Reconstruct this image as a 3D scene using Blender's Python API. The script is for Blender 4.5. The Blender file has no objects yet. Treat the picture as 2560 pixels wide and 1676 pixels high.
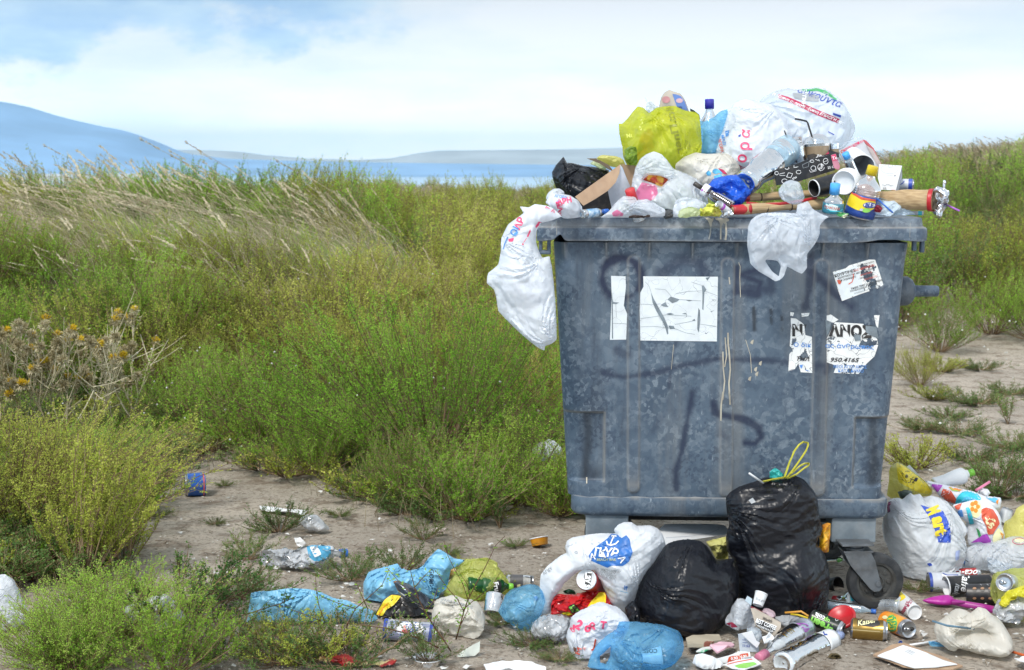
import bpy, bmesh, math, random
import numpy as np
from mathutils import Vector, Matrix
from mathutils.bvhtree import BVHTree
from mathutils.geometry import delaunay_2d_cdt

random.seed(7)
RNG = np.random.default_rng(7)
C = bpy.context.scene.collection
SC = bpy.context.scene
R_ = math.radians

# ---------------------------------------------------------------- camera
CAM_H = 1.62; FPX = 3555.6; PITCH = math.atan((838 - 430) / FPX)
cam_d = bpy.data.cameras.new('camera'); cam = bpy.data.objects.new('camera', cam_d); C.objects.link(cam)
cam.location = (0, 0, CAM_H); cam.rotation_euler = (math.pi / 2 - PITCH, 0, 0)
cam_d.sensor_width = 36; cam_d.lens = 50; cam_d.clip_start = .05; cam_d.clip_end = 60000
cam_d.dof.use_dof = True; cam_d.dof.focus_distance = 5.0; cam_d.dof.aperture_fstop = 7.0
SC.camera = cam
CAM = Vector((0, 0, CAM_H))
_F = Vector((0, math.cos(PITCH), -math.sin(PITCH))); _U = Vector((0, math.sin(PITCH), math.cos(PITCH)))

# ---------------------------------------------------------------- sky and sun
SUN_EL, SUN_AZ = R_(50), R_(-150)          # azimuth from +Y (view) clockwise; behind left
world = bpy.data.worlds.new('World'); SC.world = world; world.use_nodes = True
def build_world():
    nt = world.node_tree; N = nt.nodes; L = nt.links; N.clear()
    out = N.new('ShaderNodeOutputWorld'); bg = N.new('ShaderNodeBackground'); L.new(bg.outputs[0], out.inputs[0])
    bg.inputs[1].default_value = 0.1
    sky = N.new('ShaderNodeTexSky'); sky.sky_type = 'NISHITA'; sky.sun_disc = False
    sky.sun_elevation = SUN_EL; sky.sun_rotation = SUN_AZ; sky.air_density = 1.0; sky.dust_density = 1.5
    tc = N.new('ShaderNodeTexCoord'); sep = N.new('ShaderNodeSeparateXYZ'); L.new(tc.outputs['Generated'], sep.inputs[0])
    def m(op, a, b=None, c=None, clamp=False):
        n = N.new('ShaderNodeMath'); n.operation = op; n.use_clamp = clamp
        for i, x in enumerate((a, b, c)):
            if x is None: continue
            if isinstance(x, (int, float)): n.inputs[i].default_value = x
            else: L.new(x, n.inputs[i])
        return n.outputs[0]
    def noise(scale, detail, sx, sy, sz, rough=.55):
        mp = N.new('ShaderNodeMapping'); mp.inputs['Scale'].default_value = (sx, sy, sz); L.new(tc.outputs['Generated'], mp.inputs[0])
        n = N.new('ShaderNodeTexNoise'); n.inputs['Scale'].default_value = scale; n.inputs['Detail'].default_value = detail
        n.inputs['Roughness'].default_value = rough; L.new(mp.outputs[0], n.inputs[0]); return n.outputs[0]
    x, y, z = sep.outputs
    n1 = noise(9, 8, 1, 1, 1.9, .6); n2 = noise(4.5, 6, 1, 1, 4.5, .55); n3 = noise(14, 5, 1, 1, 3.5)
    # a bank of blue-grey cloud up on the left; its lower edge slopes up towards the right
    edge = m('ADD', m('MULTIPLY', m('ADD', x, .35), .23), .048)
    d = m('ADD', m('SUBTRACT', z, edge), m('MULTIPLY', m('SUBTRACT', n1, .5), .17))
    bank = N.new('ShaderNodeMapRange'); bank.interpolation_type = 'SMOOTHSTEP'
    L.new(d, bank.inputs[0]); bank.inputs[1].default_value = -.004; bank.inputs[2].default_value = .02
    side = N.new('ShaderNodeMapRange'); side.interpolation_type = 'SMOOTHSTEP'; L.new(x, side.inputs[0])
    side.inputs[1].default_value = .0; side.inputs[2].default_value = -.13
    high = N.new('ShaderNodeMapRange'); L.new(z, high.inputs[0]); high.inputs[1].default_value = .55; high.inputs[2].default_value = .25
    bank_f = m('MULTIPLY', m('MULTIPLY', bank.outputs[0], side.outputs[0]), high.outputs[0])
    def mix(f, a, b):
        n = N.new('ShaderNodeMix'); n.data_type = 'RGBA'
        if isinstance(f, float): n.inputs[0].default_value = f
        else: L.new(f, n.inputs[0])
        for i, c in ((6, a), (7, b)):
            if isinstance(c, tuple): n.inputs[i].default_value = (*c, 1)
            else: L.new(c, n.inputs[i])
        return n.outputs[2]
    soft = N.new('ShaderNodeMapRange'); L.new(n2, soft.inputs[0]); soft.inputs[1].default_value = .34; soft.inputs[2].default_value = .60
    white = mix(soft.outputs[0], (5.9, 6.85, 7.75), (7.45, 7.8, 8.2))
    soft3 = N.new('ShaderNodeMapRange'); L.new(n3, soft3.inputs[0]); soft3.inputs[1].default_value = .35; soft3.inputs[2].default_value = .7
    blue = mix(soft3.outputs[0], (3.3, 5.1, 7.4), (5.2, 6.8, 8.1))
    cl = mix(bank_f, white, blue)
    low = N.new('ShaderNodeMapRange'); L.new(z, low.inputs[0]); low.inputs[1].default_value = .12; low.inputs[2].default_value = .0; low.inputs[3].default_value = 1.0; low.inputs[4].default_value = 2.15
    sc_ = N.new('ShaderNodeVectorMath'); sc_.operation = 'SCALE'; L.new(cl, sc_.inputs[0]); lo2 = N.new('ShaderNodeMapRange'); L.new(z, lo2.inputs[0]); lo2.inputs[1].default_value = .07; lo2.inputs[2].default_value = .0; lo2.inputs[3].default_value = 1.0; lo2.inputs[4].default_value = 1.75
    L.new(m('MULTIPLY', low.outputs[0], lo2.outputs[0]), sc_.inputs['Scale']); cl = sc_.outputs[0]
    # overhead the cloud layer is thinner and the clear sky comes through
    thin = N.new('ShaderNodeMapRange'); L.new(z, thin.inputs[0]); thin.inputs[1].default_value = .3; thin.inputs[2].default_value = .9
    thin.inputs[3].default_value = .02; thin.inputs[4].default_value = .2
    fin = mix(thin.outputs[0], cl, sky.outputs[0])
    L.new(fin, bg.inputs[0])
build_world()
sun_d = bpy.data.lights.new('sun', 'SUN'); sun = bpy.data.objects.new('sun', sun_d); C.objects.link(sun)
sun_d.energy = 2.6; sun_d.angle = R_(12); sun_d.color = (1, .95, .88)
_sd = Vector((math.sin(SUN_AZ) * math.cos(SUN_EL), math.cos(SUN_AZ) * math.cos(SUN_EL), math.sin(SUN_EL)))
sun.rotation_euler = _sd.to_track_quat('Z', 'Y').to_euler()
vs = SC.view_settings; SC.display_settings.display_device = 'sRGB'
vs.view_transform = 'Standard'; vs.look = 'None'; vs.exposure = 0.35; vs.gamma = 1; vs.use_curve_mapping = False
cy = SC.cycles
cy.use_denoising = True; cy.max_bounces = 10; cy.diffuse_bounces = 3; cy.glossy_bounces = 3; cy.transmission_bounces = 6
cy.transparent_max_bounces = 24; cy.volume_bounces = 0; cy.caustics_reflective = False; cy.caustics_refractive = False
cy.sample_clamp_indirect = 4
try: cy.denoising_prefilter = 'ACCURATE'
except Exception: pass

# ---------------------------------------------------------------- pixel to place helpers (photo pixels, 2560 wide)
def ray(u, v): return _F * FPX + Vector((u - 1280, 0, 0)) + _U * (838 - v)
DY = 0.0      # extra distance given to everything that stands on the lid
def P(u, v, Y):
    d = ray(u, v); return CAM + d * ((Y + DY) / d.y)
def G(u, v, z=0.0):
    d = ray(u, v); return CAM + d * ((z - CAM_H) / d.z)
def gy(u, v, z=0.0): return G(u, v, z).y
def mpp(Y): return Y / FPX              # metres per photo pixel at depth Y (about)

# zoomed-in views of the photograph used for measuring: (x0, y0, scale)
V0 = (0, 0, 1.0); VF = (0, 0, .9297)
V1 = (1360, 200, 4.327); V2 = (1740, 200, 4.327); V3 = (2040, 320, 5.563); V4 = (1200, 460, 3.542)
V5 = (1380, 540, 3.387); V6 = (1380, 980, 2.7674); V7 = (1860, 540, 3.387); V8 = (1300, 1280, 3.935)
V9 = (1560, 1080, 3.246); V10 = (920, 1340, 4.6375); V11 = (600, 1260, 3.745); V12 = (0, 1100, 2.705)
V13 = (1700, 1440, 5.409); V14 = (2060, 1240, 3.574); V15 = (2160, 1100, 4.5825); V16 = (520, 640, 2.2256); V17 = (0, 700, 3.1156)
V18 = (2360, 1180, 3.14); V19 = (2060, 960, 4.76); V20 = (1540, 240, 8.655); V21 = (1200, 380, 6.611)
def px(V, x, y): return (V[0] + x / V[2], V[1] + y / V[2])
def pxs(V, pts): return [px(V, *p) for p in pts]

# ---------------------------------------------------------------- materials
_mats = {}
def nodes_mat(name):
    m = bpy.data.materials.new(name); m.use_nodes = True
    nt = m.node_tree; nt.nodes.clear(); return m, nt.nodes, nt.links
def _set(n, k, v):
    if k in n.inputs: n.inputs[k].default_value = v
def noise_fac(N, L, scale, detail=4, stretch=(1, 1, 1), lo=.35, hi=.65, rough=.55, coord='Object', typ=None):
    tc = N.new('ShaderNodeTexCoord'); mp = N.new('ShaderNodeMapping'); mp.inputs['Scale'].default_value = stretch
    L.new(tc.outputs[coord], mp.inputs[0])
    n = N.new('ShaderNodeTexNoise'); n.inputs['Scale'].default_value = scale; n.inputs['Detail'].default_value = detail
    n.inputs['Roughness'].default_value = rough
    if typ: n.noise_type = typ
    L.new(mp.outputs[0], n.inputs[0])
    mr = N.new('ShaderNodeMapRange'); L.new(n.outputs[0], mr.inputs[0]); mr.inputs[1].default_value = lo; mr.inputs[2].default_value = hi
    return mr.outputs[0], n.outputs[0], mp.outputs[0]
def mixc(N, L, f, a, b, mode='MIX'):
    n = N.new('ShaderNodeMix'); n.data_type = 'RGBA'; n.blend_type = mode
    if isinstance(f, (int, float)): n.inputs[0].default_value = f
    else: L.new(f, n.inputs[0])
    for i, c in ((6, a), (7, b)):
        if isinstance(c, tuple): n.inputs[i].default_value = (*c[:3], 1)
        else: L.new(c, n.inputs[i])
    return n.outputs[2]
def bump(N, L, h, strength, dist=.01, normal=None):
    b = N.new('ShaderNodeBump'); b.inputs['Strength'].default_value = strength; b.inputs['Distance'].default_value = dist
    L.new(h, b.inputs['Height'])
    if normal is not None: L.new(normal, b.inputs['Normal'])
    return b.outputs[0]
def pm(key, col, rough=.5, metal=0.0, col2=None, nscale=12, lo=.4, hi=.6, bstr=0.0, bscale=40, bdist=.002, coat=0.0, spec=.5, stretch=(1, 1, 1), ridged=False, dust=.22):
    """opaque material: two colours mixed by noise, optional bump"""
    if key in _mats: return _mats[key]
    m, N, L = nodes_mat(key); out = N.new('ShaderNodeOutputMaterial'); b = N.new('ShaderNodeBsdfPrincipled'); L.new(b.outputs[0], out.inputs[0])
    _set(b, 'Roughness', rough); _set(b, 'Metallic', metal); _set(b, 'Coat Weight', coat); _set(b, 'Specular IOR Level', spec)
    c2 = col2 or tuple(x * .72 for x in col)
    f, _, _ = noise_fac(N, L, nscale, 5, stretch, lo, hi)
    bc = mixc(N, L, f, col, c2)
    if metal < .5 and dust:
        d_, _, _ = noise_fac(N, L, 17, 6, lo=.5, hi=.8, rough=.65); dm = N.new('ShaderNodeMath'); dm.operation = 'MULTIPLY'; dm.inputs[1].default_value = dust; L.new(d_, dm.inputs[0]); bc = mixc(N, L, dm.outputs[0], bc, (.30, .26, .21))
    L.new(bc, b.inputs['Base Color'])
    if bstr:
        _, h, _ = noise_fac(N, L, bscale, 5, stretch, typ='RIDGED_MULTIFRACTAL' if ridged else None)
        L.new(bump(N, L, h, bstr, bdist), b.inputs['Normal'])
    _mats[key] = m; return m
def film(key, col, clear=.3, trl=.35, rough=.28, bscale=22, bstr=.7, dirt=.15, stretch=(1, 1, 1), col2=None):
    """thin plastic film: partly clear, partly translucent, with creases"""
    if key in _mats: return _mats[key]
    m, N, L = nodes_mat(key); out = N.new('ShaderNodeOutputMaterial')
    b = N.new('ShaderNodeBsdfPrincipled'); _set(b, 'Roughness', rough); _set(b, 'Specular IOR Level', .6)
    f, _, _ = noise_fac(N, L, 9, 5, lo=.45, hi=.75)
    dc = tuple(c * .8 for c in col) if col2 is None else col2
    fm = N.new('ShaderNodeMath'); fm.operation = 'MULTIPLY'; L.new(f, fm.inputs[0]); fm.inputs[1].default_value = dirt * 3
    base = mixc(N, L, fm.outputs[0], col, dc); L.new(base, b.inputs['Base Color'])
    _, h1, _ = noise_fac(N, L, bscale, 4, stretch, typ='RIDGED_MULTIFRACTAL')
    _, h2, _ = noise_fac(N, L, bscale * .35, 3, stretch)
    n1 = bump(N, L, h2, bstr, .03); n2 = bump(N, L, h1, bstr, .010, n1); L.new(n2, b.inputs['Normal'])
    t = N.new('ShaderNodeBsdfTranslucent'); L.new(base, t.inputs[0]); L.new(n2, t.inputs[1])
    mx = N.new('ShaderNodeMixShader'); mx.inputs[0].default_value = trl * .75; L.new(b.outputs[0], mx.inputs[1]); L.new(t.outputs[0], mx.inputs[2])
    tr = N.new('ShaderNodeBsdfTransparent'); mc = max(col); tr.inputs[0].default_value = (*[.35 + .65 * c / mc for c in col], 1)
    mx2 = N.new('ShaderNodeMixShader')
    cf, _, _ = noise_fac(N, L, bscale * .3, 4, lo=.25, hi=.75)
    mr = N.new('ShaderNodeMapRange'); L.new(cf, mr.inputs[0]); mr.inputs[3].default_value = clear * .5; mr.inputs[4].default_value = min(.97, clear * 1.4)
    L.new(mr.outputs[0], mx2.inputs[0]); L.new(mx.outputs[0], mx2.inputs[1]); L.new(tr.outputs[0], mx2.inputs[2])
    L.new(mx2.outputs[0], out.inputs[0]); _mats[key] = m; return m
def clearp(key, tint=(.85, .93, 1.0), body=.34, rough=.12, bscale=30, bstr=.5):
    """clear bottle plastic: mostly see-through with sharp glints"""
    if key in _mats: return _mats[key]
    m, N, L = nodes_mat(key); out = N.new('ShaderNodeOutputMaterial')
    tr = N.new('ShaderNodeBsdfTransparent'); tr.inputs[0].default_value = (*tint, 1)
    g = N.new('ShaderNodeBsdfGlossy'); g.inputs['Roughness'].default_value = rough
    df = N.new('ShaderNodeBsdfDiffuse'); df.inputs[0].default_value = (*[.8 * t for t in tint], 1)
    _, h, _ = noise_fac(N, L, bscale, 4, typ='RIDGED_MULTIFRACTAL'); n = bump(N, L, h, bstr, .004); L.new(n, g.inputs['Normal']); L.new(n, df.inputs['Normal'])
    fr = N.new('ShaderNodeFresnel'); fr.inputs[0].default_value = 1.5; L.new(n, fr.inputs['Normal'])
    fa = N.new('ShaderNodeMath'); fa.operation = 'MULTIPLY_ADD'; L.new(fr.outputs[0], fa.inputs[0]); fa.inputs[1].default_value = 1.6; fa.inputs[2].default_value = .08; fa.use_clamp = True
    a = N.new('ShaderNodeMixShader'); f, _, _ = noise_fac(N, L, 14, 4, lo=.3, hi=.7)
    mr = N.new('ShaderNodeMapRange'); L.new(f, mr.inputs[0]); mr.inputs[3].default_value = body * .5; mr.inputs[4].default_value = body * 1.6
    L.new(mr.outputs[0], a.inputs[0]); L.new(tr.outputs[0], a.inputs[1]); L.new(df.outputs[0], a.inputs[2])
    b = N.new('ShaderNodeMixShader'); L.new(fa.outputs[0], b.inputs[0]); L.new(a.outputs[0], b.inputs[1]); L.new(g.outputs[0], b.inputs[2])
    L.new(b.outputs[0], out.inputs[0]); _mats[key] = m; return m
def ink(key, col, rough=.45): return pm('ink_' + key, col, rough, nscale=25, lo=.45, hi=.9, col2=tuple(min(1, c * 1.25 + .03) for c in col))

# ---------------------------------------------------------------- mesh buffers and scene objects
class Buf:
    def __init__(s): s.v = []; s.f = []; s.m = []; s.mats = []; s.n = 0
    def mi(s, mat):
        if mat not in s.mats: s.mats.append(mat)
        return s.mats.index(mat)
    def add(s, verts, faces, mat):
        i = s.mi(mat); o = s.n
        s.v.extend([tuple(p) for p in verts]); s.n += len(verts)
        s.f.extend([tuple(int(k) + o for k in f) for f in faces]); s.m.extend([i] * len(faces)); return s
    def bvh(s): return BVHTree.FromPolygons([Vector(p) for p in s.v], s.f)
def obj(name, buf, parent=None, loc=(0, 0, 0), smooth=True, auto=None):
    me = bpy.data.meshes.new(name); loc = Vector(loc); base = loc if parent is None else Vector(parent.get('_w', parent.location))
    me.from_pydata([(p[0] - base[0], p[1] - base[1], p[2] - base[2]) for p in buf.v], [], buf.f)
    for m in buf.mats: me.materials.append(m)
    me.polygons.foreach_set('material_index', buf.m)
    if smooth: me.polygons.foreach_set('use_smooth', [True] * len(me.polygons))
    me.update()
    o = bpy.data.objects.new(name, me); C.objects.link(o)
    if auto:
        try: me.set_sharp_from_angle(angle=R_(auto))
        except Exception: pass
    if parent is None: o.location = loc
    else: o.parent = parent; o['_w'] = [base[0], base[1], base[2]]
    return o
def tag(o, label=None, cat=None, group=None, kind=None):
    if label: o['label'] = label
    if cat: o['category'] = cat
    if group: o['group'] = group
    if kind: o['kind'] = kind
    return o
def thing(name, label, cat, loc, group=None):
    o = bpy.data.objects.new(name, None); C.objects.link(o); o.location = loc; o.empty_display_size = .1
    return tag(o, label, cat, group)
def nmesh(name, V, Fq, mats, midx=None, tint=None, smooth=False):
    """fast mesh from numpy arrays; Fq is (n,k) with k = 3 or 4"""
    me = bpy.data.meshes.new(name); k = Fq.shape[1]
    me.vertices.add(len(V)); me.vertices.foreach_set('co', np.ascontiguousarray(V, dtype=np.float32).ravel())
    me.loops.add(Fq.size); me.loops.foreach_set('vertex_index', Fq.astype(np.int32).ravel())
    me.polygons.add(len(Fq)); me.polygons.foreach_set('loop_start', np.arange(0, Fq.size, k, dtype=np.int32))
    try: me.polygons.foreach_set('loop_total', np.full(len(Fq), k, dtype=np.int32))
    except Exception: pass
    for m in mats: me.materials.append(m)
    if midx is not None: me.polygons.foreach_set('material_index', midx.astype(np.int32))
    if smooth: me.polygons.foreach_set('use_smooth', np.ones(len(Fq), dtype=bool))
    if tint is not None:
        a = me.attributes.new('tint', 'FLOAT', 'POINT'); a.data.foreach_set('value', tint.astype(np.float32))
    me.update(calc_edges=True); me.validate(); return me

# ---------------------------------------------------------------- noise for shapes
def folds(p, freq, seed, octaves=3, ani=None):
    """piecewise-flat facets with crisp creases, like crumpled film. p: (n,3)"""
    r = np.random.default_rng(seed); q = p.copy()
    if ani is not None:
        d = np.array(ani, float); L_ = np.linalg.norm(d); d /= L_
        q = q - np.outer(q @ d, d) * (1 - 1 / max(1, L_))
    out = np.zeros(len(p)); amp = 1.0; f = freq
    for o in range(octaves):
        qq = q + .30 / f * np.sin(f * .6 * (q @ r.normal(size=(3, 3))) + r.uniform(0, 6, 3)); t = []
        for j in range(4):
            d = r.normal(size=3); d /= np.linalg.norm(d); t.append(np.abs(np.mod(f * (qq @ d) / 3.2 + r.uniform(0, 1), 1.0) * 2 - 1))
        out += amp * (np.maximum(t[0], t[1]) - np.minimum(t[2], t[3]) - .35) * 1.3; amp *= .47; f *= 2.0
    return out
def lumps(p, freq, seed):
    r = np.random.default_rng(seed); w = np.zeros(len(p))
    for j in range(5):
        d = r.normal(size=3); w += np.sin(freq * (p @ d) + r.uniform(0, 6))
    return w / 3

def catmull(pts, step):
    """closed polyline through pts, slightly rounded, resampled at about step"""
    out = []; n = len(pts); pts = [np.array(p, float) for p in pts]
    for i in range(n):
        p0, p1, p2, p3 = pts[i - 1], pts[i], pts[(i + 1) % n], pts[(i + 2) % n]
        k = max(1, int(np.linalg.norm(p2 - p1) / step)); T = .17
        for j in range(k):
            t = j / k; m1 = (p2 - p0) * T; m2 = (p3 - p1) * T
            a = np.linalg.norm(p2 - p1); 
            for m in (m1, m2):
                l = np.linalg.norm(m)
                if l > a: m *= a / l
            out.append((2*t**3-3*t**2+1)*p1 + (t**3-2*t**2+t)*m1 + (-2*t**3+3*t**2)*p2 + (t**3-t**2)*m2)
    return out
def inside(poly, q):
    poly = np.array(poly); x, y = q[:, 0], q[:, 1]; c = np.zeros(len(q), bool); j = len(poly) - 1
    for i in range(len(poly)):
        xi, yi = poly[i]; xj, yj = poly[j]
        if abs(yj - yi) > 1e-12:
            c ^= ((yi > y) != (yj > y)) & (x < (xj - xi) * (y - yi) / (yj - yi) + xi)
        j = i
    return c
def tri_poly(pts, spacing, holes=(), rounded=True, jitter=.3, seed=1):
    """triangulated polygon with interior points. returns verts (n,2), tris, boundary flags"""
    r = np.random.default_rng(seed)
    b = catmull(pts, spacing) if rounded else catmull_lin(pts, spacing)
    loops = [b] + [catmull(h, spacing) for h in holes]
    lo = np.min(b, axis=0); hi = np.max(b, axis=0)
    gx = np.arange(lo[0], hi[0], spacing); gyy = np.arange(lo[1], hi[1], spacing * .87)
    X, Yg = np.meshgrid(gx, gyy); X = X + (np.arange(len(gyy)) % 2)[:, None] * spacing * .5
    g = np.stack([X.ravel(), Yg.ravel()], 1) + r.uniform(-jitter, jitter, (X.size, 2)) * spacing
    k = inside(b, g)
    for h in loops[1:]: k &= ~inside(h, g)
    g = g[k]; allb = np.array([p for l in loops for p in l])
    if len(g):
        d = np.min(np.linalg.norm(g[:, None, :] - allb[None, :, :], axis=2), axis=1); g = g[d > spacing * .45]
    vs_ = [Vector(p) for p in allb] + [Vector(p) for p in g]
    es = []; o = 0
    for l in loops:
        es += [(o + i, o + (i + 1) % len(l)) for i in range(len(l))]; o += len(l)
    res = delaunay_2d_cdt(vs_, es, [], 0, 1e-7)
    V = np.array([tuple(p) for p in res[0]]); T = np.array([f for f in res[2] if len(f) == 3])
    cen = V[T].mean(axis=1); k = inside(b, cen)
    for h in loops[1:]: k &= ~inside(h, cen)
    T = T[k]
    a = V[T]; ar = np.cross(a[:, 1] - a[:, 0], a[:, 2] - a[:, 0]); T = T[np.abs(ar) > 1e-12]
    a = V[T]; ar = np.cross(a[:, 1] - a[:, 0], a[:, 2] - a[:, 0]); T[ar < 0] = T[ar < 0][:, ::-1]
    used = np.unique(T); rm = -np.ones(len(V), int); rm[used] = np.arange(len(used)); V = V[used]; T = rm[T]
    e = np.sort(np.concatenate([T[:, [0, 1]], T[:, [1, 2]], T[:, [2, 0]]]), axis=1)
    ue, cnt = np.unique(e, axis=0, return_counts=True); bd = np.zeros(len(V), bool); bd[ue[cnt == 1].ravel()] = True
    return V, T, bd, ue, ue[cnt == 1]
def catmull_lin(pts, step):
    out = []; n = len(pts)
    for i in range(n):
        a = np.array(pts[i], float); b = np.array(pts[(i + 1) % n], float); k = max(1, int(np.linalg.norm(b - a) / step))
        out += [a + (b - a) * j / k for j in range(k)]
    return out
def membrane(V, bd, ue, iters=600):
    n = len(V); nb = [[] for _ in range(n)]
    for a, b in ue: nb[a].append(b); nb[b].append(a)
    mx = max(len(x) for x in nb); M = np.zeros((n, mx), int); W = np.zeros((n, mx))
    for i, x in enumerate(nb): M[i, :len(x)] = x; W[i, :len(x)] = 1 / len(x)
    h = np.zeros(n); s = np.mean(np.linalg.norm(V[ue[:, 0]] - V[ue[:, 1]], axis=1)) ** 2 * .25; om = 1.0
    for k in range(iters):
        hn = (h[M] * W).sum(1) + s; hn[bd] = 0; h = hn
    return h / max(h.max(), 1e-9)

# ---------------------------------------------------------------- printing on surfaces
_tc = {}
def glyphs(s, bold=0.0, shear=0.0):
    k = (s, bold, shear)
    if k in _tc: return _tc[k]
    cu = bpy.data.curves.new('t', 'FONT'); cu.body = s; cu.size = 1; cu.offset = bold; cu.shear = shear; cu.resolution_u = 2; cu.fill_mode = 'FRONT'
    o = bpy.data.objects.new('t', cu); C.objects.link(o); bpy.context.view_layer.update()
    dg = bpy.context.evaluated_depsgraph_get(); me = o.evaluated_get(dg).to_mesh()
    V = np.array([tuple(v.co)[:2] for v in me.vertices]); F = [tuple(p.vertices) for p in me.polygons]
    o.evaluated_get(dg).to_mesh_clear(); bpy.data.objects.remove(o); bpy.data.curves.remove(cu)
    if len(V):
        V[:, 0] -= (V[:, 0].min() + V[:, 0].max()) / 2; V[:, 1] -= (V[:, 1].min() + V[:, 1].max()) / 2
    _tc[k] = (V, F); return _tc[k]
def cut_grid(V, F, step):
    bm = bmesh.new(); vv = [bm.verts.new((p[0], p[1], 0)) for p in V]
    for f in F:
        try: bm.faces.new([vv[i] for i in f])
        except ValueError: pass
    for ax in (0, 1):
        lo, hi = V[:, ax].min(), V[:, ax].max(); t = lo + step
        while t < hi:
            co = Vector((0, 0, 0)); co[ax] = t; no = Vector((0, 0, 0)); no[ax] = 1
            bmesh.ops.bisect_plane(bm, geom=bm.verts[:] + bm.edges[:] + bm.faces[:], plane_co=co, plane_no=no); t += step
    bmesh.ops.triangulate(bm, faces=bm.faces[:]); bm.verts.ensure_lookup_table(); bm.verts.index_update()
    V2 = np.array([tuple(v.co)[:2] for v in bm.verts]); F2 = [tuple(v.index for v in f.verts) for f in bm.faces]; bm.free(); return V2, F2
def project(buf, bvh, uv, faces, mat, lift=.0016, maxd=60):
    """lay flat print (points in photo pixels) onto a surface"""
    pts = []; ok = []
    for u, v in uv:
        d = ray(u, v).normalized(); hit = bvh.ray_cast(CAM, d, maxd)
        if hit[0] is None: pts.append(CAM); ok.append(False)
        else: pts.append(hit[0] - d * lift); ok.append(True)
    fs = []
    for f in faces:
        if not all(ok[i] for i in f): continue
        ys = [pts[i].y for i in f]
        if max(ys) - min(ys) > .05: continue
        fs.append(f)
    if not fs: return
    us = sorted({i for f in fs for i in f}); rm = {i: k for k, i in enumerate(us)}
    buf.add([pts[i] for i in us], [tuple(rm[i] for i in f) for f in fs], mat)
def text(buf, bvh, V, s, x, y, size, mat, ang=0, bold=.02, shear=0, sx=1.0, lift=.002, arc=0, mirror=False):
    G_, F = glyphs(s, bold, shear)
    if not len(G_): return
    G2, F = cut_grid(G_, F, .2); k = size / V[2] / .72
    X = G2[:, 0] * sx * k * (-1 if mirror else 1); Yv = G2[:, 1] * k
    if arc: Yv = Yv - arc * X * X / (size / V[2]) * .1
    a = R_(ang); u0, v0 = px(V, x, y)
    uv = [(u0 + X[i] * math.cos(a) + Yv[i] * math.sin(a), v0 + X[i] * math.sin(a) - Yv[i] * math.cos(a)) for i in range(len(X))]
    project(buf, bvh, uv, F, mat, lift)
def patch(buf, bvh, V, pts, mat, lift=.0016, rounded=True, sp=3.5):
    q = pxs(V, pts); W, T, *_ = tri_poly(q, sp, rounded=rounded)
    project(buf, bvh, [tuple(p) for p in W], [tuple(t) for t in T], mat, lift)
def line(buf, bvh, V, pts, w, mat, lift=.0018, closed=False):
    """a drawn line of width w (view pixels)"""
    q = [np.array(px(V, *p)) for p in pts]; w = w / V[2] / 2; r = []
    if closed: q = q + [q[0]]
    for a, b in zip(q[:-1], q[1:]):
        k = max(1, int(np.linalg.norm(b - a) / 5)); r += [a + (b - a) * j / k for j in range(k)]
    r.append(q[-1]); uv = []; F = []
    for i, p in enumerate(r):
        t = r[min(i + 1, len(r) - 1)] - r[max(i - 1, 0)]; t = t / (np.linalg.norm(t) + 1e-9); n = np.array([-t[1], t[0]])
        uv += [tuple(p + n * w), tuple(p - n * w)]
        if i: o = 2 * i; F.append((o - 2, o - 1, o + 1, o))
    project(buf, bvh, uv, F, mat, lift)
def ring(cx, cy, rx, ry=None, n=18, a0=0, a1=360): 
    ry = ry or rx
    return [(cx + rx * math.cos(R_(a0 + (a1 - a0) * i / n)), cy + ry * math.sin(R_(a0 + (a1 - a0) * i / n))) for i in range(n + (a1 - a0 < 360))]

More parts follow.
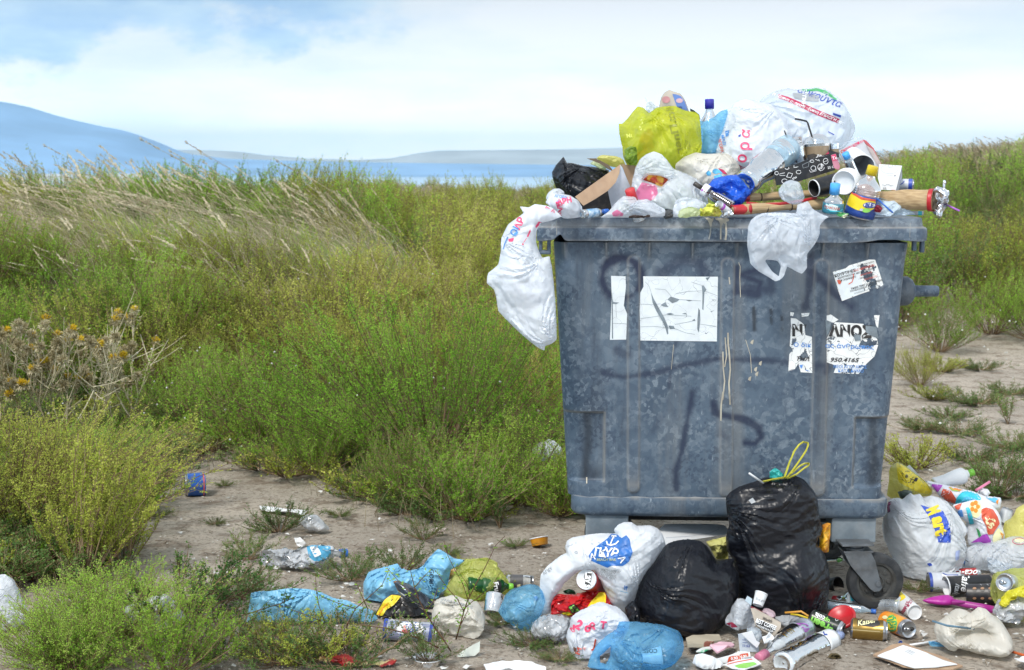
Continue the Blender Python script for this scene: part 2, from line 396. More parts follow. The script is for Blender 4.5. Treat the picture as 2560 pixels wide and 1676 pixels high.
# ---------------------------------------------------------------- things made of film, sheet and turned shapes
def bag(name, label, cat, V, pts, Y, tf=.08, tb=.08, mat=None, prints=None, holes=(), amp=.012, freq=14, seed=1, ani=None, lean=0, res=42,
        group=None, root=None, edge=.35, mats=None, power=.74, bulge=None, flat=False, pulls=None):
    """hollow film bag: outline in a standing plane at distance Y, swollen front and back, creased"""
    q = np.array([tuple(P(*px(V, *p), Y)) for p in pts]); x = q[:, [0, 2]]
    size = max(np.ptp(x[:, 0]), np.ptp(x[:, 1])); res = int(res * (1.9 if size > .12 else 1.2)); sp = size / res; amp = amp * 1.45; freq = freq * 1.15; tf *= .9
    W, T, bd, ue, be = tri_poly(x, sp, [np.array([tuple(P(*px(V, *p), Y)) for p in h])[:, [0, 2]] for h in holes], seed=seed)
    Y = Y + DY; h = membrane(W, bd, ue) ** power; z0 = W[:, 1].min(); n = len(W)
    edgef = np.clip(h * 3, edge, 1)
    if pulls is None and size > .16 and amp > 0:
        c0 = W.mean(0); ang = np.arctan2(W[:, 1] - c0[1], W[:, 0] - c0[0]); rad = np.hypot(*(W - c0).T); pulls = []
        rr_ = np.random.default_rng(seed)
        for a0 in (1.2 + rr_.uniform(-.5, .5), 2.4 + rr_.uniform(-.4, .4), rr_.uniform(-2.8, .3)):
            k_ = np.argmax(rad - 3 * np.abs(np.angle(np.exp(1j * (ang - a0)))) * size); pulls.append(W[k_])
    def side(sgn, t, sd):
        p = np.stack([W[:, 0], Y + sgn * t * h + lean * (W[:, 1] - z0), W[:, 1]], 1)
        f = folds(p, freq, sd, 4, ani); g = lumps(p, freq * .25, sd + 9)
        p[:, 1] += sgn * (f * amp * edgef * (0 if flat else 1) + g * amp * .8 * h)
        f2 = folds(p + 3, freq * 1.2, sd + 5, 2); f3 = folds(p + 7, freq * 1.2, sd + 6, 2)
        p[:, 0] += f2 * amp * .35 * edgef; p[:, 2] += f3 * amp * .3 * edgef
        for i_, kn in enumerate(pulls or ()):
            dx_, dz_ = W[:, 0] - kn[0], W[:, 1] - kn[1]; rd = np.hypot(dx_, dz_); th = np.arctan2(dz_, dx_) + .25 * np.sin(rd * 14 + sd)
            th = th + .5 * np.sin(th * 2.3 + i_) + lumps(p, 7, sd + i_) * .06; w_ = (np.abs(np.mod(th * (2.2 + i_ * .7), 1.0) * 2 - 1) + .4 * np.abs(np.mod(th * 7.3 + .3, 1.0) * 2 - 1) - .6) * (.5 + .5 * np.sin(th * 3.1 + sd))
            p[:, 1] += sgn * w_ * amp * .8 * np.exp(-rd / (size * .3)) * np.minimum(1, rd / .03) * np.minimum(1, h * 4 + .3)
        if bulge:
            for (bu, bv, br, ba) in bulge:
                c = P(*px(V, bu, bv), Y - DY); rr = br / V[2] * mpp(Y); dd = np.hypot(W[:, 0] - c.x, W[:, 1] - c.z) / rr
                if sgn < 0: p[:, 1] -= ba * np.exp(-dd ** 2 * 1.5)
        return p
    Fp = side(-1, tf, seed); Bp = side(1, tb, seed + 50)
    if Fp[:, 2].min() < .004: Fp[:, 2] = np.maximum(Fp[:, 2], .004); Bp[:, 2] = np.maximum(Bp[:, 2], .004)
    b2 = np.where(bd)[0]; mid = (Fp[b2] + Bp[b2]) / 2; Fp[b2] = mid; Bp[b2] = mid
    rmap = np.arange(n) + n; rmap[b2] = b2
    buf = Buf(); buf.add(np.concatenate([Fp, Bp]), [tuple(t) for t in T] + [tuple(rmap[t][::-1]) for t in T], mat)
    if prints:
        fb = BVHTree.FromPolygons([Vector(p) for p in Fp], [tuple(int(i) for i in t) for t in T]); prints(buf, fb)
    base = Vector((float(W[:, 0].mean()), Y, max(0.0, float(Fp[:, 2].min()))))
    if root is not None: return obj(name, buf, root, auto=32)
    return tag(obj(name, buf, None, base, auto=32), label, cat, group)
def planefit(V, pts, ys):
    A = np.array([[*px(V, *p), 1] for p in pts]); return np.linalg.lstsq(A, np.array(ys, float), rcond=None)[0]
def sheet(name, label, cat, V, pts, Y, mat, thick=.003, curl=.004, freq=10, rounded=False, ground=False, back=None, prints=None, seed=3, z=.012,
          group=None, root=None, res=16, lift=0.0, bow=0.0, ani=None):
    """a thin card or sheet with thickness. Y: one distance or one per corner; ground=True lays it on the ground"""
    uvp = pxs(V, pts)
    if ground:
        w = np.array([tuple(G(u, v, z)) for u, v in uvp]); x = w[:, :2]; size = max(np.ptp(x[:, 0]), np.ptp(x[:, 1]))
        W, T, bd, ue, be = tri_poly(x, size / res, rounded=rounded, seed=seed)
        p = np.stack([W[:, 0], W[:, 1], np.full(len(W), z)], 1)
        c = p.mean(0); rr = np.hypot(p[:, 0] - c[0], p[:, 1] - c[1]) / size
        p[:, 2] += np.abs(folds(p, freq, seed, 2, ani)) * curl + rr ** 2 * bow; nrm = np.array([0, 0, 1.0])
    else:
        ys = [Y] * len(pts) if isinstance(Y, (int, float)) else list(Y)
        co = planefit(V, pts, ys); size = max(np.ptp([u for u, v in uvp]), np.ptp([v for u, v in uvp]))
        W, T, bd, ue, be = tri_poly(uvp, size / res, rounded=rounded, seed=seed); T = T[:, ::-1]
        p = np.array([tuple(P(u, v, co[0] * u + co[1] * v + co[2])) for u, v in W])
        p[:, 1] += folds(p, freq, seed, 2, ani) * curl
        if bow:
            c = W.mean(0); p[:, 1] += bow * (np.hypot(W[:, 0] - c[0], W[:, 1] - c[1]) / size) ** 2
        nrm = np.array([0, -1.0, 0])
        p[:, 2] = np.maximum(p[:, 2], .004)
    a = p + nrm * thick / 2; b = p - nrm * thick / 2; n = len(p); buf = Buf()
    buf.add(np.concatenate([a, b]), [tuple(t) for t in T] , mat)
    buf.f += [tuple(int(i) + n for i in t[::-1]) for t in T]; buf.m += [buf.mi(back or mat)] * len(T)
    buf.f += [(int(i), int(i) + n, int(j) + n, int(j)) for i, j in be]; buf.m += [buf.mi(back or mat)] * len(be)
    if prints: prints(buf, BVHTree.FromPolygons([Vector(q) for q in a], [tuple(int(i) for i in t) for t in T]))
    base = Vector((float(p[:, 0].mean()), float(p[:, 1].mean()), max(0.0, float(p[:, 2].min()))))
    if root is not None: return obj(name, buf, root, smooth=False)
    return tag(obj(name, buf, None, base, smooth=False), label, cat, group)
def frame(a, b):
    ax = (b - a).normalized(); t = Vector((0, 0, 1)) if abs(ax.z) < .9 else Vector((0, -1, 0))
    s = ax.cross(t).normalized(); return ax, s, s.cross(ax).normalized()
def turned(buf, a, b, prof, mat, seg=32, dent=0.0, seed=1, squash=1.0, jag=0.0):
    """surface of revolution round a->b; prof: [(t along 0..1, radius m)]"""
    a = Vector(a); b = Vector(b); ax, s, t = frame(a, b); L_ = (b - a).length; V = []; r = np.random.default_rng(seed)
    for i, (q, rad) in enumerate(prof):
        for k in range(seg):
            an = 2 * math.pi * k / seg
            V.append(a + ax * (q * L_) + (s * math.cos(an) + t * math.sin(an) * squash) * rad)
    V = np.array([tuple(v) for v in V])
    if dent:
        rel = V - np.array(a); f = folds(V, 16, seed, 3) * dent + lumps(V, 22, seed + 3) * dent
        axn = np.array(ax); cen = np.array(a) + np.outer(rel @ axn, axn); dr = V - cen; ln = np.linalg.norm(dr, axis=1, keepdims=True); V = V + dr / (ln + 1e-6) * f[:, None] * np.minimum(1, ln / .012)
    F = []
    for i in range(len(prof) - 1):
        for k in range(seg):
            k2 = (k + 1) % seg; F.append((i * seg + k, i * seg + k2, (i + 1) * seg + k2, (i + 1) * seg + k))
    buf.add(V, F, mat); return buf
def tube(buf, pts, r, mat, seg=7, r2=None):
    pts = [Vector(p) for p in pts]; V = []; F = []; n = len(pts)
    for i, p in enumerate(pts):
        d = pts[min(i + 1, n - 1)] - pts[max(i - 1, 0)]; ax, s, t = frame(Vector((0, 0, 0)), d); rr = r + ((r2 if r2 is not None else r) - r) * i / max(1, n - 1)
        for k in range(seg):
            an = 2 * math.pi * k / seg; V.append(p + (s * math.cos(an) + t * math.sin(an)) * rr)
        if i:
            for k in range(seg):
                k2 = (k + 1) % seg; F.append(((i - 1) * seg + k, (i - 1) * seg + k2, i * seg + k2, i * seg + k))
    F.append(tuple(range(seg))[::-1]); F.append(tuple((n - 1) * seg + k for k in range(seg))); buf.add(V, F, mat); return buf
def box(buf, c, sx, sy, sz, mat, M=None, bev=.0):
    bm = bmesh.new(); bmesh.ops.create_cube(bm, size=1)
    for v in bm.verts: v.co = Vector((v.co.x * sx, v.co.y * sy, v.co.z * sz))
    if bev: bmesh.ops.bevel(bm, geom=bm.edges[:], offset=bev, segments=3, affect='EDGES', profile=.6)
    bm.verts.index_update(); M = M or Matrix(); c = Vector(c)
    buf.add([c + M @ v.co for v in bm.verts], [tuple(v.index for v in f.verts) for f in bm.faces], mat); bm.free(); return buf
# ================================================================ THE SETTING
def smooth(a, b, x):
    t = np.clip((x - a) / (b - a), 0, 1); return t * t * (3 - 2 * t)
_ca = np.array([-1.2, -.36, -.20, -.08, .02, .25, .36, 1.2]); _cz = np.array([.35, .42, .50, .80, .86, 1.45, 1.85, 2.1])
def terr(x, y):
    x = np.asarray(x, float); y = np.asarray(y, float)
    a = x / np.maximum(y, 4); c = np.interp(a, _ca, _cz)
    z = c * smooth(11, 34, y) + .10 * smooth(0.5, 3.2, -x - .1 * y) * smooth(4.5, 8, y)
    z = z + .62 * smooth(9.3, 13, y) * (1 - .6 * smooth(16, 24, y)) * smooth(.6, -2.2, x + .02 * y)
    z = z - 16 * smooth(42, 260, y)
    und = (np.sin(x * .9 + 1.3) * np.sin(y * .55 + .4) + .6 * np.sin(x * 2.3 + y * 1.1)) * .035 * smooth(9, 14, y) * (1 - smooth(60, 120, y))
    return z + und
def build_ground():
    ys = np.concatenate([np.linspace(-8, 3.4, 14), np.linspace(3.6, 11, 120), np.linspace(11.2, 46, 90), np.geomspace(48, 13500, 60)])
    aa = np.concatenate([np.linspace(-.85, -.62, 8), np.linspace(-.6, .6, 190), np.linspace(.62, .85, 8)])
    Yg, A = np.meshgrid(ys, aa, indexing='ij'); X = A * (np.maximum(Yg, 0) + 12 * (1 - smooth(3, 3000, Yg) * .9) * np.minimum(1, np.abs(A) / .6) ** 2 + 4.5)
    Z = terr(X, Yg)
    near = (1 - smooth(10, 16, Yg)); r = np.stack([X.ravel(), Yg.ravel(), np.zeros(X.size)], 1)
    bumps = (lumps(r, 3.1, 4) * .006 + lumps(r, 9, 5) * .003 + lumps(r, 24, 6) * .0012).reshape(X.shape)
    Z = Z + (bumps - .004) * near
    ny, nx = X.shape; idx = np.arange(ny * nx).reshape(ny, nx)
    F = np.stack([idx[:-1, :-1], idx[:-1, 1:], idx[1:, 1:], idx[1:, :-1]], -1).reshape(-1, 4)
    m, N, L = nodes_mat('sandy_soil'); out = N.new('ShaderNodeOutputMaterial'); b = N.new('ShaderNodeBsdfPrincipled'); L.new(b.outputs[0], out.inputs[0])
    _set(b, 'Roughness', .95); _set(b, 'Specular IOR Level', .15)
    f1, _, _ = noise_fac(N, L, 1.1, 6, lo=.38, hi=.62); f2, _, _ = noise_fac(N, L, 46, 7, lo=.50, hi=.64, rough=.75); f3, _, _ = noise_fac(N, L, 7, 6, lo=.5, hi=.66, rough=.65)
    c = mixc(N, L, f1, (.60, .53, .445), (.46, .405, .34)); c = mixc(N, L, f3, c, (.27, .215, .165)); 
    f2m = N.new('ShaderNodeMath'); f2m.operation = 'MULTIPLY'; f2m.inputs[1].default_value = .8; L.new(f2, f2m.inputs[0]); c = mixc(N, L, f2m.outputs[0], c, (.17, .135, .105))
    vo = N.new('ShaderNodeTexVoronoi'); vo.inputs['Scale'].default_value = 60; tc = N.new('ShaderNodeTexCoord'); L.new(tc.outputs['Object'], vo.inputs[0])
    pr = N.new('ShaderNodeMapRange'); L.new(vo.outputs['Distance'], pr.inputs[0]); pr.inputs[1].default_value = .17; pr.inputs[2].default_value = .12
    sep = N.new('ShaderNodeSeparateColor'); L.new(vo.outputs['Color'], sep.inputs[0])
    gt = N.new('ShaderNodeMath'); gt.operation = 'GREATER_THAN'; gt.inputs[1].default_value = .86; L.new(sep.outputs[0], gt.inputs[0])
    mu = N.new('ShaderNodeMath'); mu.operation = 'MULTIPLY'; L.new(pr.outputs[0], mu.inputs[0]); L.new(gt.outputs[0], mu.inputs[1])
    c = mixc(N, L, mu.outputs[0], c, (.5, .46, .40))
    # beyond the track the soil is covered with leaf litter and moss
    sp = N.new('ShaderNodeSeparateXYZ'); L.new(tc.outputs['Object'], sp.inputs[0])
    far = N.new('ShaderNodeMapRange'); L.new(sp.outputs[1], far.inputs[0]); far.inputs[1].default_value = 15; far.inputs[2].default_value = 22
    c = mixc(N, L, far.outputs[0], c, (.075, .085, .03))
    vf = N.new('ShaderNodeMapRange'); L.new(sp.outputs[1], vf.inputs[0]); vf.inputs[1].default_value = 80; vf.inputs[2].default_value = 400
    c = mixc(N, L, vf.outputs[0], c, (.42, .58, .74))  # far water: sky reflection and haze are put into this flat blue
    L.new(c, b.inputs['Base Color'])
    _, h1, _ = noise_fac(N, L, 14, 8, rough=.75); _, h2, _ = noise_fac(N, L, 90, 4, rough=.7)
    n1 = bump(N, L, h1, 1.0, .035); n2 = bump(N, L, h2, .8, .008, n1); L.new(n2, b.inputs['Normal'])
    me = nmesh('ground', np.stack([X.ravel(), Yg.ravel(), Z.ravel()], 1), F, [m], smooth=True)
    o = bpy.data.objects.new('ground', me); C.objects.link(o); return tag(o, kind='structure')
build_ground()

def ridge(name, Y, prof, depth, col, seed, base=-18):
    """a mountain range as real relief: prof = [(u, v)] skyline in photo pixels at distance Y"""
    us = np.array([p[0] for p in prof]); vs_ = np.array([p[1] for p in prof]); n = 220; m_ = 40
    u = np.linspace(us[0], us[-1], n); v = np.interp(u, us, vs_)
    x = np.array([P(a, b, Y).x for a, b in zip(u, v)]); z = np.array([P(a, b, Y).z for a, b in zip(u, v)])
    r = np.random.default_rng(seed); V = []
    for j in range(m_):
        t = j / (m_ - 1) * 2 - 1; k = (1 - abs(t)) ** .8
        p = np.stack([x, np.full(n, Y + t * depth), np.zeros(n)], 1)
        f = folds(p / (depth * .12), 1, seed, 3) * .06 * (1 - k) * 2 * min(1, k * 3)
        V.append(np.stack([x, p[:, 1], base + (z - base) * np.clip(k + f * (z - base).max() / np.maximum(60, z - base) * .3, 0, 1.0) + (folds(p / (depth * .02), 1, seed, 2) * (z - base) * .004)], 1))
    V = np.concatenate(V); idx = np.arange(m_ * n).reshape(m_, n)
    F = np.stack([idx[:-1, :-1], idx[:-1, 1:], idx[1:, 1:], idx[1:, :-1]], -1).reshape(-1, 4)
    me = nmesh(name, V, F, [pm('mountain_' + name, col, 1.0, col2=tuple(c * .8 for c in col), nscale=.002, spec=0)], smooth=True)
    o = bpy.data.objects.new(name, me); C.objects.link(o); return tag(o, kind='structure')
ridge('mountain', 6000, [(-2600, 480), (-1500, 330), (-700, 215), (-250, 232), (0, 250), (60, 262), (150, 290), (260, 316), (300, 322), (370, 345), (430, 375), (470, 384), (560, 396), (700, 401), (1000, 407), (1400, 412), (2000, 415), (2700, 418), (4200, 420)], 1500, (.32, .55, .85), 3)  # part of the haze's blue is put into the slope colour itself
ridge('far_mountain', 12300, [(u_, 412 - (412 - v_) * .62) for u_, v_ in [(-800, 400), (200, 345), (430, 350), (530, 352), (600, 358), (660, 372), (760, 385), (900, 392), (980, 385), (1040, 366), (1090, 354), (1200, 352), (1400, 349), (1600, 340), (1800, 345), (2100, 356), (2500, 352), (3300, 400)]], 1500, (.86, .95, 1.0), 8)  # colour is nearly sky-pale: fading into haze is painted in
# the bright shore and buildings of the far plain
def far_town():
    b = Buf(); r = random.Random(3); m = pm('far_white_walls', (.8, .8, .78), .8)
    for i in range(70):
        u = r.choice([r.uniform(20, 420), r.uniform(100, 180), r.uniform(300, 360)]); y = r.uniform(2600, 3400); p = P(u, 469, y)
        w = r.uniform(8, 30); h = r.uniform(6, 14); box(b, (p.x, y, -15.5 + h / 2), w, 12, h, m)
    return tag(obj('distant_town', b, None, (0, 3000, -16), smooth=False), 'low white buildings far off on the plain below the mountain', 'distant town', kind='stuff')
far_town()
# the air: haze that adds to the blue put into far land's colour
def haze():
    b = Buf(); box(b, (0, 6500, 165), 22000, 15000, 372, None or pm('tmp', (1, 1, 1)))
    m, N, L = nodes_mat('haze'); out = N.new('ShaderNodeOutputMaterial'); v = N.new('ShaderNodeVolumePrincipled'); L.new(v.outputs[0], out.inputs['Volume'])
    v.inputs['Color'].default_value = (.58, .84, 1.0, 1); v.inputs['Density'].default_value = HAZE; v.inputs['Anisotropy'].default_value = .7
    b.mats = [m]; o = obj('haze', b, smooth=False); return tag(o, kind='stuff')
HAZE = 1.1e-4
haze()
# ================================================================ THE WASTE CONTAINER
BIN_Y, BIN_YAW = 5.12, R_(-3.0)
BIN_C = P(1831, 545, BIN_Y); BIN_C.z = 0
BM = Matrix.Translation(BIN_C) @ Matrix.Rotation(BIN_YAW, 4, 'Z'); BMI = BM.inverted()
def bl(u, v, y=0.0):
    """photo pixel -> local bin coordinates on the plane local y"""
    o = BMI @ CAM; d = (BMI.to_3x3() @ ray(u, v)); t = (y - o.y) / d.y; p = o + d * t; return p.x, p.z
def plastic():
    m, N, L = nodes_mat('weathered_grey_plastic'); out = N.new('ShaderNodeOutputMaterial'); b = N.new('ShaderNodeBsdfPrincipled'); L.new(b.outputs[0], out.inputs[0])
    _set(b, 'Specular IOR Level', .45)
    f1, _, mp = noise_fac(N, L, 2.6, 7, lo=.34, hi=.66, rough=.62)
    c = mixc(N, L, f1, (.098, .14, .19), (.052, .08, .118))
    # zinc spangle: crystal patches with hard, warped edges, in two sizes
    def spangle(scale, warp, th0, th1, amt, col, mlo, mhi, ms):
        nt_ = N.new('ShaderNodeTexNoise'); nt_.inputs['Scale'].default_value = scale * .55; nt_.inputs['Detail'].default_value = 4; L.new(mp, nt_.inputs[0])
        vm = N.new('ShaderNodeVectorMath'); vm.operation = 'MULTIPLY_ADD'; L.new(nt_.outputs['Color'], vm.inputs[0]); vm.inputs[1].default_value = (warp,) * 3; L.new(mp, vm.inputs[2])
        vo = N.new('ShaderNodeTexVoronoi'); vo.inputs['Scale'].default_value = scale; L.new(vm.outputs[0], vo.inputs[0])
        se = N.new('ShaderNodeSeparateColor'); L.new(vo.outputs['Color'], se.inputs[0]); mr = N.new('ShaderNodeMapRange'); L.new(se.outputs[0], mr.inputs[0]); mr.inputs[1].default_value = th0; mr.inputs[2].default_value = th1
        mk, _, _ = noise_fac(N, L, ms, 5, lo=mlo, hi=mhi, rough=.6); mu = N.new('ShaderNodeMath'); mu.operation = 'MULTIPLY'; L.new(mr.outputs[0], mu.inputs[0]); L.new(mk, mu.inputs[1])
        m2 = N.new('ShaderNodeMath'); m2.operation = 'MULTIPLY'; m2.inputs[1].default_value = amt; L.new(mu.outputs[0], m2.inputs[0]); return mixc(N, L, m2.outputs[0], c, col)
    c = spangle(34, .05, .55, .8, .7, (.185, .23, .275), .36, .62, 3.5)
    c = spangle(42, .045, .6, .75, .75, (.045, .07, .11), .40, .62, 4.2)
    c = spangle(70, .028, .62, .75, .75, (.20, .245, .29), .42, .6, 5)
    c = spangle(90, .018, .6, .7, .8, (.04, .062, .10), .45, .6, 6)
    # fine scratches
    f4, _, _ = noise_fac(N, L, 60, 5, (1, 1, .22), lo=.66, hi=.72, rough=.6); c = mixc(N, L, f4, c, (.27, .32, .37))
    f6, _, _ = noise_fac(N, L, 130, 4, (1, 1, .35), lo=.6, hi=.8, rough=.6); c = mixc(N, L, f6, c, (.04, .06, .095)); f7, _, _ = noise_fac(N, L, 5, 7, (1, 1, .12), lo=.55, hi=.72, rough=.7); c = mixc(N, L, f7, c, (.04, .055, .08))
    # vertical weather streaks
    f5, _, _ = noise_fac(N, L, 9, 6, (1, 1, .07), lo=.52, hi=.74, rough=.6); 
    sc = N.new('ShaderNodeMath'); sc.operation = 'MULTIPLY'; sc.inputs[1].default_value = .7; L.new(f5, sc.inputs[0]); c = mixc(N, L, sc.outputs[0], c, (.17, .18, .185))
    at = N.new('ShaderNodeAttribute'); at.attribute_name = 'spray'
    c = mixc(N, L, at.outputs['Fac'], c, (.008, .015, .045))
    at2 = N.new('ShaderNodeAttribute'); at2.attribute_name = 'worn'
    c = mixc(N, L, at2.outputs['Fac'], c, (.30, .29, .27))
    at3 = N.new('ShaderNodeAttribute'); at3.attribute_name = 'grime'
    c = mixc(N, L, at3.outputs['Fac'], c, (.020, .025, .034))
    L.new(c, b.inputs['Base Color']); rr = N.new('ShaderNodeMapRange'); L.new(f1, rr.inputs[0]); rr.inputs[3].default_value = .42; rr.inputs[4].default_value = .62; L.new(rr.outputs[0], b.inputs['Roughness'])
    _, h, _ = noise_fac(N, L, 45, 6, rough=.65); _, h2, _ = noise_fac(N, L, 5, 4)
    n1 = bump(N, L, h2, .25, .02); L.new(bump(N, L, h, .35, .004, n1), b.inputs['Normal']); return m
PL = plastic()
bin_root = thing('waste_container', 'big blue-grey wheeled plastic waste container heaped with rubbish', 'waste container', BIN_C)
bin_root.rotation_euler = (0, 0, BIN_YAW)
def bin_part(name, buf, parent=None, smooth=True, auto=40, label=None):
    """buf in bin-local coordinates"""
    me = bpy.data.meshes.new(name); me.from_pydata(buf.v, [], buf.f)
    for m in buf.mats: me.materials.append(m)
    me.polygons.foreach_set('material_index', buf.m)
    me.polygons.foreach_set('use_smooth', [smooth] * len(me.polygons)); me.update()
    if smooth and auto: me.set_sharp_from_angle(angle=R_(auto))
    o = bpy.data.objects.new(name, me); C.objects.link(o); o.parent = parent or bin_root
    if label: o['label'] = label
    return o
def seg_dist(x, z, pts):
    d = np.full(x.shape, 1e9)
    for (a, b), (c, e) in zip(pts[:-1], pts[1:]):
        dx, dz = c - a, e - b; l = dx * dx + dz * dz + 1e-12; t = np.clip(((x - a) * dx + (z - b) * dz) / l, 0, 1)
        d = np.minimum(d, np.hypot(x - a - t * dx, z - b - t * dz))
    return d
def loft(levels, front_n=220, side_n=26, rad=.07):
    """levels: (z, half width, y front, y back). returns grid of verts (nz, ns, 3), front mask"""
    rows = []
    for z, w, y0, y1 in levels:
        q = []; r = rad
        for i in range(front_n + 1): q.append((-w + r + (2 * w - 2 * r) * i / front_n, y0))
        for i in range(1, 8): a = R_(-90 + 90 * i / 7); q.append((w - r + r * math.cos(a), y0 + r + r * math.sin(a)))
        for i in range(1, side_n): q.append((w, y0 + r + (y1 - y0 - 2 * r) * i / side_n))
        for i in range(0, 8): a = R_(90 * i / 7); q.append((w - r + r * math.cos(a), y1 - r + r * math.sin(a)))
        for i in range(1, side_n): q.append((w - r - (2 * w - 2 * r) * i / side_n, y1))
        for i in range(0, 8): a = R_(90 + 90 * i / 7); q.append((-w + r + r * math.cos(a), y1 - r + r * math.sin(a)))
        for i in range(1, side_n): q.append((-w, y1 - r - (y1 - y0 - 2 * r) * i / side_n))
        for i in range(0, 7): a = R_(180 + 90 * i / 7); q.append((-w + r + r * math.cos(a), y0 + r + r * math.sin(a)))
        rows.append([(a, b, z) for a, b in q])
    return np.array(rows)
BODY_Y = .045
def body():
    zt = 1.365; zb = bl(1800, 1246, .1)[1]
    (xl1, _), (xr1, z1) = bl(1386, 640, .06), bl(2272, 640, .06); (xl0, _), (xr0, z0) = bl(1430, 1240, .1), bl(2222, 1240, .1)
    w1 = (xr1 - xl1) / 2; w0 = (xr0 - xl0) / 2
    zs = np.linspace(zb, zt, 170); lv = []
    for z in zs:
        t = (z - z0) / (z1 - z0); w = w0 + (w1 - w0) * t
        lv.append((z, w, BODY_Y + .055 * (1 - (z - zb) / (zt - zb)), .93 - .09 * (1 - (z - zb) / (zt - zb))))
    V = loft(lv); nz, ns, _ = V.shape; Vf = V.reshape(-1, 3); X, Y_, Z = Vf[:, 0].copy(), Vf[:, 1].copy(), Vf[:, 2].copy()
    fy = BODY_Y + .055 * (1 - (Z - zb) / (zt - zb)); front = np.abs(Y_ - fy) < .075
    d = np.zeros(len(Vf)); worn = np.zeros(len(Vf)); grime = np.zeros(len(Vf))
    def bx(u, v): return bl(u, v, .07)
    for (ut, ub, hw, top, bot) in ((1584, 1584, 15, 652, 1222), (1818, 1817, 16, 660, 1232), (2052, 2047, 18, 665, 1228)):
        xt, z_t = bx(ut, top); xb, z_b = bx(ub, bot); sc = hw * mpp(5.05)
        sd = seg_dist(X, Z, [(xb, z_b), (xt, z_t)]); rib = smooth(sc + .006, sc - .004, sd); d -= rib * .008 * front
        worn += np.exp(-((sd - sc) / .004) ** 2) * front * .4 + (sd < sc) * np.exp(-np.abs(Z - z_b - .01) / .03) * .5 * front
    # the pockets low down at both ends of the front
    for (ua, ub_, va, vb, sgn) in ((1456, 1510, 1033, 1208, -1), (2140, 2236, 1046, 1224, 1)):
        (xa, za), (xb, zb_) = bx(ua, va), bx(ub_, vb)
        if sgn < 0: inr = smooth(xb + .004, xb - .006, X) * smooth(zb_ - .004, zb_ + .006, Z) * smooth(za + .004, za - .006, Z)
        else: inr = smooth(xa - .004, xa + .006, X) * smooth(zb_ - .004, zb_ + .006, Z) * smooth(za + .004, za - .006, Z)
        d += inr * .016 * front * smooth(-.005, .005, (xb + .2 - X) if sgn < 0 else (X - xa + .2))
        e1 = seg_dist(X, Z, [(xb if sgn < 0 else xa, zb_), (xb if sgn < 0 else xa, za), (-.7 if sgn < 0 else .7, za)])
        worn += np.exp(-(e1 / .0045) ** 2) * .7 * front
        gx = bx(1464 if sgn < 0 else 2183, 1120)[0]; nn = lumps(Vf, 30, 5) * .012
        grime += np.exp(-((X - gx + nn) / .02) ** 2) * inr * .75 * front + np.exp(-((X - bx(1487, 1190)[0]) / .03) ** 2 - ((Z - bx(1487, 1190)[1]) / .035) ** 2) * .6 * (sgn < 0) * inr
    # gussets under the rim and gentle bows of the sheet
    for u in (1413, 1515, 1622, 1730, 1840, 1946, 2055, 2165, 2268):
        gx = bx(u, 600)[0]; d -= smooth(.008, .003, np.abs(X - gx)) * smooth(1.36 - .085, 1.40, Z) * .03 * front
        worn += smooth(.010, .002, np.abs(X - gx)) * smooth(1.29, 1.34, Z) * .45 * front
    d += lumps(Vf, 2.2, 8) * .004 * front
    Vf[:, 1] += d
    # spray-painted marks, faded into the plastic
    def strokes(pts, w, k=.8, V_=V5):
        q = [bx(*px(V_, *p)) for p in pts]; sd = seg_dist(X, Z, q); ww = w / V_[2] * mpp(5.05) / 2; sp_ = lumps(Vf, 40, 3) * .005
        return np.clip(1.3 - (sd + sp_) / ww, 0, 1) ** 1.25 * k * front
    S = strokes(ring(590, 520, 165, 175, 16, 60, 395), 100, .95)
    S = np.maximum(S, strokes([(930, 480), (1000, 430), (1120, 370), (1240, 400), (1300, 500)], 150, .6))
    S = np.maximum(S, strokes([(1560, 430), (1560, 640), (1740, 660), (1760, 560), (1600, 500), (1750, 440), (1750, 380)], 85, .85))
    S = np.maximum(S, strokes([(560, 330), (550, 560), (520, 770)], 90, .75, V7)); S = np.maximum(S, strokes([(570, 480), (700, 590), (780, 680), (900, 770)], 100, .85, V7))
    S = np.maximum(S, strokes([(430, 1330), (600, 1370), (900, 1330), (1100, 1270), (1400, 1210), (1900, 1230)], 75, .7))
    S = np.maximum(S, strokes([(560, 1150), (640, 1180)], 90, .6)); S = np.maximum(S, strokes([(220, 1230), (700, 1270), (690, 1320)], 80, .6, V7))
    S = np.maximum(S, strokes([(970, 10), (940, 200), (900, 420), (860, 560), (865, 690)], 62, .8, V6)); S = np.maximum(S, strokes([(1060, 1000), (1020, 1250), (990, 1460)], 30, .5, V5))
    S = np.maximum(S, strokes([(1120, 80), (1130, 150), (1250, 180), (1350, 200), (1430, 260), (1450, 320), (1410, 365), (1340, 360)], 62, .85, V6)); S = np.maximum(S, strokes([(1180, 290), (1210, 320)], 90, .4, V6))
    S = np.maximum(S, strokes([(0, 610), (230, 620), (220, 480), (60, 480)], 110, .7, V7)); S = np.maximum(S, strokes([(700, 280), (760, 180)], 60, .3, V6))
    # blots of black marker
    for x_, a_, b_ in ((80, 780, 960), (225, 770, 930), (318, 830, 970)): 
        grime = np.maximum(grime, strokes([(x_, a_), (x_ + 5, b_)], 40, .9, V7) * (lumps(Vf, 90, 7) > .05))
    # edge of the corner line at each side of the front
    idx = np.arange(nz * ns).reshape(nz, ns); nxt = np.roll(idx, -1, axis=1)
    F = np.stack([idx[:-1], nxt[:-1], nxt[1:], idx[1:]], -1).reshape(-1, 4)
    buf = Buf(); buf.add(Vf, [tuple(f) for f in F], PL); buf.f.append(tuple(range(ns))[::-1]); buf.m.append(0)
    n_body = buf.n
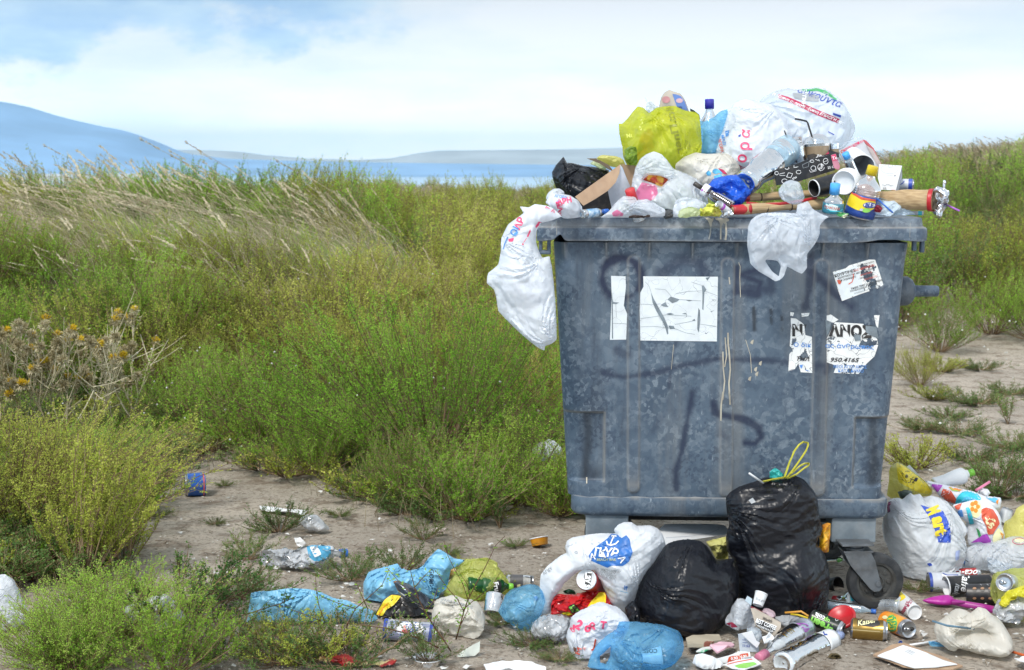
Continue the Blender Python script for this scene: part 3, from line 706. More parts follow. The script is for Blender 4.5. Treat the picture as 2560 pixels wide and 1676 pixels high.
    # floor of the inside is closed by a rough fill just under the lid
    prints_on_bin(buf, BVHTree.FromPolygons([BM @ Vector(p) for p in buf.v], buf.f[:-1]))
    o = bin_part('body', buf)
    for nm, arr in (('spray', S), ('worn', np.clip(worn, 0, 1)), ('grime', np.clip(grime, 0, 1))):
        a = o.data.attributes.new(nm, 'FLOAT', 'POINT'); full = np.zeros(len(o.data.vertices)); full[:n_body] = arr; a.data.foreach_set('value', full.astype(np.float32))
    return w0, zb
def paper_torn(key, col, crack=.02, hole=.62, scale=16, seedv=0.0):
    """sticker paper: pale print stock, cracked, with flakes missing down to the plastic"""
    m, N, L = nodes_mat(key); out = N.new('ShaderNodeOutputMaterial'); b = N.new('ShaderNodeBsdfPrincipled'); _set(b, 'Roughness', .5)
    f, _, mp = noise_fac(N, L, 25, 4, lo=.4, hi=.8); L.new(mixc(N, L, f, col, tuple(c * .85 for c in col)), b.inputs['Base Color'])
    vo = N.new('ShaderNodeTexVoronoi'); vo.feature = 'DISTANCE_TO_EDGE'; vo.inputs['Scale'].default_value = scale
    _, nz_, _ = noise_fac(N, L, 8, 3); ad = N.new('ShaderNodeMixRGB'); ad.blend_type = 'ADD'; ad.inputs[0].default_value = .25; L.new(mp, ad.inputs[1])
    cc = N.new('ShaderNodeTexNoise'); cc.inputs['Scale'].default_value = 9; L.new(mp, cc.inputs[0]); L.new(cc.outputs['Color'], ad.inputs[2]); L.new(ad.outputs[0], vo.inputs[0])
    cr = N.new('ShaderNodeMath'); cr.operation = 'LESS_THAN'; cr.inputs[1].default_value = crack; L.new(vo.outputs['Distance'], cr.inputs[0])
    _, nh, _ = noise_fac(N, L, scale * .8, 6, rough=.6); hl = N.new('ShaderNodeMath'); hl.operation = 'GREATER_THAN'; hl.inputs[1].default_value = hole; L.new(nh, hl.inputs[0])
    mx = N.new('ShaderNodeMath'); mx.operation = 'MAXIMUM'; L.new(cr.outputs[0], mx.inputs[0]); L.new(hl.outputs[0], mx.inputs[1])
    tr = N.new('ShaderNodeBsdfTransparent'); ms = N.new('ShaderNodeMixShader'); L.new(mx.outputs[0], ms.inputs[0]); L.new(b.outputs[0], ms.inputs[1]); L.new(tr.outputs[0], ms.inputs[2]); L.new(ms.outputs[0], out.inputs[0]); return m
def prints_on_bin(buf, bw):
    tmp = Buf()
    W = paper_torn('sticker_white', (.72, .77, .80), .0022, .74, 9); W2 = paper_torn('sticker_flaking', (.80, .81, .80), .007, .585, 15)
    tornk = pm('bare_plastic_tear', (.21, .26, .30), .6, nscale=40)
    K = ink('black', (.012, .012, .014)); B = ink('blue', (.08, .25, .62)); Rd = ink('red', (.62, .09, .04)); Gy = ink('grey', (.16, .17, .18))
    patch(tmp, bw, V5, [(500, 508), (622, 512), (626, 600), (608, 760), (636, 830), (628, 1048), (490, 1050), (505, 700)], W, rounded=False)
    patch(tmp, bw, V5, [(772, 512), (1405, 516), (1396, 1064), (748, 1056), (742, 800), (748, 650), (775, 600)], W, rounded=False)
    for t in ([(838, 645), (860, 700), (905, 780), (950, 860), (980, 930), (985, 1000), (975, 1005), (960, 950), (935, 895), (880, 800), (850, 730)],
              [(978, 708), (1005, 683), (1082, 708), (1060, 725), (1018, 740)], [(920, 755), (958, 732), (985, 772), (945, 768)], [(968, 830), (1000, 822), (1035, 832), (995, 840)],
              [(1100, 830), (1130, 822), (1145, 836)], [(1268, 590), (1285, 590), (1308, 625), (1290, 650), (1282, 800), (1272, 790), (1274, 660)], [(1240, 780), (1252, 800), (1256, 880), (1243, 990), (1230, 960), (1232, 870)],
              [(985, 930), (1030, 932), (1040, 955), (1000, 960)], [(1130, 712), (1195, 716), (1160, 724)], [(1185, 890), (1205, 872), (1215, 890)], [(1340, 812), (1375, 798), (1350, 815)], [(1300, 525), (1340, 516), (1315, 550)], [(505, 620), (512, 700), (520, 730), (570, 735), (545, 745), (515, 745), (517, 1040), (508, 1040)]):
        patch(tmp, bw, V5, t, tornk, .0028, False)
    for l in ([(750, 748), (840, 752), (920, 745)], [(750, 940), (860, 936), (960, 946), (1050, 958), (1130, 990), (1210, 1005)], [(790, 560), (820, 590), (840, 650)], [(1050, 660), (1150, 640), (1270, 635)], [(870, 618), (960, 625), (1010, 680)], [(1080, 708), (1260, 720)], [(750, 870), (830, 860), (970, 838), (1180, 850)], [(1040, 920), (1190, 892)], [(1240, 915), (1390, 936)], [(510, 910), (635, 915)], [(540, 740), (545, 860)], [(1180, 560), (1270, 590)], [(1300, 640), (1400, 676)]):
        line(tmp, bw, V5, l, 2.4, tornk, .0028)
    # the curtain shop's sticker
    patch(tmp, bw, V7, [(752, 475), (860, 445), (890, 420), (1060, 370), (1110, 372), (1135, 440), (1185, 600), (1100, 625), (980, 665), (830, 722), (800, 640)], W2, rounded=False)
    patch(tmp, bw, V7, [(760, 480), (960, 420), (1020, 640), (830, 715)], W, .0020, rounded=False)
    a = -16
    text(tmp, bw, V7, 'ΚΟΥΡΤΙΝΕΣ', 856, 484, 24, K, a, .03, lift=.0035); text(tmp, bw, V7, 'ΚΟΥΡΤΙΝΟΞΥΛΑ', 868, 510, 14, K, a, .02, lift=.0035); text(tmp, bw, V7, 'Δεληγιώργη', 880, 532, 17, K, a, .02, shear=.2, lift=.0035)
    text(tmp, bw, V7, 'Η ΜΕΓΑΛΥΤΕΡΗ ΕΚΘΕΣΗ', 1030, 407, 12, K, a, .01, lift=.0035, sx=.75); text(tmp, bw, V7, 'ΣΑΣ ΕΚΠΛΗΣΣΕΙ', 1015, 442, 17, Rd, a, .01, lift=.0035)
    text(tmp, bw, V7, '- ΜΕΓΑΛΗ ΠΟΙΚΙΛΙΑ', 1020, 468, 13, K, a, .02, lift=.0035); text(tmp, bw, V7, '- ΚΟΥΡΤΙΝΕΣ', 1030, 492, 13, Rd, a, .01, lift=.0035); text(tmp, bw, V7, '- ΧΡΩΜΑΤΙΣΜΟΙ', 1035, 515, 13, K, a, .01, lift=.0035); text(tmp, bw, V7, 'ΣΥΣΤΗΜΑΤΑ', 1075, 525, 13, Rd, a, .01, lift=.0035)
    text(tmp, bw, V7, 'ΕΙΔΙΚΕΣ ΤΙΜΕΣ ΓΙΑ ΞΕΝΟΔΟΧΕΙΑ', 1038, 580, 14, K, a, .02, lift=.0035, sx=.9); text(tmp, bw, V7, 'ΕΝΟΙΚΙΑΖΟΜΕΝΑ ΔΩΜΑΤΙΑ', 1015, 607, 13, K, a, .01, lift=.0035)
    text(tmp, bw, V7, 'Σιδηροδρομικού Σταθμού 12 Κατερίνη', 1040, 628, 9, Gy, a, .01, lift=.0035)
    patch(tmp, bw, V7, [(788, 545), (810, 540), (826, 560), (815, 580), (800, 578)], Rd, .0035); line(tmp, bw, V7, [(885, 580), (915, 560), (928, 520), (925, 490)], 7, Rd, .0035)
    # the mover's sticker, half flaked away
    for q in ([(392, 815), (425, 820), (415, 850), (392, 845)], [(485, 825), (558, 822), (545, 850), (490, 855)], [(395, 865), (440, 870), (490, 905), (510, 925), (398, 925)], [(398, 925), (510, 930), (520, 1010), (575, 1025), (578, 1330), (480, 1325), (460, 1250), (430, 1300), (375, 1315), (388, 1090)],
              [(700, 845), (735, 835), (800, 880), (760, 905), (700, 895)], [(700, 1040), (770, 900), (1010, 915), (1040, 960), (1130, 1045), (1138, 1090), (1105, 1190), (1040, 1250), (970, 1340), (850, 1335), (760, 1330), (780, 1270), (700, 1240)], [(1100, 842), (1148, 840), (1135, 950), (1118, 930)]):
        patch(tmp, bw, V7, q, W2, .0016, False)
    text(tmp, bw, V7, 'Ν', 452, 968, 92, K, 0, .05, lift=.0034); text(tmp, bw, V7, 'Τ', 520, 935, 24, K, 0, .05, lift=.0034); text(tmp, bw, V7, 'ΛΝΟΣ', 900, 976, 92, K, 2, .05, sx=.98, lift=.0034)
    patch(tmp, bw, V7, [(928, 1010), (985, 1005), (990, 1055), (940, 1060)], tornk, .0042, False); patch(tmp, bw, V7, [(1030, 930), (1120, 940), (1140, 1040), (1085, 1020), (1030, 985)], tornk, .0042, False)
    patch(tmp, bw, V7, [(690, 880), (740, 900), (720, 990), (700, 1020)], tornk, .0042, False)
    text(tmp, bw, V7, 'Ο δικ', 495, 1092, 36, B, 2, .012, sx=1.25, lift=.0034); text(tmp, bw, V7, 'ας άνθρωπος', 895, 1108, 38, B, 2, .012, sx=1.2, lift=.0034)
    text(tmp, bw, V7, 'ΤΗΛ', 500, 1210, 36, K, 1, .02, shear=.3, sx=1.15, lift=.0034); text(tmp, bw, V7, '950.4165', 855, 1220, 36, K, 1, .02, shear=.3, sx=1.3, lift=.0034)
    text(tmp, bw, V7, 'ΝΕΟΙ ΑΓΙΟΙ ΑΠΟΣ', 900, 1278, 26, B, 1, .01, sx=.95, lift=.0034); text(tmp, bw, V7, 'ΚΑΤΑ ΔΗΜΟ', 905, 1312, 26, B, 1, .01, lift=.0034); patch(tmp, bw, V7, [(470, 1265), (500, 1262), (485, 1295)], B, .0034); patch(tmp, bw, V7, [(515, 1300), (565, 1318), (530, 1312)], B, .0034)
    for x in range(0, 1): pass
    # pale drips down the front
    Dr = pm('dried_cream_drip', (.50, .46, .37), .7, col2=(.36, .33, .27), nscale=20)
    for q, w in (([(1490, 990), (1492, 1090), (1500, 1150), (1510, 1300), (1498, 1420), (1508, 1600)], 13), ([(1447, 1150), (1450, 1290), (1462, 1400), (1445, 1560)], 11), ([(1466, 1030), (1478, 1190), (1462, 1280)], 9), ([(1580, 395), (1594, 430), (1590, 520), (1596, 690)], 6), ([(1500, 520), (1506, 580)], 10), ([(1640, 1050), (1680, 1180), (1690, 1330)], 5), ([(1030, 1090), (1010, 1300)], 4)):
        line(tmp, bw, V5, q, w, Dr, .0025)
    for q, w in (([(240, 590), (240, 635)], 8), ([(1182, 0), (1170, 100), (1168, 200)], 10), ([(1225, 0), (1232, 80)], 9)): line(tmp, bw, V6, q, w, Dr, .0025)
    for x_, y_ in ((40, 1370), (100, 1330), (90, 1290), (130, 1240), (60, 1060)):
        patch(tmp, bw, V7, [(x_, y_), (x_ + 22, y_ - 12), (x_ + 14, y_ + 30), (x_ - 6, y_ + 18)], Dr, .0025)
    o = buf.n; buf.v += [tuple(BMI @ Vector(p)) for p in tmp.v]; buf.n = len(buf.v); mi = [buf.mi(m) for m in tmp.mats]
    buf.f += [tuple(i + o for i in f) for f in tmp.f]; buf.m += [mi[k] for k in tmp.m]
W0, ZB = body()
def rim():
    """the flat lid: upper step and overhanging skirt whose lower edge is bent"""
    zs_top = bl(1850, 544)[1]; zs1 = bl(1850, 569)[1]; zs2 = bl(1850, 604)[1]
    x0, x1 = bl(1341, 590)[0], bl(2324, 590)[0]; hw = (x1 - x0) / 2; cx = (x0 + x1) / 2
    prof = [(zs_top - .002, hw - .115, .10), (zs_top, hw - .10, .085), (zs_top, hw - .022, .018), (zs_top - .004, hw - .017, .013), (zs1 + .004, hw - .014, .010), (zs1, hw - .006, .002), (zs1 - .005, hw - .001, -.002), (zs1 - .02, hw, -.002), (zs2 + .012, hw, 0), (zs2 + .002, hw - .001, .001), (zs2, hw - .005, .005), (zs2 + .01, hw - .012, .014), (zs1 - .01, hw - .03, .03)]
    lv = [(z, w, y, .98 - y * .6) for z, w, y in prof]; V = loft(lv, 200, 30, .045); nz, ns, _ = V.shape; Vf = V.reshape(-1, 3); X, Yc, Z = Vf.T
    fr = Yc < .12; low = smooth(zs1 - .01, zs2, Z) * fr
    k = np.array([(px_x, dz) for px_x, dz in ((1340, -.002), (1362, .0), (1385, .004), (1398, .022), (1404, .024), (1412, .004), (1420, 0), (1700, 0), (2050, -.004), (2120, -.006), (2165, -.002), (2200, .006), (2240, .006), (2275, .002), (2300, -.001), (2324, .002))])
    kx = np.array([bl(a, 600)[0] for a in k[:, 0]]); Vf[:, 2] += np.interp(X, kx, k[:, 1]) * low; Vf[:, 1] -= (np.interp(X, kx, np.abs(k[:, 1])) * .7) * low
    Vf[:, 0] += cx; Vf[:, 2] += lumps(Vf, 1.6, 3) * .002 + .0014 * np.sin(X * 60) * low * 0
    Vf[:, 1] += lumps(Vf, 5, 6) * .0015
    idx = np.arange(nz * ns).reshape(nz, ns); nxt = np.roll(idx, -1, axis=1)
    F = np.stack([idx[:-1], idx[1:], nxt[1:], nxt[:-1]], -1).reshape(-1, 4)
    buf = Buf(); buf.add(Vf, [tuple(f) for f in F], PL); buf.f.append(tuple(range(ns))); buf.m.append(0)
    nb = buf.n; tmp = Buf(); bw = BVHTree.FromPolygons([BM @ Vector(p) for p in buf.v], buf.f)
    Dr = pm('dried_cream_drip', (.50, .46, .37), .7)
    patch(tmp, bw, V5, [(1290, 8), (1350, 10), (1372, 20), (1355, 60), (1352, 90), (1340, 95), (1330, 60), (1318, 40)], Dr, .002); line(tmp, bw, V5, [(1345, 90), (1340, 150), (1328, 200)], 12, pm('drip_thin', (.3, .31, .3), .7), .002)
    patch(tmp, bw, V5, [(1375, 10), (1495, 12), (1498, 45), (1478, 50), (1470, 75), (1450, 60), (1440, 85), (1425, 70), (1410, 40), (1390, 35)], Dr, .002)
    line(tmp, bw, V5, [(1430, 70), (1428, 200)], 13, Dr, .002); line(tmp, bw, V5, [(1472, 60), (1476, 150), (1468, 205)], 15, Dr, .002)
    line(tmp, bw, V5, [(38, 40), (40, 200)], 5, pm('drip_thin', (.3, .31, .3), .7), .002); line(tmp, bw, V7, [(1408, 60), (1404, 182)], 5, pm('drip_thin', (.3, .31, .3), .7), .002)
    o = buf.n; buf.v += [tuple(BMI @ Vector(p)) for p in tmp.v]; buf.n = len(buf.v); mi = [buf.mi(m) for m in tmp.mats]; buf.f += [tuple(i + o for i in f) for f in tmp.f]; buf.m += [mi[q] for q in tmp.m]
    ob = bin_part('lid', buf); w = np.exp(-((Z - zs1 - .001) / .0035) ** 2) * fr * .75 + np.exp(-((Z - zs2) / .004) ** 2) * fr * .3 + np.exp(-((Z - zs_top) / .002) ** 2) * fr * .35
    a = ob.data.attributes.new('worn', 'FLOAT', 'POINT'); full = np.zeros(len(ob.data.vertices)); full[:nb] = np.clip(w, 0, 1); a.data.foreach_set('value', full.astype(np.float32))
    return zs_top
ZTOP = rim()
def base_band():
    z1 = bl(1800, 1247, .085)[1]; z0 = bl(1800, 1296, .085)[1]; hw = (bl(2225, 1270, .085)[0] - bl(1427, 1270, .085)[0]) / 2; cx = (bl(2225, 1270, .085)[0] + bl(1427, 1270, .085)[0]) / 2
    prof = [(z1 - .004, hw - .03, .115), (z1 + .003, hw - .006, .087), (z1, hw - .001, .082), (z1 - .012, hw, .080), (z0 + .02, hw, .080), (z0 + .006, hw - .008, .088), (z0, hw - .022, .102), (z0 + .002, hw - .06, .14)]
    V = loft([(z, w, y, .88 - (y - .08)) for z, w, y in prof], 160, 26, .06); nz, ns, _ = V.shape; Vf = V.reshape(-1, 3); Vf[:, 0] += cx; X, Y_, Z = Vf.T
    jag = folds(Vf * np.array([1, 1, .2]), 26, 5, 2) * .0028; Vf[:, 2] += jag * smooth(z1 - .01, z1, Z)
    idx = np.arange(nz * ns).reshape(nz, ns); nxt = np.roll(idx, -1, axis=1); F = np.stack([idx[:-1], idx[1:], nxt[1:], nxt[:-1]], -1).reshape(-1, 4)
    buf = Buf(); buf.add(Vf, [tuple(f) for f in F], PL); buf.f.append(tuple((nz - 1) * ns + i for i in range(ns))); buf.m.append(0)
    ob = bin_part('base_rim', buf); w = smooth(z1 - .001, z1 + .002, Z) * .7
    a = ob.data.attributes.new('worn', 'FLOAT', 'POINT'); a.data.foreach_set('value', w.astype(np.float32))
    return z0, cx, hw
Z0B, CXB, HWB = base_band()
STEEL = pm('dull_galvanised_steel', (.16, .18, .20), .5, .35, (.10, .11, .12), 18, bstr=.2, bscale=60)
RUB = pm('grey_black_rubber', (.018, .021, .025), .75, col2=(.04, .042, .045), nscale=30, bstr=.3, dust=.05)
HUBM = pm('dusty_wheel_hub', (.055, .057, .055), .7, col2=(.03, .03, .028), nscale=25, dust=.1)
LEGM = pm('galvanised_leg_box', (.22, .26, .29), .5, col2=(.13, .165, .195), nscale=9, bstr=.2)
def legs():
    for (u0, u1, v1, yb) in ((1464, 1571, 1348, .10), (2079, 2190, 1356, .10), (1500, 1590, 1340, .72), (2060, 2150, 1340, .72)):
        if yb < .5: xa, xb = bl(u0, 1320, yb)[0], bl(u1, 1320, yb)[0]; za = bl(u0, v1, yb)[1]
        else: xa, xb = (-.50, -.35) if u0 < 1800 else (.33, .48); za = .245
        b = Buf(); box(b, ((xa + xb) / 2, yb + .07, (Z0B + .02 + za) / 2), xb - xa, .14, Z0B + .02 - za, LEGM, bev=.005); box(b, ((xa + xb) / 2, yb + .07, za - .012), (xb - xa) * .55, .10, .02, RUB)
        bin_part('leg', b)
legs()
def under():
    b = Buf(); xa, xb = bl(1571, 1320, .2)[0] - .05, bl(2079, 1320, .2)[0] + .08; box(b, ((xa + xb) / 2, .30, Z0B - .02), xb - xa, .05, .075, pm('dark_blocker', (.03, .033, .036), .8), bev=.004); bin_part('light_blocker', b)  # dark bar added between the legs to block light under the container
under()
def castor(cx, cy, turn):
    """swivelling wheel; local bin coords of the axle"""
    M = Matrix.Translation((cx, cy, .106)) @ Matrix.Rotation(turn, 4, 'Z')
    def tr(buf): buf.v = [tuple(M @ Vector(p)) for p in buf.v]; return buf
    f = Buf(); top = .115
    for s in (-1, 1):     # a fork plate on each side of the wheel; the wheel turns about the local y axis
        y = s * .036; pl = [(-.128, top), (-.03, top + .005), (-.012, top - .03), (.012, .0), (.018, -.016), (.008, -.03), (-.012, -.032), (-.028, -.02), (-.105, top - .045)]
        n = len(pl); vv = [(a, y - .0025, b) for a, b in pl] + [(a, y + .0025, b) for a, b in pl]
        f.add(vv, [tuple(range(n))[::-1], tuple(range(n, 2 * n))] + [(i, (i + 1) % n, n + (i + 1) % n, n + i) for i in range(n)], STEEL)
    box(f, (-.075, 0, top + .004), .11, .078, .006, STEEL, bev=.001); turned(f, (-.08, 0, top + .005), (-.08, 0, top + .028), [(0, .0), (0, .036), (.4, .036), (.5, .028), (1, .028), (1, 0)], STEEL, 24)
    box(f, (-.08, 0, top + .032), .12, .10, .007, STEEL, bev=.001)
    fo = bin_part('fork', tr(f), smooth=True)
    w = Buf(); turned(w, (0, -.024, 0), (0, .024, 0), [(.0, .075), (.0, .094), (.06, .101), (.25, .1055), (.5, .106), (.75, .1055), (.94, .101), (1, .094), (1, .075)], RUB, 48)
    wo = bin_part('wheel', tr(w))
    h = Buf()
    turned(h, (0, -.018, 0), (0, .018, 0), [(0, 0), (0, .022), (-.12, .024), (-.12, .03), (.1, .034), (.15, .06), (-.05, .066), (-.1, .076), (1.1, .076), (1.05, .066), (.85, .06), (.9, .03), (1.12, .024), (1, 0)], HUBM, 40)
    for k in range(8):
        a = 2 * math.pi * k / 8; turned(h, (math.cos(a) * .047, -.0185, math.sin(a) * .047), (math.cos(a) * .047, -.012, math.sin(a) * .047), [(0, 0), (0, .007), (1, .009)], HUBM, 10)
    bin_part('hub', tr(h), wo)
    x = Buf(); turned(x, (0, -.047, 0), (0, .047, 0), [(0, 0), (0, .009), (.08, .009), (.08, .006), (.92, .006), (.92, .009), (1, .009), (1, 0)], STEEL, 14); bin_part('axle', tr(x), fo)
_wc = bl(2180, 1459, .12); castor(_wc[0], .075, R_(6)); castor(bl(1590, 1459, .12)[0], .10, R_(4)); castor(_wc[0] - .05, .74, R_(40)); castor(-_wc[0] + .14, .74, R_(8))
def trunnions():
    for s in (-1, 1):
        u = 2276 if s > 0 else 1385; x, z = bl(2277, 728, .42); x = x if s > 0 else -x; b = Buf()
        turned(b, (x - s * .06, .42, z), (x + s * .105, .42, z), [(0, .0), (0, .055), (.12, .058), (.28, .056), (.38, .045), (.46, .022), (.97, .0215), (1, .018), (1, .015), (.9, .014), (.9, 0)], PL, 28)
        bin_part('lifting_pin', b)
        # two prongs hang below each end of the lid
        for dy in (.02, .055) if s > 0 else (.02, .02):
            pass
        h = Buf(); xc = bl(2300, 610, .03)[0] if s > 0 else bl(1361, 620, .03)[0]; z1 = bl(2300, 596)[1]; z0 = bl(2300, 634)[1]
        if s > 0:
            for dx, zz in ((-.014, z0 + .006), (.014, z0)): box(h, (xc + dx, .06, (z1 + zz) / 2), .014, .03, z1 - zz, PL, bev=.005)
        else:
            for dx in (-.014, .016): box(h, (xc + dx, .05, (z1 + z0) / 2), .013, .03, z1 - z0, PL, bev=.004)
            box(h, (xc + .001, .05, z0 - .002), .045, .03, .016, PL, bev=.006)
        bin_part('lid_hook', h)
trunnions()
# ================================================================ PLANTS
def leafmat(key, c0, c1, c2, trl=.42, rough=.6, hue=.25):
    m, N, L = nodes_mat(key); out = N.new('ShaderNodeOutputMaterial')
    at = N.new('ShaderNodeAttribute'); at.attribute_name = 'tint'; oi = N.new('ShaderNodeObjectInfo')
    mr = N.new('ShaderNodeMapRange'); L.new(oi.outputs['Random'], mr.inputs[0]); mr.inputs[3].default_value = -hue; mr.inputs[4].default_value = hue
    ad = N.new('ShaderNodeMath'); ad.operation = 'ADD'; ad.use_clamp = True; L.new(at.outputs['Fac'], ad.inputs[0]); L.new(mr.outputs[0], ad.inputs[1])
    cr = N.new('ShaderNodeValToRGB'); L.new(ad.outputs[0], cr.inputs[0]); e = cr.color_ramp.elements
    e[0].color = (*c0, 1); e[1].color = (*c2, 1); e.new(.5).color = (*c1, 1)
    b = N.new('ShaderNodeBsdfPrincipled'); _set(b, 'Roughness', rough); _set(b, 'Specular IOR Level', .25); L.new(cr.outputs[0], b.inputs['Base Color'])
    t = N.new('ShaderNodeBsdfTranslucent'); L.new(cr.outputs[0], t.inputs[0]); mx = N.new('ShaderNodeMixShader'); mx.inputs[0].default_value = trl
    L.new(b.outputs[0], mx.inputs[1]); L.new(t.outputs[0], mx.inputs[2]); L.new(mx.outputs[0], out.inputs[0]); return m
GREEN = leafmat('fine_green_leaf', (.10, .25, .02), (.30, .52, .05), (.54, .68, .12))
YGREEN = leafmat('yellow_green_leaf', (.20, .29, .03), (.50, .56, .09), (.74, .72, .20), .5)
LIME = leafmat('lime_leaf', (.13, .32, .02), (.38, .66, .07), (.64, .82, .18), .52)
BGREEN = leafmat('blue_green_leaf', (.05, .13, .03), (.15, .27, .07), (.33, .42, .13))
STRAW = leafmat('straw', (.26, .21, .12), (.52, .44, .29), (.72, .64, .46), .25)
GRASSM = leafmat('marram_blade', (.12, .18, .08), (.32, .36, .17), (.58, .54, .32), .35)
BROWNG = leafmat('withered_grass', (.11, .09, .05), (.30, .25, .15), (.54, .46, .30), .25)
STEM = leafmat('woody_stem', (.08, .05, .03), (.22, .14, .08), (.42, .31, .19), .05)
DRYM = leafmat('dry_thistle', (.22, .18, .08), (.52, .45, .28), (.72, .66, .48), .2)
YFLOW = leafmat('yellow_floret', (.62, .42, .02), (.82, .60, .04), (.88, .72, .10), .3)
def unit(a): return a / (np.linalg.norm(a, axis=-1, keepdims=True) + 1e-9)
def tubes(Pt, r0, r1):
    """Pt: (n, k, 3) polylines -> thin three-sided tubes"""
    n, k, _ = Pt.shape; d = unit(np.gradient(Pt, axis=1)); ref = np.array([.31, .77, .11]); s = unit(np.cross(d, ref)); t = np.cross(d, s)
    rad = (r0 + (r1 - r0) * np.linspace(0, 1, k))[None, :, None]; V = []
    for j in range(3):
        a = 2 * math.pi * j / 3; V.append(Pt + (s * math.cos(a) + t * math.sin(a)) * rad)
    V = np.stack(V, 2).reshape(-1, 3); b = (np.arange(n)[:, None] * k + np.arange(k - 1)[None]) * 3
    F = np.concatenate([np.stack([b + j, b + (j + 1) % 3, b + 3 + (j + 1) % 3, b + 3 + j], -1).reshape(-1, 4) for j in range(3)]); return V, F
def leaves_on(A, D, Lk, m, size, r, spread=.9, w=.38, droop=0):
    """A starts (n,3), D directions, Lk lengths -> m diamond leaves along each"""
    n = len(A); s = r.uniform(.05, 1.02, (n, m)); p = A[:, None] + D[:, None] * (s * Lk[:, None])[..., None]
    p = p + r.normal(size=p.shape) * .0035
    d = D[:, None] + r.normal(size=(n, m, 3)) * spread * .7
    if spread > .5: d[..., 2] *= .45
    d = unit(d); d[..., 2] -= droop
    l = (size * r.uniform(.7, 1.3, (n, m)))[..., None]; sd = unit(np.cross(d, np.array([0, -.25, .8]) + r.normal(size=(n, m, 3)) * .5))
    q = np.stack([p, p + d * l * .45 + sd * l * w, p + d * l, p + d * l * .45 - sd * l * w], 2).reshape(-1, 3)
    F = np.arange(n * m * 4).reshape(-1, 4); return q, F, s.reshape(-1)
def shrub_mesh(seed, R, H, stems=45, twigs=15, leaves=14, size=.011, wind=(-.12, .05), twl=.15, open_=0.0, leafmat_=None, lo=.22, up=.3, tilt=(3, 78), fine=0):
    r = np.random.default_rng(seed); lm = leafmat_ or GREEN
    az = r.uniform(0, 2 * math.pi, stems); th = np.radians(tilt[0] + (tilt[1] - tilt[0]) * r.uniform(0, 1, stems) ** (.8 if not open_ else .5))
    D = np.stack([np.sin(th) * np.cos(az), np.sin(th) * np.sin(az), np.cos(th)], 1)
    Ls = 1 / np.sqrt((np.sin(th) / R) ** 2 + (np.cos(th) / H) ** 2) * r.uniform(.72, 1.06, stems)
    base = np.stack([np.cos(az), np.sin(az), np.zeros(stems)], 1) * (R * .10 * r.uniform(0, 1, stems) ** .5)[:, None]
    k = 7; t = np.linspace(0, 1, k); w = np.array([wind[0], wind[1], 0])
    curve = lambda i, tt: base[i] + D[i] * (Ls[i] * tt)[..., None] + (np.array([0, 0, .22]) * np.sin(th[i])[..., None] + w) * (Ls[i] * tt ** 2)[..., None]
    Pt = np.stack([curve(np.arange(stems), np.full(stems, q)) for q in t], 1); Pt += r.normal(size=Pt.shape) * .006 * t[None, :, None]
    Vs, Fs = tubes(Pt, .0034, .0012)
    i = np.repeat(np.arange(stems), twigs); tt = lo + (1 - lo) * r.uniform(0, 1, len(i)) ** .75
    A = curve(i, tt); sd = unit(D[i] + np.array([0, 0, .4]) * tt[:, None]); rp = r.normal(size=(len(i), 3)); rp[:, 2] *= .6
    T = unit(sd * .75 + unit(rp) * .62 + np.array([0, 0, up]) + w * 1.2); tl = twl * r.uniform(.5, 1.2, len(i)) * (1.15 - .55 * tt)
    Pw = np.stack([A, A + T * (tl * .5)[:, None], A + T * tl[:, None] + np.array([0, 0, .1]) * tl[:, None]], 1); Vt, Ft = tubes(Pw, .0011, .0006)
    V = np.concatenate([Vs, Vt]); F = np.concatenate([Fs, Ft + len(Vs)])
    tint = np.concatenate([np.repeat(r.uniform(.2, .9, stems), k * 3), np.repeat(r.uniform(.3, .8, len(i)), 9)])
    V[:, 2] = np.maximum(V[:, 2], .0)
    me_s = nmesh('stems', V, F, [STEM], tint=tint)
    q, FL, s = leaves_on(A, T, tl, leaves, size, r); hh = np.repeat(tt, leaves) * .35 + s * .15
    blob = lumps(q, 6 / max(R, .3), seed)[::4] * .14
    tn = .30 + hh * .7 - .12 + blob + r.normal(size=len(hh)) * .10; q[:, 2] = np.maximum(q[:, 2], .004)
    me_f = nmesh('foliage', q, FL, [lm], tint=np.repeat(np.clip(tn, 0, 1), 4)); return me_s, me_f
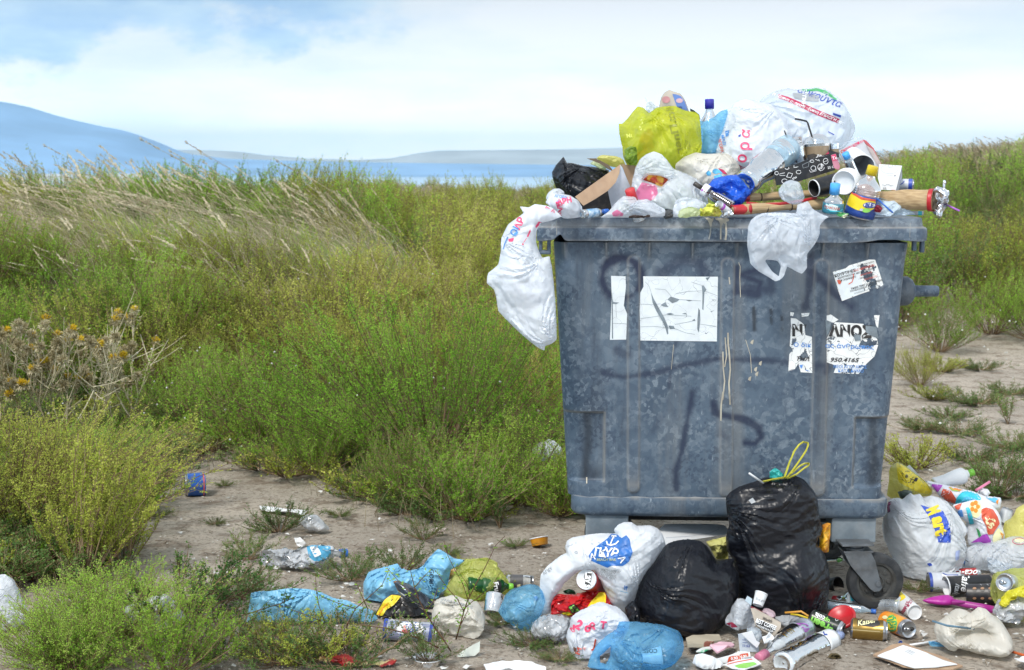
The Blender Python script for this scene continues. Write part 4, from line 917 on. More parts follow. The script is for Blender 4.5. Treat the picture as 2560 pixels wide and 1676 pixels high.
def tuft_mesh(seed, n=170, h=.6, spread=.13, wind=(-.30, .0), width=.006, mat=None, culms=0, ch=1.0, head=.22, headmat=None, headw=.006):
    r = np.random.default_rng(seed); az = r.uniform(0, 6.283, n); lean = r.uniform(.05, .55, n)
    D = np.stack([np.cos(az) * lean, np.sin(az) * lean, np.ones(n)], 1); L_ = h * r.uniform(.5, 1.1, n); base = r.normal(size=(n, 3)) * spread * np.array([1, 1, 0])
    w = np.array([wind[0], wind[1], -.12]); k = 6; t = np.linspace(0, 1, k)[None, :, None]
    Pt = base[:, None] + unit(D)[:, None] * (L_[:, None, None] * t) + w * (L_[:, None, None] * t ** 2.2) * r.uniform(.4, 1.5, (n, 1, 1)) - np.array([0, 0, .25]) * (lean[:, None, None] * L_[:, None, None] * t ** 3)
    d = unit(np.gradient(Pt, axis=1)); sd = unit(np.cross(d, np.repeat(unit(r.normal(size=(n, 1, 3))), k, 1))); wd = width * (1 - t ** 1.6 * .92)
    V = np.stack([Pt + sd * wd * .5, Pt - sd * wd * .5], 2).reshape(-1, 3); b = (np.arange(n)[:, None] * k + np.arange(k - 1)[None]) * 2
    F = np.stack([b, b + 1, b + 3, b + 2], -1).reshape(-1, 4); tint = np.repeat(r.uniform(.15, .75, n), k * 2) + np.tile(np.repeat(np.linspace(-.1, .3, k), 2), n); mi = np.zeros(len(F), int)
    if culms:
        az = r.uniform(0, 6.283, culms); ln = r.uniform(.05, .38, culms); D = unit(np.stack([np.cos(az) * ln, np.sin(az) * ln, np.ones(culms)], 1)); L_ = ch * r.uniform(.6, 1.08, culms); kk = 9; tc = np.linspace(0, 1, kk)[None, :, None]
        Pc = (r.normal(size=(culms, 1, 3)) * spread * np.array([1, 1, 0])) + D[:, None] * L_[:, None, None] * tc + np.array([wind[0] * 1.9, wind[1], -.20]) * L_[:, None, None] * tc ** 2.4 * r.uniform(.5, 1.5, (culms, 1, 1))
        Vc, Fc = tubes(Pc, .0032, .0018); F = np.concatenate([F, Fc + len(V)]); V = np.concatenate([V, Vc]); tint = np.concatenate([tint, np.repeat(r.uniform(.45, 1, culms), kk * 3)]); mi = np.concatenate([mi, np.ones(len(Fc), int)])
        e = Pc[:, -1]; dd = unit(Pc[:, -1] - Pc[:, -3]); hl = head * r.uniform(.7, 1.2, culms)
        q, FL, s = leaves_on(e - dd * .01, dd, hl, 40, .030, r, .22, .18); F = np.concatenate([F, FL + len(V)]); V = np.concatenate([V, q]); tint = np.concatenate([tint, np.repeat(np.repeat(r.uniform(.3, 1, culms), 40), 4)]); mi = np.concatenate([mi, np.ones(len(FL), int)])
    V[:, 2] = np.maximum(V[:, 2], 0)
    return nmesh('blades', V, F, [mat or GRASSM, headmat or STRAW], mi, np.clip(tint, 0, 1))
def thistle_mesh(seed, H=.55, arms=9, heads=True):
    r = np.random.default_rng(seed); mains = 5; P_ = []; ends = []
    for i in range(mains):
        a = r.uniform(0, 6.28); ln = r.uniform(.2, .95); b = r.normal(size=3) * .04; b[2] = 0; L_ = H * r.uniform(.75, 1.1); d = unit(np.array([math.cos(a) * ln, math.sin(a) * ln, 1]))
        pts = np.array([b + d * L_ * t + np.array([0, 0, .06]) * t * t for t in np.linspace(0, 1, 7)]); P_.append(pts)
        ends.append((pts[-1], d))
        for j in range(arms):
            t = r.uniform(.35, .95); p = b + d * L_ * t; e = unit(d * .7 + r.normal(size=3) * .6 + np.array([0, 0, .45])); l = r.uniform(.07, .2) * H / .55
            pp = np.array([p + e * l * q + np.array([0, 0, .03]) * q * q for q in np.linspace(0, 1, 7)]); P_.append(pp); ends.append((pp[-1], e))
    Pt = np.array(P_); V, F = tubes(Pt, .0036, .002); tint = np.repeat(r.uniform(.5, 1, len(Pt)), 21); mi = np.zeros(len(F), int)
    A = Pt[:, 1:].reshape(-1, 3); D = unit(np.gradient(Pt, axis=1)[:, 1:].reshape(-1, 3))
    q, FL, s = leaves_on(A, D, np.full(len(A), .05), 1, .024, r, 1.6, .09); F = np.concatenate([F, FL + len(V)]); V = np.concatenate([V, q]); tint = np.concatenate([tint, np.repeat(r.uniform(.1, .9, len(FL)), 4)]); mi = np.concatenate([mi, np.zeros(len(FL), int)])
    stem = nmesh('stems', V, F, [DRYM], mi, np.clip(tint, 0, 1)); hm = []
    for e, d in ends:
        if r.random() < .42: hm.append((e, d, r.random() < .75))
    return stem, hm
def head_mesh(seed, yellow):
    r = np.random.default_rng(seed); n = 110; d = unit(r.normal(size=(n, 3))); A = d * .006
    q, F, s = leaves_on(A, d, np.full(n, .006), 1, .019, r, .3, .14)
    d2 = unit(np.stack([r.normal(size=90) * .45, r.normal(size=90) * .45, np.ones(90)], 1)); q2, F2, s = leaves_on(d2 * .008, d2, np.full(90, .004), 1, .019, r, .2, .12)
    V = np.concatenate([q, q2]); FF = np.concatenate([F, F2 + len(q)]); mi = np.concatenate([np.zeros(len(F), int), np.ones(len(F2), int)])
    return nmesh('flower_head', V, FF, [DRYM, YFLOW if yellow else DRYM], mi, np.repeat(r.uniform(.1, .8, len(FF)), 4))
def mob(name, me, parent=None):
    o = bpy.data.objects.new(name, me); C.objects.link(o)
    if parent: o.parent = parent
    return o
def on(u, v): p = G(u, v); z = float(terr(p.x, p.y)); p = G(u, v, z); z = float(terr(p.x, p.y)); p = G(u, v, z); p.z = float(terr(p.x, p.y)); return p
_sm = {}
def get_shrub(kind):
    if kind in _sm: return _sm[kind]
    S = {
     'big': lambda: shrub_mesh(11, 1.15, .98, 175, 20, 20, .0095, (-.05, .0), .20, open_=1, up=.55, leafmat_=LIME, lo=.30, tilt=(14, 82)),
     'g1': lambda: shrub_mesh(21, .50, .58, 60, 15, 17, .0095, twl=.19, up=.6), 'g2': lambda: shrub_mesh(22, .62, .60, 75, 15, 17, .0095, (-.18, 0), .20, up=.6, leafmat_=LIME),
     'g3': lambda: shrub_mesh(23, .42, .36, 60, 13, 14, .010, (.1, -.05), .12),
     'y1': lambda: shrub_mesh(24, .55, .60, 62, 15, 17, .0095, (-.15, 0), .2, up=.6, leafmat_=YGREEN), 'y2': lambda: shrub_mesh(25, .65, .56, 68, 15, 17, .0095, (-.25, 0), .21, up=.5, leafmat_=YGREEN),
     'mound': lambda: shrub_mesh(26, 1.0, .50, 190, 17, 14, .0095, (.08, -.05), .15, leafmat_=YGREEN, lo=.2, up=.10, tilt=(10, 86)),
     'mound2': lambda: shrub_mesh(36, .75, .46, 150, 16, 14, .0095, (.06, 0), .16, leafmat_=LIME, lo=.2, up=.15, tilt=(10, 86)),
     'tall': lambda: shrub_mesh(27, .30, .56, 26, 20, 20, .0085, (.10, 0), .085, leafmat_=YGREEN, lo=.25, up=.9, tilt=(2, 50)),
     'low': lambda: shrub_mesh(28, .34, .16, 34, 12, 14, .0085, (.0, -.05), .075, leafmat_=BGREEN, tilt=(30, 88), lo=.15),
     'low2': lambda: shrub_mesh(29, .26, .20, 24, 11, 13, .0085, (.05, -.05), .07, leafmat_=BGREEN, tilt=(15, 82), lo=.2),
     'lowy': lambda: shrub_mesh(30, .30, .13, 40, 12, 12, .0085, (.0, -.05), .07, leafmat_=YGREEN, tilt=(40, 88), lo=.1),
     'mat': lambda: shrub_mesh(31, .36, .04, 44, 12, 12, .007, (0, 0), .06, leafmat_=BGREEN, tilt=(70, 89), lo=.1, up=.05),
     'sprigplant': lambda: shrub_mesh(32, .10, .30, 5, 16, 12, .009, (.05, 0), .07, leafmat_=BGREEN, tilt=(2, 30), lo=.15, up=.3),
    }[kind]; _sm[kind] = S(); return _sm[kind]
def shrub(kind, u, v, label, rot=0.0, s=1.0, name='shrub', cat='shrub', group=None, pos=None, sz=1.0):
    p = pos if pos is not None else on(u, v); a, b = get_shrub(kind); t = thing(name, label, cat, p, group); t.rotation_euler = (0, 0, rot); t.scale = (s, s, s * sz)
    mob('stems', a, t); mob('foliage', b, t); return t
shrub('big', 1085, 1160, 'biggest bright green shrub, with bare brown stems showing in its open middle', .4)
shrub('g1', 640, 1130, 'green shrub at the left foot of the biggest shrub, behind the blue can', 1.0, 1.05)
shrub('g2', 800, 1185, 'low spreading green shrub under the left side of the biggest shrub', 2.0, .8, sz=.8)
shrub('g1', 1030, 1262, 'green shrub in front of the biggest shrub, left of the little pink scrap', 3.0, .66)
shrub('g3', 1170, 1300, 'small green shrub edging the sand in front of the biggest shrub', .5, .95)
shrub('g1', 1300, 1265, 'green shrub between the biggest shrub and the container leg', 1.7, .78)
shrub('g3', 1400, 1290, 'small green shrub beside the lower left corner of the container', 2.5, .75)
shrub('y1', 1400, 1060, 'olive green shrub beside the left edge of the container', .9, .9)
shrub('g2', 1330, 1010, 'green shrub behind the hanging white bag, left of the container', 4.0, .95)
shrub('g2', 470, 1060, 'dark green shrub between the thistles and the blue can', 2.2, .9, sz=.9)
shrub('mound', 50, 1325, 'broad wind-combed yellow-green mound of shrub at the left edge', .2, .92)
shrub('mound2', 215, 1215, 'dense green shrub sloping down to the sand left of the blue can', .6, .62)
shrub('tall', 215, 1450, 'tall pale yellow-green sprays standing up in front of the mound', .3, 1.08, name='sprays', cat='plant')
shrub('tall', 305, 1425, 'pale yellow-green sprays leaning over the sand from the left', 2.0, .75, name='sprays', cat='plant')
shrub('mound2', 175, 1675, 'bright green sprawling shrub in the bottom left corner', 1.9, .46)
shrub('mound2', 290, 1610, 'sprawling green shrub half hiding a crumpled white bag', .3, .5)
shrub('low', 450, 1560, 'low olive sprays reaching right over the sand from the sprawling shrub', 1.3, 1.2, name='sprays', cat='plant')
shrub('g3', 200, 1690, 'green shrub cut off by the bottom edge, second from the left corner', 1.1, .5)
shrub('g3', 430, 1690, 'green shrub cut off by the bottom edge, below the half hidden white bag', 2.1, .6)
shrub('low', 700, 1330, 'dark green sprig on the sand in front of the strip of white paper', 2.1, .62, name='low_plant', cat='plant')
shrub('low', 880, 1452, 'dark low plant growing over the crushed clear bottle', 1.5, .6, name='low_plant', cat='plant')
shrub('low2', 1010, 1432, 'small dark plant at the blue cap of the crushed bottle', .5, .55, name='low_plant', cat='plant')
shrub('lowy', 770, 1655, 'yellowish low plant in front of the long sky-blue bag', .7, .8, name='low_plant', cat='plant')
shrub('low', 880, 1660, 'low green plant at the bottom edge beside the torn red packet', 2.9, .8, name='low_plant', cat='plant')
shrub('low2', 1070, 1650, 'small green plant between the clear tub and the bent white paper', 2.2, .55, name='low_plant', cat='plant')
shrub('lowy', 660, 1600, 'small yellowish plant under the left end of the long sky-blue bag', 1.1, .45, name='low_plant', cat='plant')
shrub('sprigplant', 1250, 1320, 'pale sprig standing up at the edge of the sand left of the container', 1.0, .95, name='sprig', cat='plant')
shrub('mat', 1330, 1610, 'creeping green runner on the sand below the crumpled clear bottle', 1.0, .45, name='creeping_plant', cat='plant')
for i, (u, v, s, lab) in enumerate([(620, 1400, .55, 'small sprig on the sand left of the long crushed bottle'), (590, 1500, .6, 'small sprig on the sand beyond the left end of the sky-blue bag'), (1230, 1470, .35, 'small sprig on the sand between the jar and the anchor bag'), (1060, 1350, .5, 'small sprig on bare sand behind the yellowish see-through bag'),
        (560, 1630, .7, 'low sprig between the bottom left shrubs and the sky-blue bag'), (1130, 1430, .35, 'tiny sprig just behind the yellowish see-through bag'), (690, 1665, .7, 'low sprig at the bottom edge left of the torn red packet')]):
    shrub(['low2', 'low', 'lowy'][i % 3], u, v, lab, i * 1.1, s, name='sprig', cat='plant')
# right-hand side: the track and its creeping mats
shrub('y1', 2300, 965, 'yellow-green shrub behind the right edge of the container', .3, .5)
shrub('g1', 2350, 880, 'bright green shrub behind the lifting pin of the container', 1.3, .9)
shrub('g2', 2480, 845, 'green shrub at the far edge of the track, near the right border', 2.6, 1.0)
shrub('g2', 2590, 860, 'green shrub cut off by the right border at the far edge of the track', 1.6, 1.0)
shrub('lowy', 2290, 1170, 'brownish low shrub on the sand behind the yellow bag right of the container', 1.6, .9, name='low_plant', cat='plant', sz=1.2)
shrub('low2', 2495, 1240, 'dark green upright weed behind the pink straw', .5, .75, name='weed', cat='plant', sz=1.6)
shrub('sprigplant', 2520, 1060, 'thin upright weed on the track near the right border', .5, 1.0, name='weed', cat='plant', sz=.9)
for i, (u, v, s, k, lab) in enumerate([(2440, 1010, 1.0, 'mat', 'green mat of creeping weed in the middle of the track'), (2520, 985, .8, 'mat', 'green mat of creeping weed at the right border, far up the track'), (2330, 1000, .7, 'lowy', 'brownish low weed beside the right edge of the container'),
        (2400, 1085, .9, 'mat', 'green creeping mat on the track above the low brownish shrub'), (2530, 1120, .9, 'mat', 'green creeping mat at the right border beside the dark weed'), (2420, 1150, .8, 'mat', 'creeping mat of weed just behind the white bottle with the green cap'), (2300, 1075, .7, 'mat', 'sparse creeping weed at the container edge, halfway down'),
        (2540, 1245, .9, 'mat', 'dark creeping mat at the right border behind the patterned cloth'), (2370, 1045, .7, 'mat', 'brown-green creeping mat in mid track beside the container'), (2500, 1190, .8, 'mat', 'creeping mat around the foot of the dark weed'),
        (2350, 930, .8, 'lowy', 'olive low weed on the near side of the yellow-green shrub'), (2450, 925, .8, 'mat', 'creeping mat at the far end of the bare track')]):
    shrub(k, u, v, lab, i * 1.7, s, name='creeping_plant', cat='plant')
for i, (u, v, s, lab) in enumerate([(400, 1290, .28, 'tiny green tuft on the sand left of the blue can'), (540, 1310, .25, 'tiny green tuft on bare sand in the middle of the patch'), (390, 1200, .3, 'small green tuft where the sand meets the mound'), (560, 1215, .25, 'tiny green tuft right of the blue can'), (850, 1290, .3, 'tiny tuft beside the clear plastic dome'),
        (1290, 1365, .25, 'tiny tuft beside the orange tub'), (1120, 1385, .3, 'small tuft on the sand above the yellow-green bag'), (2290, 1475, .3, 'small green tuft beside the container wheel'), (1250, 1560, .3, 'flat little tuft under the light blue tied bag'), (1400, 1650, .3, 'flat little tuft on the sand below the red and white bag')]):
    shrub('mat', u, v, lab, i * 1.3, s, name='weed_tuft', cat='plant')
# thistles
HY = head_mesh(5, True); HB = head_mesh(6, False)
for i, (u, v, s, lab) in enumerate([(240, 1085, 1.15, 'tallest dry thistle with yellow heads, left of the dark green shrub'), (330, 1075, 1.0, 'dry thistle with pale forked stems, rightmost of the thistles'), (60, 1100, 1.05, 'brown dry thistle with orange-yellow heads at the left border'), (150, 1110, .9, 'brown withered thistle between the left border and the tallest thistle'), (-20, 1080, 1.1, 'dry thistle cut off by the left border')]):
    p = on(u, v); t = thing('thistle', lab, 'thistle', p, 'thistles on the left of the field'); t.scale = (s,) * 3; t.rotation_euler = (0, 0, i)
    st, hd = thistle_mesh(50 + i, .62, 10); mob('stems', st, t)
    for k, (e, d, yel) in enumerate(hd[:22]):
        h = mob('flower_head', HY if (yel and k % 2 == 0) else HB, t); h.location = e; h.rotation_euler = Vector(d).to_track_quat('Z', 'Y').to_euler(); h.scale = (1.2,) * 3
# ---- the field: a mass of shrubs, grass beyond counting
def scatter(name, label, cat, srcs, pts, rz, sc, idx):
    me = bpy.data.meshes.new(name); me.from_pydata([tuple(p) for p in pts], [], [])
    for nm, arr, ty in (('rz', rz, 'FLOAT'), ('sc', sc, 'FLOAT'), ('pick', idx, 'INT')):
        a = me.attributes.new(nm, ty, 'POINT'); a.data.foreach_set('value', np.asarray(arr, dtype=np.int32 if ty == 'INT' else np.float32))
    o = bpy.data.objects.new(name, me); C.objects.link(o); ng = bpy.data.node_groups.new(name, 'GeometryNodeTree')
    ng.interface.new_socket('Geometry', in_out='INPUT', socket_type='NodeSocketGeometry'); ng.interface.new_socket('Geometry', in_out='OUTPUT', socket_type='NodeSocketGeometry')
    N = ng.nodes; L = ng.links; gi = N.new('NodeGroupInput'); go = N.new('NodeGroupOutput'); ip = N.new('GeometryNodeInstanceOnPoints'); jn = N.new('GeometryNodeJoinGeometry')
    for me_list in reversed(srcs):
        ob = me_list; oi = N.new('GeometryNodeObjectInfo'); oi.inputs['Object'].default_value = ob; oi.inputs['As Instance'].default_value = True
        L.new(oi.outputs['Geometry'], jn.inputs[0])
    L.new(gi.outputs[0], ip.inputs['Points']); L.new(jn.outputs[0], ip.inputs['Instance']); ip.inputs['Pick Instance'].default_value = True
    def attr(nm, ty):
        a = N.new('GeometryNodeInputNamedAttribute'); a.data_type = ty; a.inputs['Name'].default_value = nm; return a.outputs[0]
    L.new(attr('pick', 'INT'), ip.inputs['Instance Index']); cx = N.new('ShaderNodeCombineXYZ'); L.new(attr('rz', 'FLOAT'), cx.inputs[2]); L.new(cx.outputs[0], ip.inputs['Rotation']); L.new(attr('sc', 'FLOAT'), ip.inputs['Scale'])
    L.new(ip.outputs[0], go.inputs[0]); md = o.modifiers.new('scatter', 'NODES'); md.node_group = ng
    return tag(o, label, cat, kind='stuff')
def src(name, parts):
    """source object kept out of the scene; parts joined to one mesh"""
    if len(parts) == 1: return bpy.data.objects.new(name, parts[0])
    bm = bmesh.new(); mats = []; 
    for k, me in enumerate(parts):
        n0 = len(bm.faces); bm.from_mesh(me); bm.faces.ensure_lookup_table()
        for f in bm.faces[n0:]: f.material_index += len(mats)
        mats += list(me.materials)
    out = bpy.data.meshes.new(name); bm.to_mesh(out); bm.free()
    for m in mats: out.materials.append(m)
    return bpy.data.objects.new(name, out)
def field():
    r = np.random.default_rng(77)
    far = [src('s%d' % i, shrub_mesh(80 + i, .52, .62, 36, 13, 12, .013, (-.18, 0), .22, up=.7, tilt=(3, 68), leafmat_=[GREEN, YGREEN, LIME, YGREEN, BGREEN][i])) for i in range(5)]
    near = [src('n%d' % i, get_shrub(k)) for i, k in enumerate(('g1', 'g2', 'y1', 'y2'))]; srcs = near + far
    pts = []; 
    y = 8.0
    while y < 42:
        step = .52 + (y - 8) * .020; x = -.46 * y
        while x < .46 * y:
            px_, py_ = x + r.uniform(-.5, .5) * step, y + r.uniform(-.5, .5) * step; x += step
            if py_ < 8.2 and px_ > -9: pass
            u = 1280 + px_ / py_ * 3555
            if u > 2130 and py_ < 14.2 + (u - 2300) * .002: continue          # bare track on the right
            if 1480 < u < 2120 and py_ < 17: continue                           # ground hidden by the container stays bare track
            if py_ < 8.6 and 380 < u < 520: continue
            if py_ < 9.5 and u < 420: continue
            if math.hypot((px_ + .43) / 1.5, (py_ - 8.3) / 1.25) < 1: continue
            crest = smooth(22, 33, py_); dune = smooth(11.5, 13, py_) * smooth(18, 15, py_) * (u < 1050)
            if r.random() < dune * .62: continue
            if r.random() < crest * (.86 if u > 2080 else .6): continue
            pat = math.sin(px_ * .9 + 2) + math.sin(py_ * .7 + px_ * .35) + r.normal() * .8; yel = pat > (.0 - .5 * smooth(9, 14, py_))
            if u > 2100: yel = pat > 1.0
            k = (r.choice([2, 3]) if yel else r.choice([0, 1])) if py_ < 12 else (r.choice([5, 7]) if yel else r.choice([4, 6, 6, 8]))
            pts.append((px_, py_, float(terr(px_, py_)) - .02, r.uniform(0, 6.28), r.uniform(.7, 1.45) * (1 + .15 * (py_ > 12)) * (1 - .55 * crest) * (1 - .48 * dune), k))
        y += step * .8
    for _ in range(90):
        py_ = r.uniform(3.2, 9.5); px_ = r.uniform(-7.5, -.38 * py_ - .75); pts.append((px_, py_, float(terr(px_, py_)) - .02, r.uniform(0, 6.28), r.uniform(.7, 1.1), r.choice([0, 1, 2, 3])))
    a = np.array(pts); scatter('field_scrub', 'green and yellow-green scrub covering the field as far as its crest', 'scrub', srcs, a[:, :3], a[:, 3], a[:, 4], a[:, 5].astype(int))
    # grass: marram on the left dune, withered grass along the crest
    tf = [src('t%d' % i, [tuft_mesh(120 + i, 130, .66, .20, [(-.42, 0), (-.16, .1), (-.6, 0), (-.3, -.2)][i], .010, culms=[5, 3, 6, 2][i], ch=1.22, headw=.01, mat=[GRASSM, GREEN, BROWNG, GRASSM][i])]) for i in range(4)]
    bt = [src('b%d' % i, [tuft_mesh(140 + i, 150, .50, .20, (-.25, 0), .012, mat=BROWNG, culms=3, ch=.55, head=.12)]) for i in range(2)]
    pts = []
    for _ in range(25):
        y0 = r.uniform(11.3, 17); u0 = r.uniform(-200, 1150); k0 = r.choice([0, 1, 2, 3])
        for _ in range(int(r.uniform(5, 13))):
            y_ = y0 + r.normal() * .35; x_ = (u0 - 1280) / 3555 * y0 + r.normal() * .42; u = 1280 + x_ / y_ * 3555
            pts.append((x_, y_, float(terr(x_, y_)) - .02, r.uniform(-1.0, .9), r.uniform(.5, .98) * (1 - .3 * smooth(750, 1150, u)), k0 if r.random() < .6 else r.choice([0, 1, 2, 3])))
    for _ in range(26):
        y_ = r.uniform(12.5, 14.5); u = r.choice([r.uniform(330, 700), r.uniform(330, 700), r.uniform(880, 960)]); x_ = (u - 1280) / 3555 * y_; pts.append((x_, y_, float(terr(x_, y_)) - .02, r.uniform(-.5, .5), r.uniform(.85, 1.1), r.choice([0, 1, 2])))
    for _ in range(2100):
        y_ = r.uniform(24, 38); u = r.uniform(-300, 2900); x_ = (u - 1280) / 3555 * y_
        if u < 900 and r.random() < .8: continue
        pts.append((x_, y_, float(terr(x_, y_)) - .02, r.uniform(-.6, .6), r.uniform(.7, 1.3) * (.75 if u < 1500 else 1.1), r.choice([4, 5])))
    a = np.array(pts); scatter('dune_grass', 'wind-bent pale dune grass with straw seed heads along the field crest', 'grass', tf + bt, a[:, :3], a[:, 3], a[:, 4], a[:, 5].astype(int))
    # low ground cover and dead stalks near the front of the field
    gc = [src('c%d' % i, shrub_mesh(160 + i, .30, .10, 26, 9, 9, .010, (0, 0), .07, leafmat_=[GREEN, BGREEN, YGREEN][i], tilt=(45, 88))) for i in range(3)] + [src('c3', [tuft_mesh(170, 60, .22, .14, (-.1, 0), .003, mat=BROWNG)])]
    pts = []
    for _ in range(1500):
        y_ = r.uniform(5.2, 11.5); u = r.uniform(-200, 2700); p = (u - 1280) / 3555 * y_; vv = 430 + CAM_H * 3555 / y_
        edge = np.interp(u, [-200, 340, 420, 560, 760, 1000, 1100, 1400, 2150, 2240, 2300, 2560, 2700], [1900, 1300, 1120, 1170, 1215, 1300, 1320, 1300, 1290, 980, 830, 800, 800])
        if vv > edge: continue
        if 2100 < u and vv > 800: continue
        pts.append((p, y_, float(terr(p, y_)) - .005, r.uniform(0, 6), r.uniform(.6, 1.2), r.choice([0, 1, 1, 2, 3])))
    a = np.array(pts); scatter('ground_cover', 'low weeds and withered grass between the shrubs', 'weeds', gc, a[:, :3], a[:, 3], a[:, 4], a[:, 5].astype(int))
    m = Buf(); sh = pm('snail_shell', (.75, .74, .70), .6)
    for _ in range(420):
        y_ = r.uniform(7.5, 20); u = r.uniform(0, 1500) if r.random() < .8 else r.uniform(2200, 2560); x_ = (u - 1280) / 3555 * y_; c = Vector((x_, y_, float(terr(x_, y_)) + r.uniform(.1, .5))); k = r.uniform(.005, .010)
        q = [c + Vector(d) * k for d in ((1, 0, 0), (-1, 0, 0), (0, 1, 0), (0, -1, 0), (0, 0, 1), (0, 0, -1))]; m.add(q, [(0, 2, 4), (2, 1, 4), (1, 3, 4), (3, 0, 4), (2, 0, 5), (1, 2, 5), (3, 1, 5), (0, 3, 5)], sh)
    tag(obj('snail_shells', m, None, (0, 12, 0)), 'tiny white snails clinging to the stems all over the field', 'snails', kind='stuff')
field()
def flakes():
    r = np.random.default_rng(9); b = Buf(); m = pm('paper_flake', (.70, .70, .68), .7)
    for i in range(170):
        u = r.uniform(340, 1400) if i % 3 else r.uniform(2250, 2560); v = r.uniform(1200, 1680) if u < 2000 else r.uniform(1000, 1660); p = G(u, v); n = 6; k = r.uniform(.004, .018)
        q = [p + Vector((math.cos(a) * k * r.uniform(.4, 1.2), math.sin(a) * k * r.uniform(.4, 1.2), .006 + r.uniform(0, k * .8))) for a in np.linspace(0, 5.3, n)]; b.add(q + [p + Vector((0, 0, .008 + k * .3))], [(j, (j + 1) % n, n) for j in range(n)], m)
    tag(obj('paper_flakes', b, None, (0, 5, 0), smooth=False), 'torn flakes of paper and plastic strewn over the sand', 'litter', kind='stuff')
flakes()
def grit():
    """small stones, shell bits and dead twigs on the sand"""
    r = np.random.default_rng(5); b = Buf(); st = pm('shell_bits', (.62, .60, .55), .8); tw = pm('dead_twig', (.10, .07, .045), .9, col2=(.2, .15, .1))
    for i in range(2600):
        u = r.uniform(330, 2560); v = r.uniform(1180, 1700) if u < 2240 else r.uniform(820, 1700); p = G(u, v)
        if r.random() < .5:
            s = r.uniform(.002, .007); d = [Vector(x) for x in ((1, 0, 0), (-1, 0, 0), (0, 1, 0), (0, -1, 0), (0, 0, .6))]
            q = [p + x * s * r.uniform(.6, 1.2) + Vector((0, 0, .004)) for x in d]; b.add(q, [(0, 2, 4), (2, 1, 4), (1, 3, 4), (3, 0, 4)], st)
        else:
            a = r.uniform(0, 6.28); l = r.uniform(.008, .045); d = Vector((math.cos(a), math.sin(a), 0)) * l; tube(b, [p + Vector((0, 0, .004)), p + d * .5 + Vector((0, 0, .004 + l * r.uniform(0, .12))), p + d + Vector((0, 0, .005))], .0012, tw, 3)
    tag(obj('ground_debris', b, None, (0, 5, 0), smooth=False), 'bits of shell, grit and dead twigs strewn over the sand', 'debris', kind='stuff')
grit()
# ================================================================ THE RUBBISH
DY = .08
WH = film('white_film', (.86, .89, .94), .24, .35, .34); WC = film('cloudy_film', (.84, .88, .93), .44, .35, .25, 20, .9); WD = film('dusty_film', (.84, .87, .90), .16, .35, .26, 16, .9); CL = film('clear_film', (.80, .86, .92), .62, .3, .18, 28, .8)
CR = film('cream_film', (.84, .81, .74), .16, .4, .4, 20, .5, .35); YG = film('lime_film', (.66, .68, .05), .30, .5, .26, 24, .6, .2, col2=(.42, .55, .06)); YL = film('pale_yellow_film', (.82, .78, .28), .28, .5, .26, 24, .6)
YC = film('yellow_clear_film', (.78, .82, .30), .62, .45, .22, 24, .7); LB = film('light_blue_film', (.32, .68, .9), .7, .45, .22, 24, .8); SB = film('sky_blue_sheet', (.22, .53, .76), .03, .2, .42, 12, .35); BB = film('bright_blue_film', (.03, .16, .80), .12, .4, .25, 30, .8)
BD = film('blue_front_film', (.26, .62, .88), .72, .4, .22, 22, .8); GC = film('greenish_film', (.70, .76, .50), .45, .4, .25, 26, .7); TE = film('teal_film', (.05, .50, .48), .1, .4, .35)
def blackfilm(key, st):
    m, N, L = nodes_mat(key); out = N.new('ShaderNodeOutputMaterial'); b = N.new('ShaderNodeBsdfPrincipled'); L.new(b.outputs[0], out.inputs[0])
    b.inputs['Base Color'].default_value = (.006, .007, .011, 1); _set(b, 'Roughness', .36); _set(b, 'Specular IOR Level', .42)
    _, h1, _ = noise_fac(N, L, 13, 4, st, typ='RIDGED_MULTIFRACTAL'); _, h2, _ = noise_fac(N, L, 5, 4); n = bump(N, L, h2, .8, .04); L.new(bump(N, L, h1, 1.0, .010, n), b.inputs['Normal']); return m
BK = blackfilm('black_film', (.7, 1, 2.6)); BK2 = blackfilm('black_film_slanted', (1.2, 1, 1.6))
CP = clearp('clear_plastic'); CPB = clearp('blue_clear_plastic', (.72, .88, 1.0), .3); CPF = clearp('bright_clear', (.9, .96, 1), .75); CPG = clearp('green_glass', (.25, .6, .2), .3); CPR = clearp('brown_glass', (.16, .07, .03), .35, .05, bstr=.02); CPP = clearp('pinkish_plastic', (.93, .78, .74), .45)
KB = pm('kraft_card', (.46, .31, .20), .8, col2=(.38, .25, .16), nscale=14, bstr=.2, bscale=70); WP = pm('white_paper', (.80, .82, .84), .75, col2=(.68, .70, .72), nscale=6, lo=.35, hi=.75, bstr=.15); GP = pm('grey_card', (.42, .40, .40), .7, col2=(.36, .34, .33))
BP = pm('black_print_card', (.012, .013, .016), .42); RP = pm('red_plastic', (.55, .02, .03), .35); BLP = pm('blue_plastic', (.03, .16, .62), .35); LBP = pm('light_blue_cap', (.08, .40, .88), .35); DBP = pm('dark_blue_cap', (.03, .02, .42), .35)
YP = pm('yellow_plastic', (.75, .55, .01), .35); GRP = pm('lime_cap', (.22, .62, .05), .4); WPL = pm('white_plastic', (.78, .80, .82), .35, col2=(.70, .72, .74)); GPL = pm('grey_white_plastic', (.52, .55, .60), .4); MG = pm('magenta_plastic', (.42, .02, .30), .4, col2=(.33, .015, .24)); PK = pm('pink_plastic', (.80, .25, .40), .4)
AL = pm('aluminium', (.62, .63, .65), .28, .9, bstr=.1); FO = pm('crumpled_foil', (.75, .77, .80), .22, .95, bstr=.8, bscale=30, bdist=.01, ridged=True); ORP = pm('orange_plastic', (.70, .27, .01), .4); DK = pm('dark_void', (.008, .008, .01), .8)
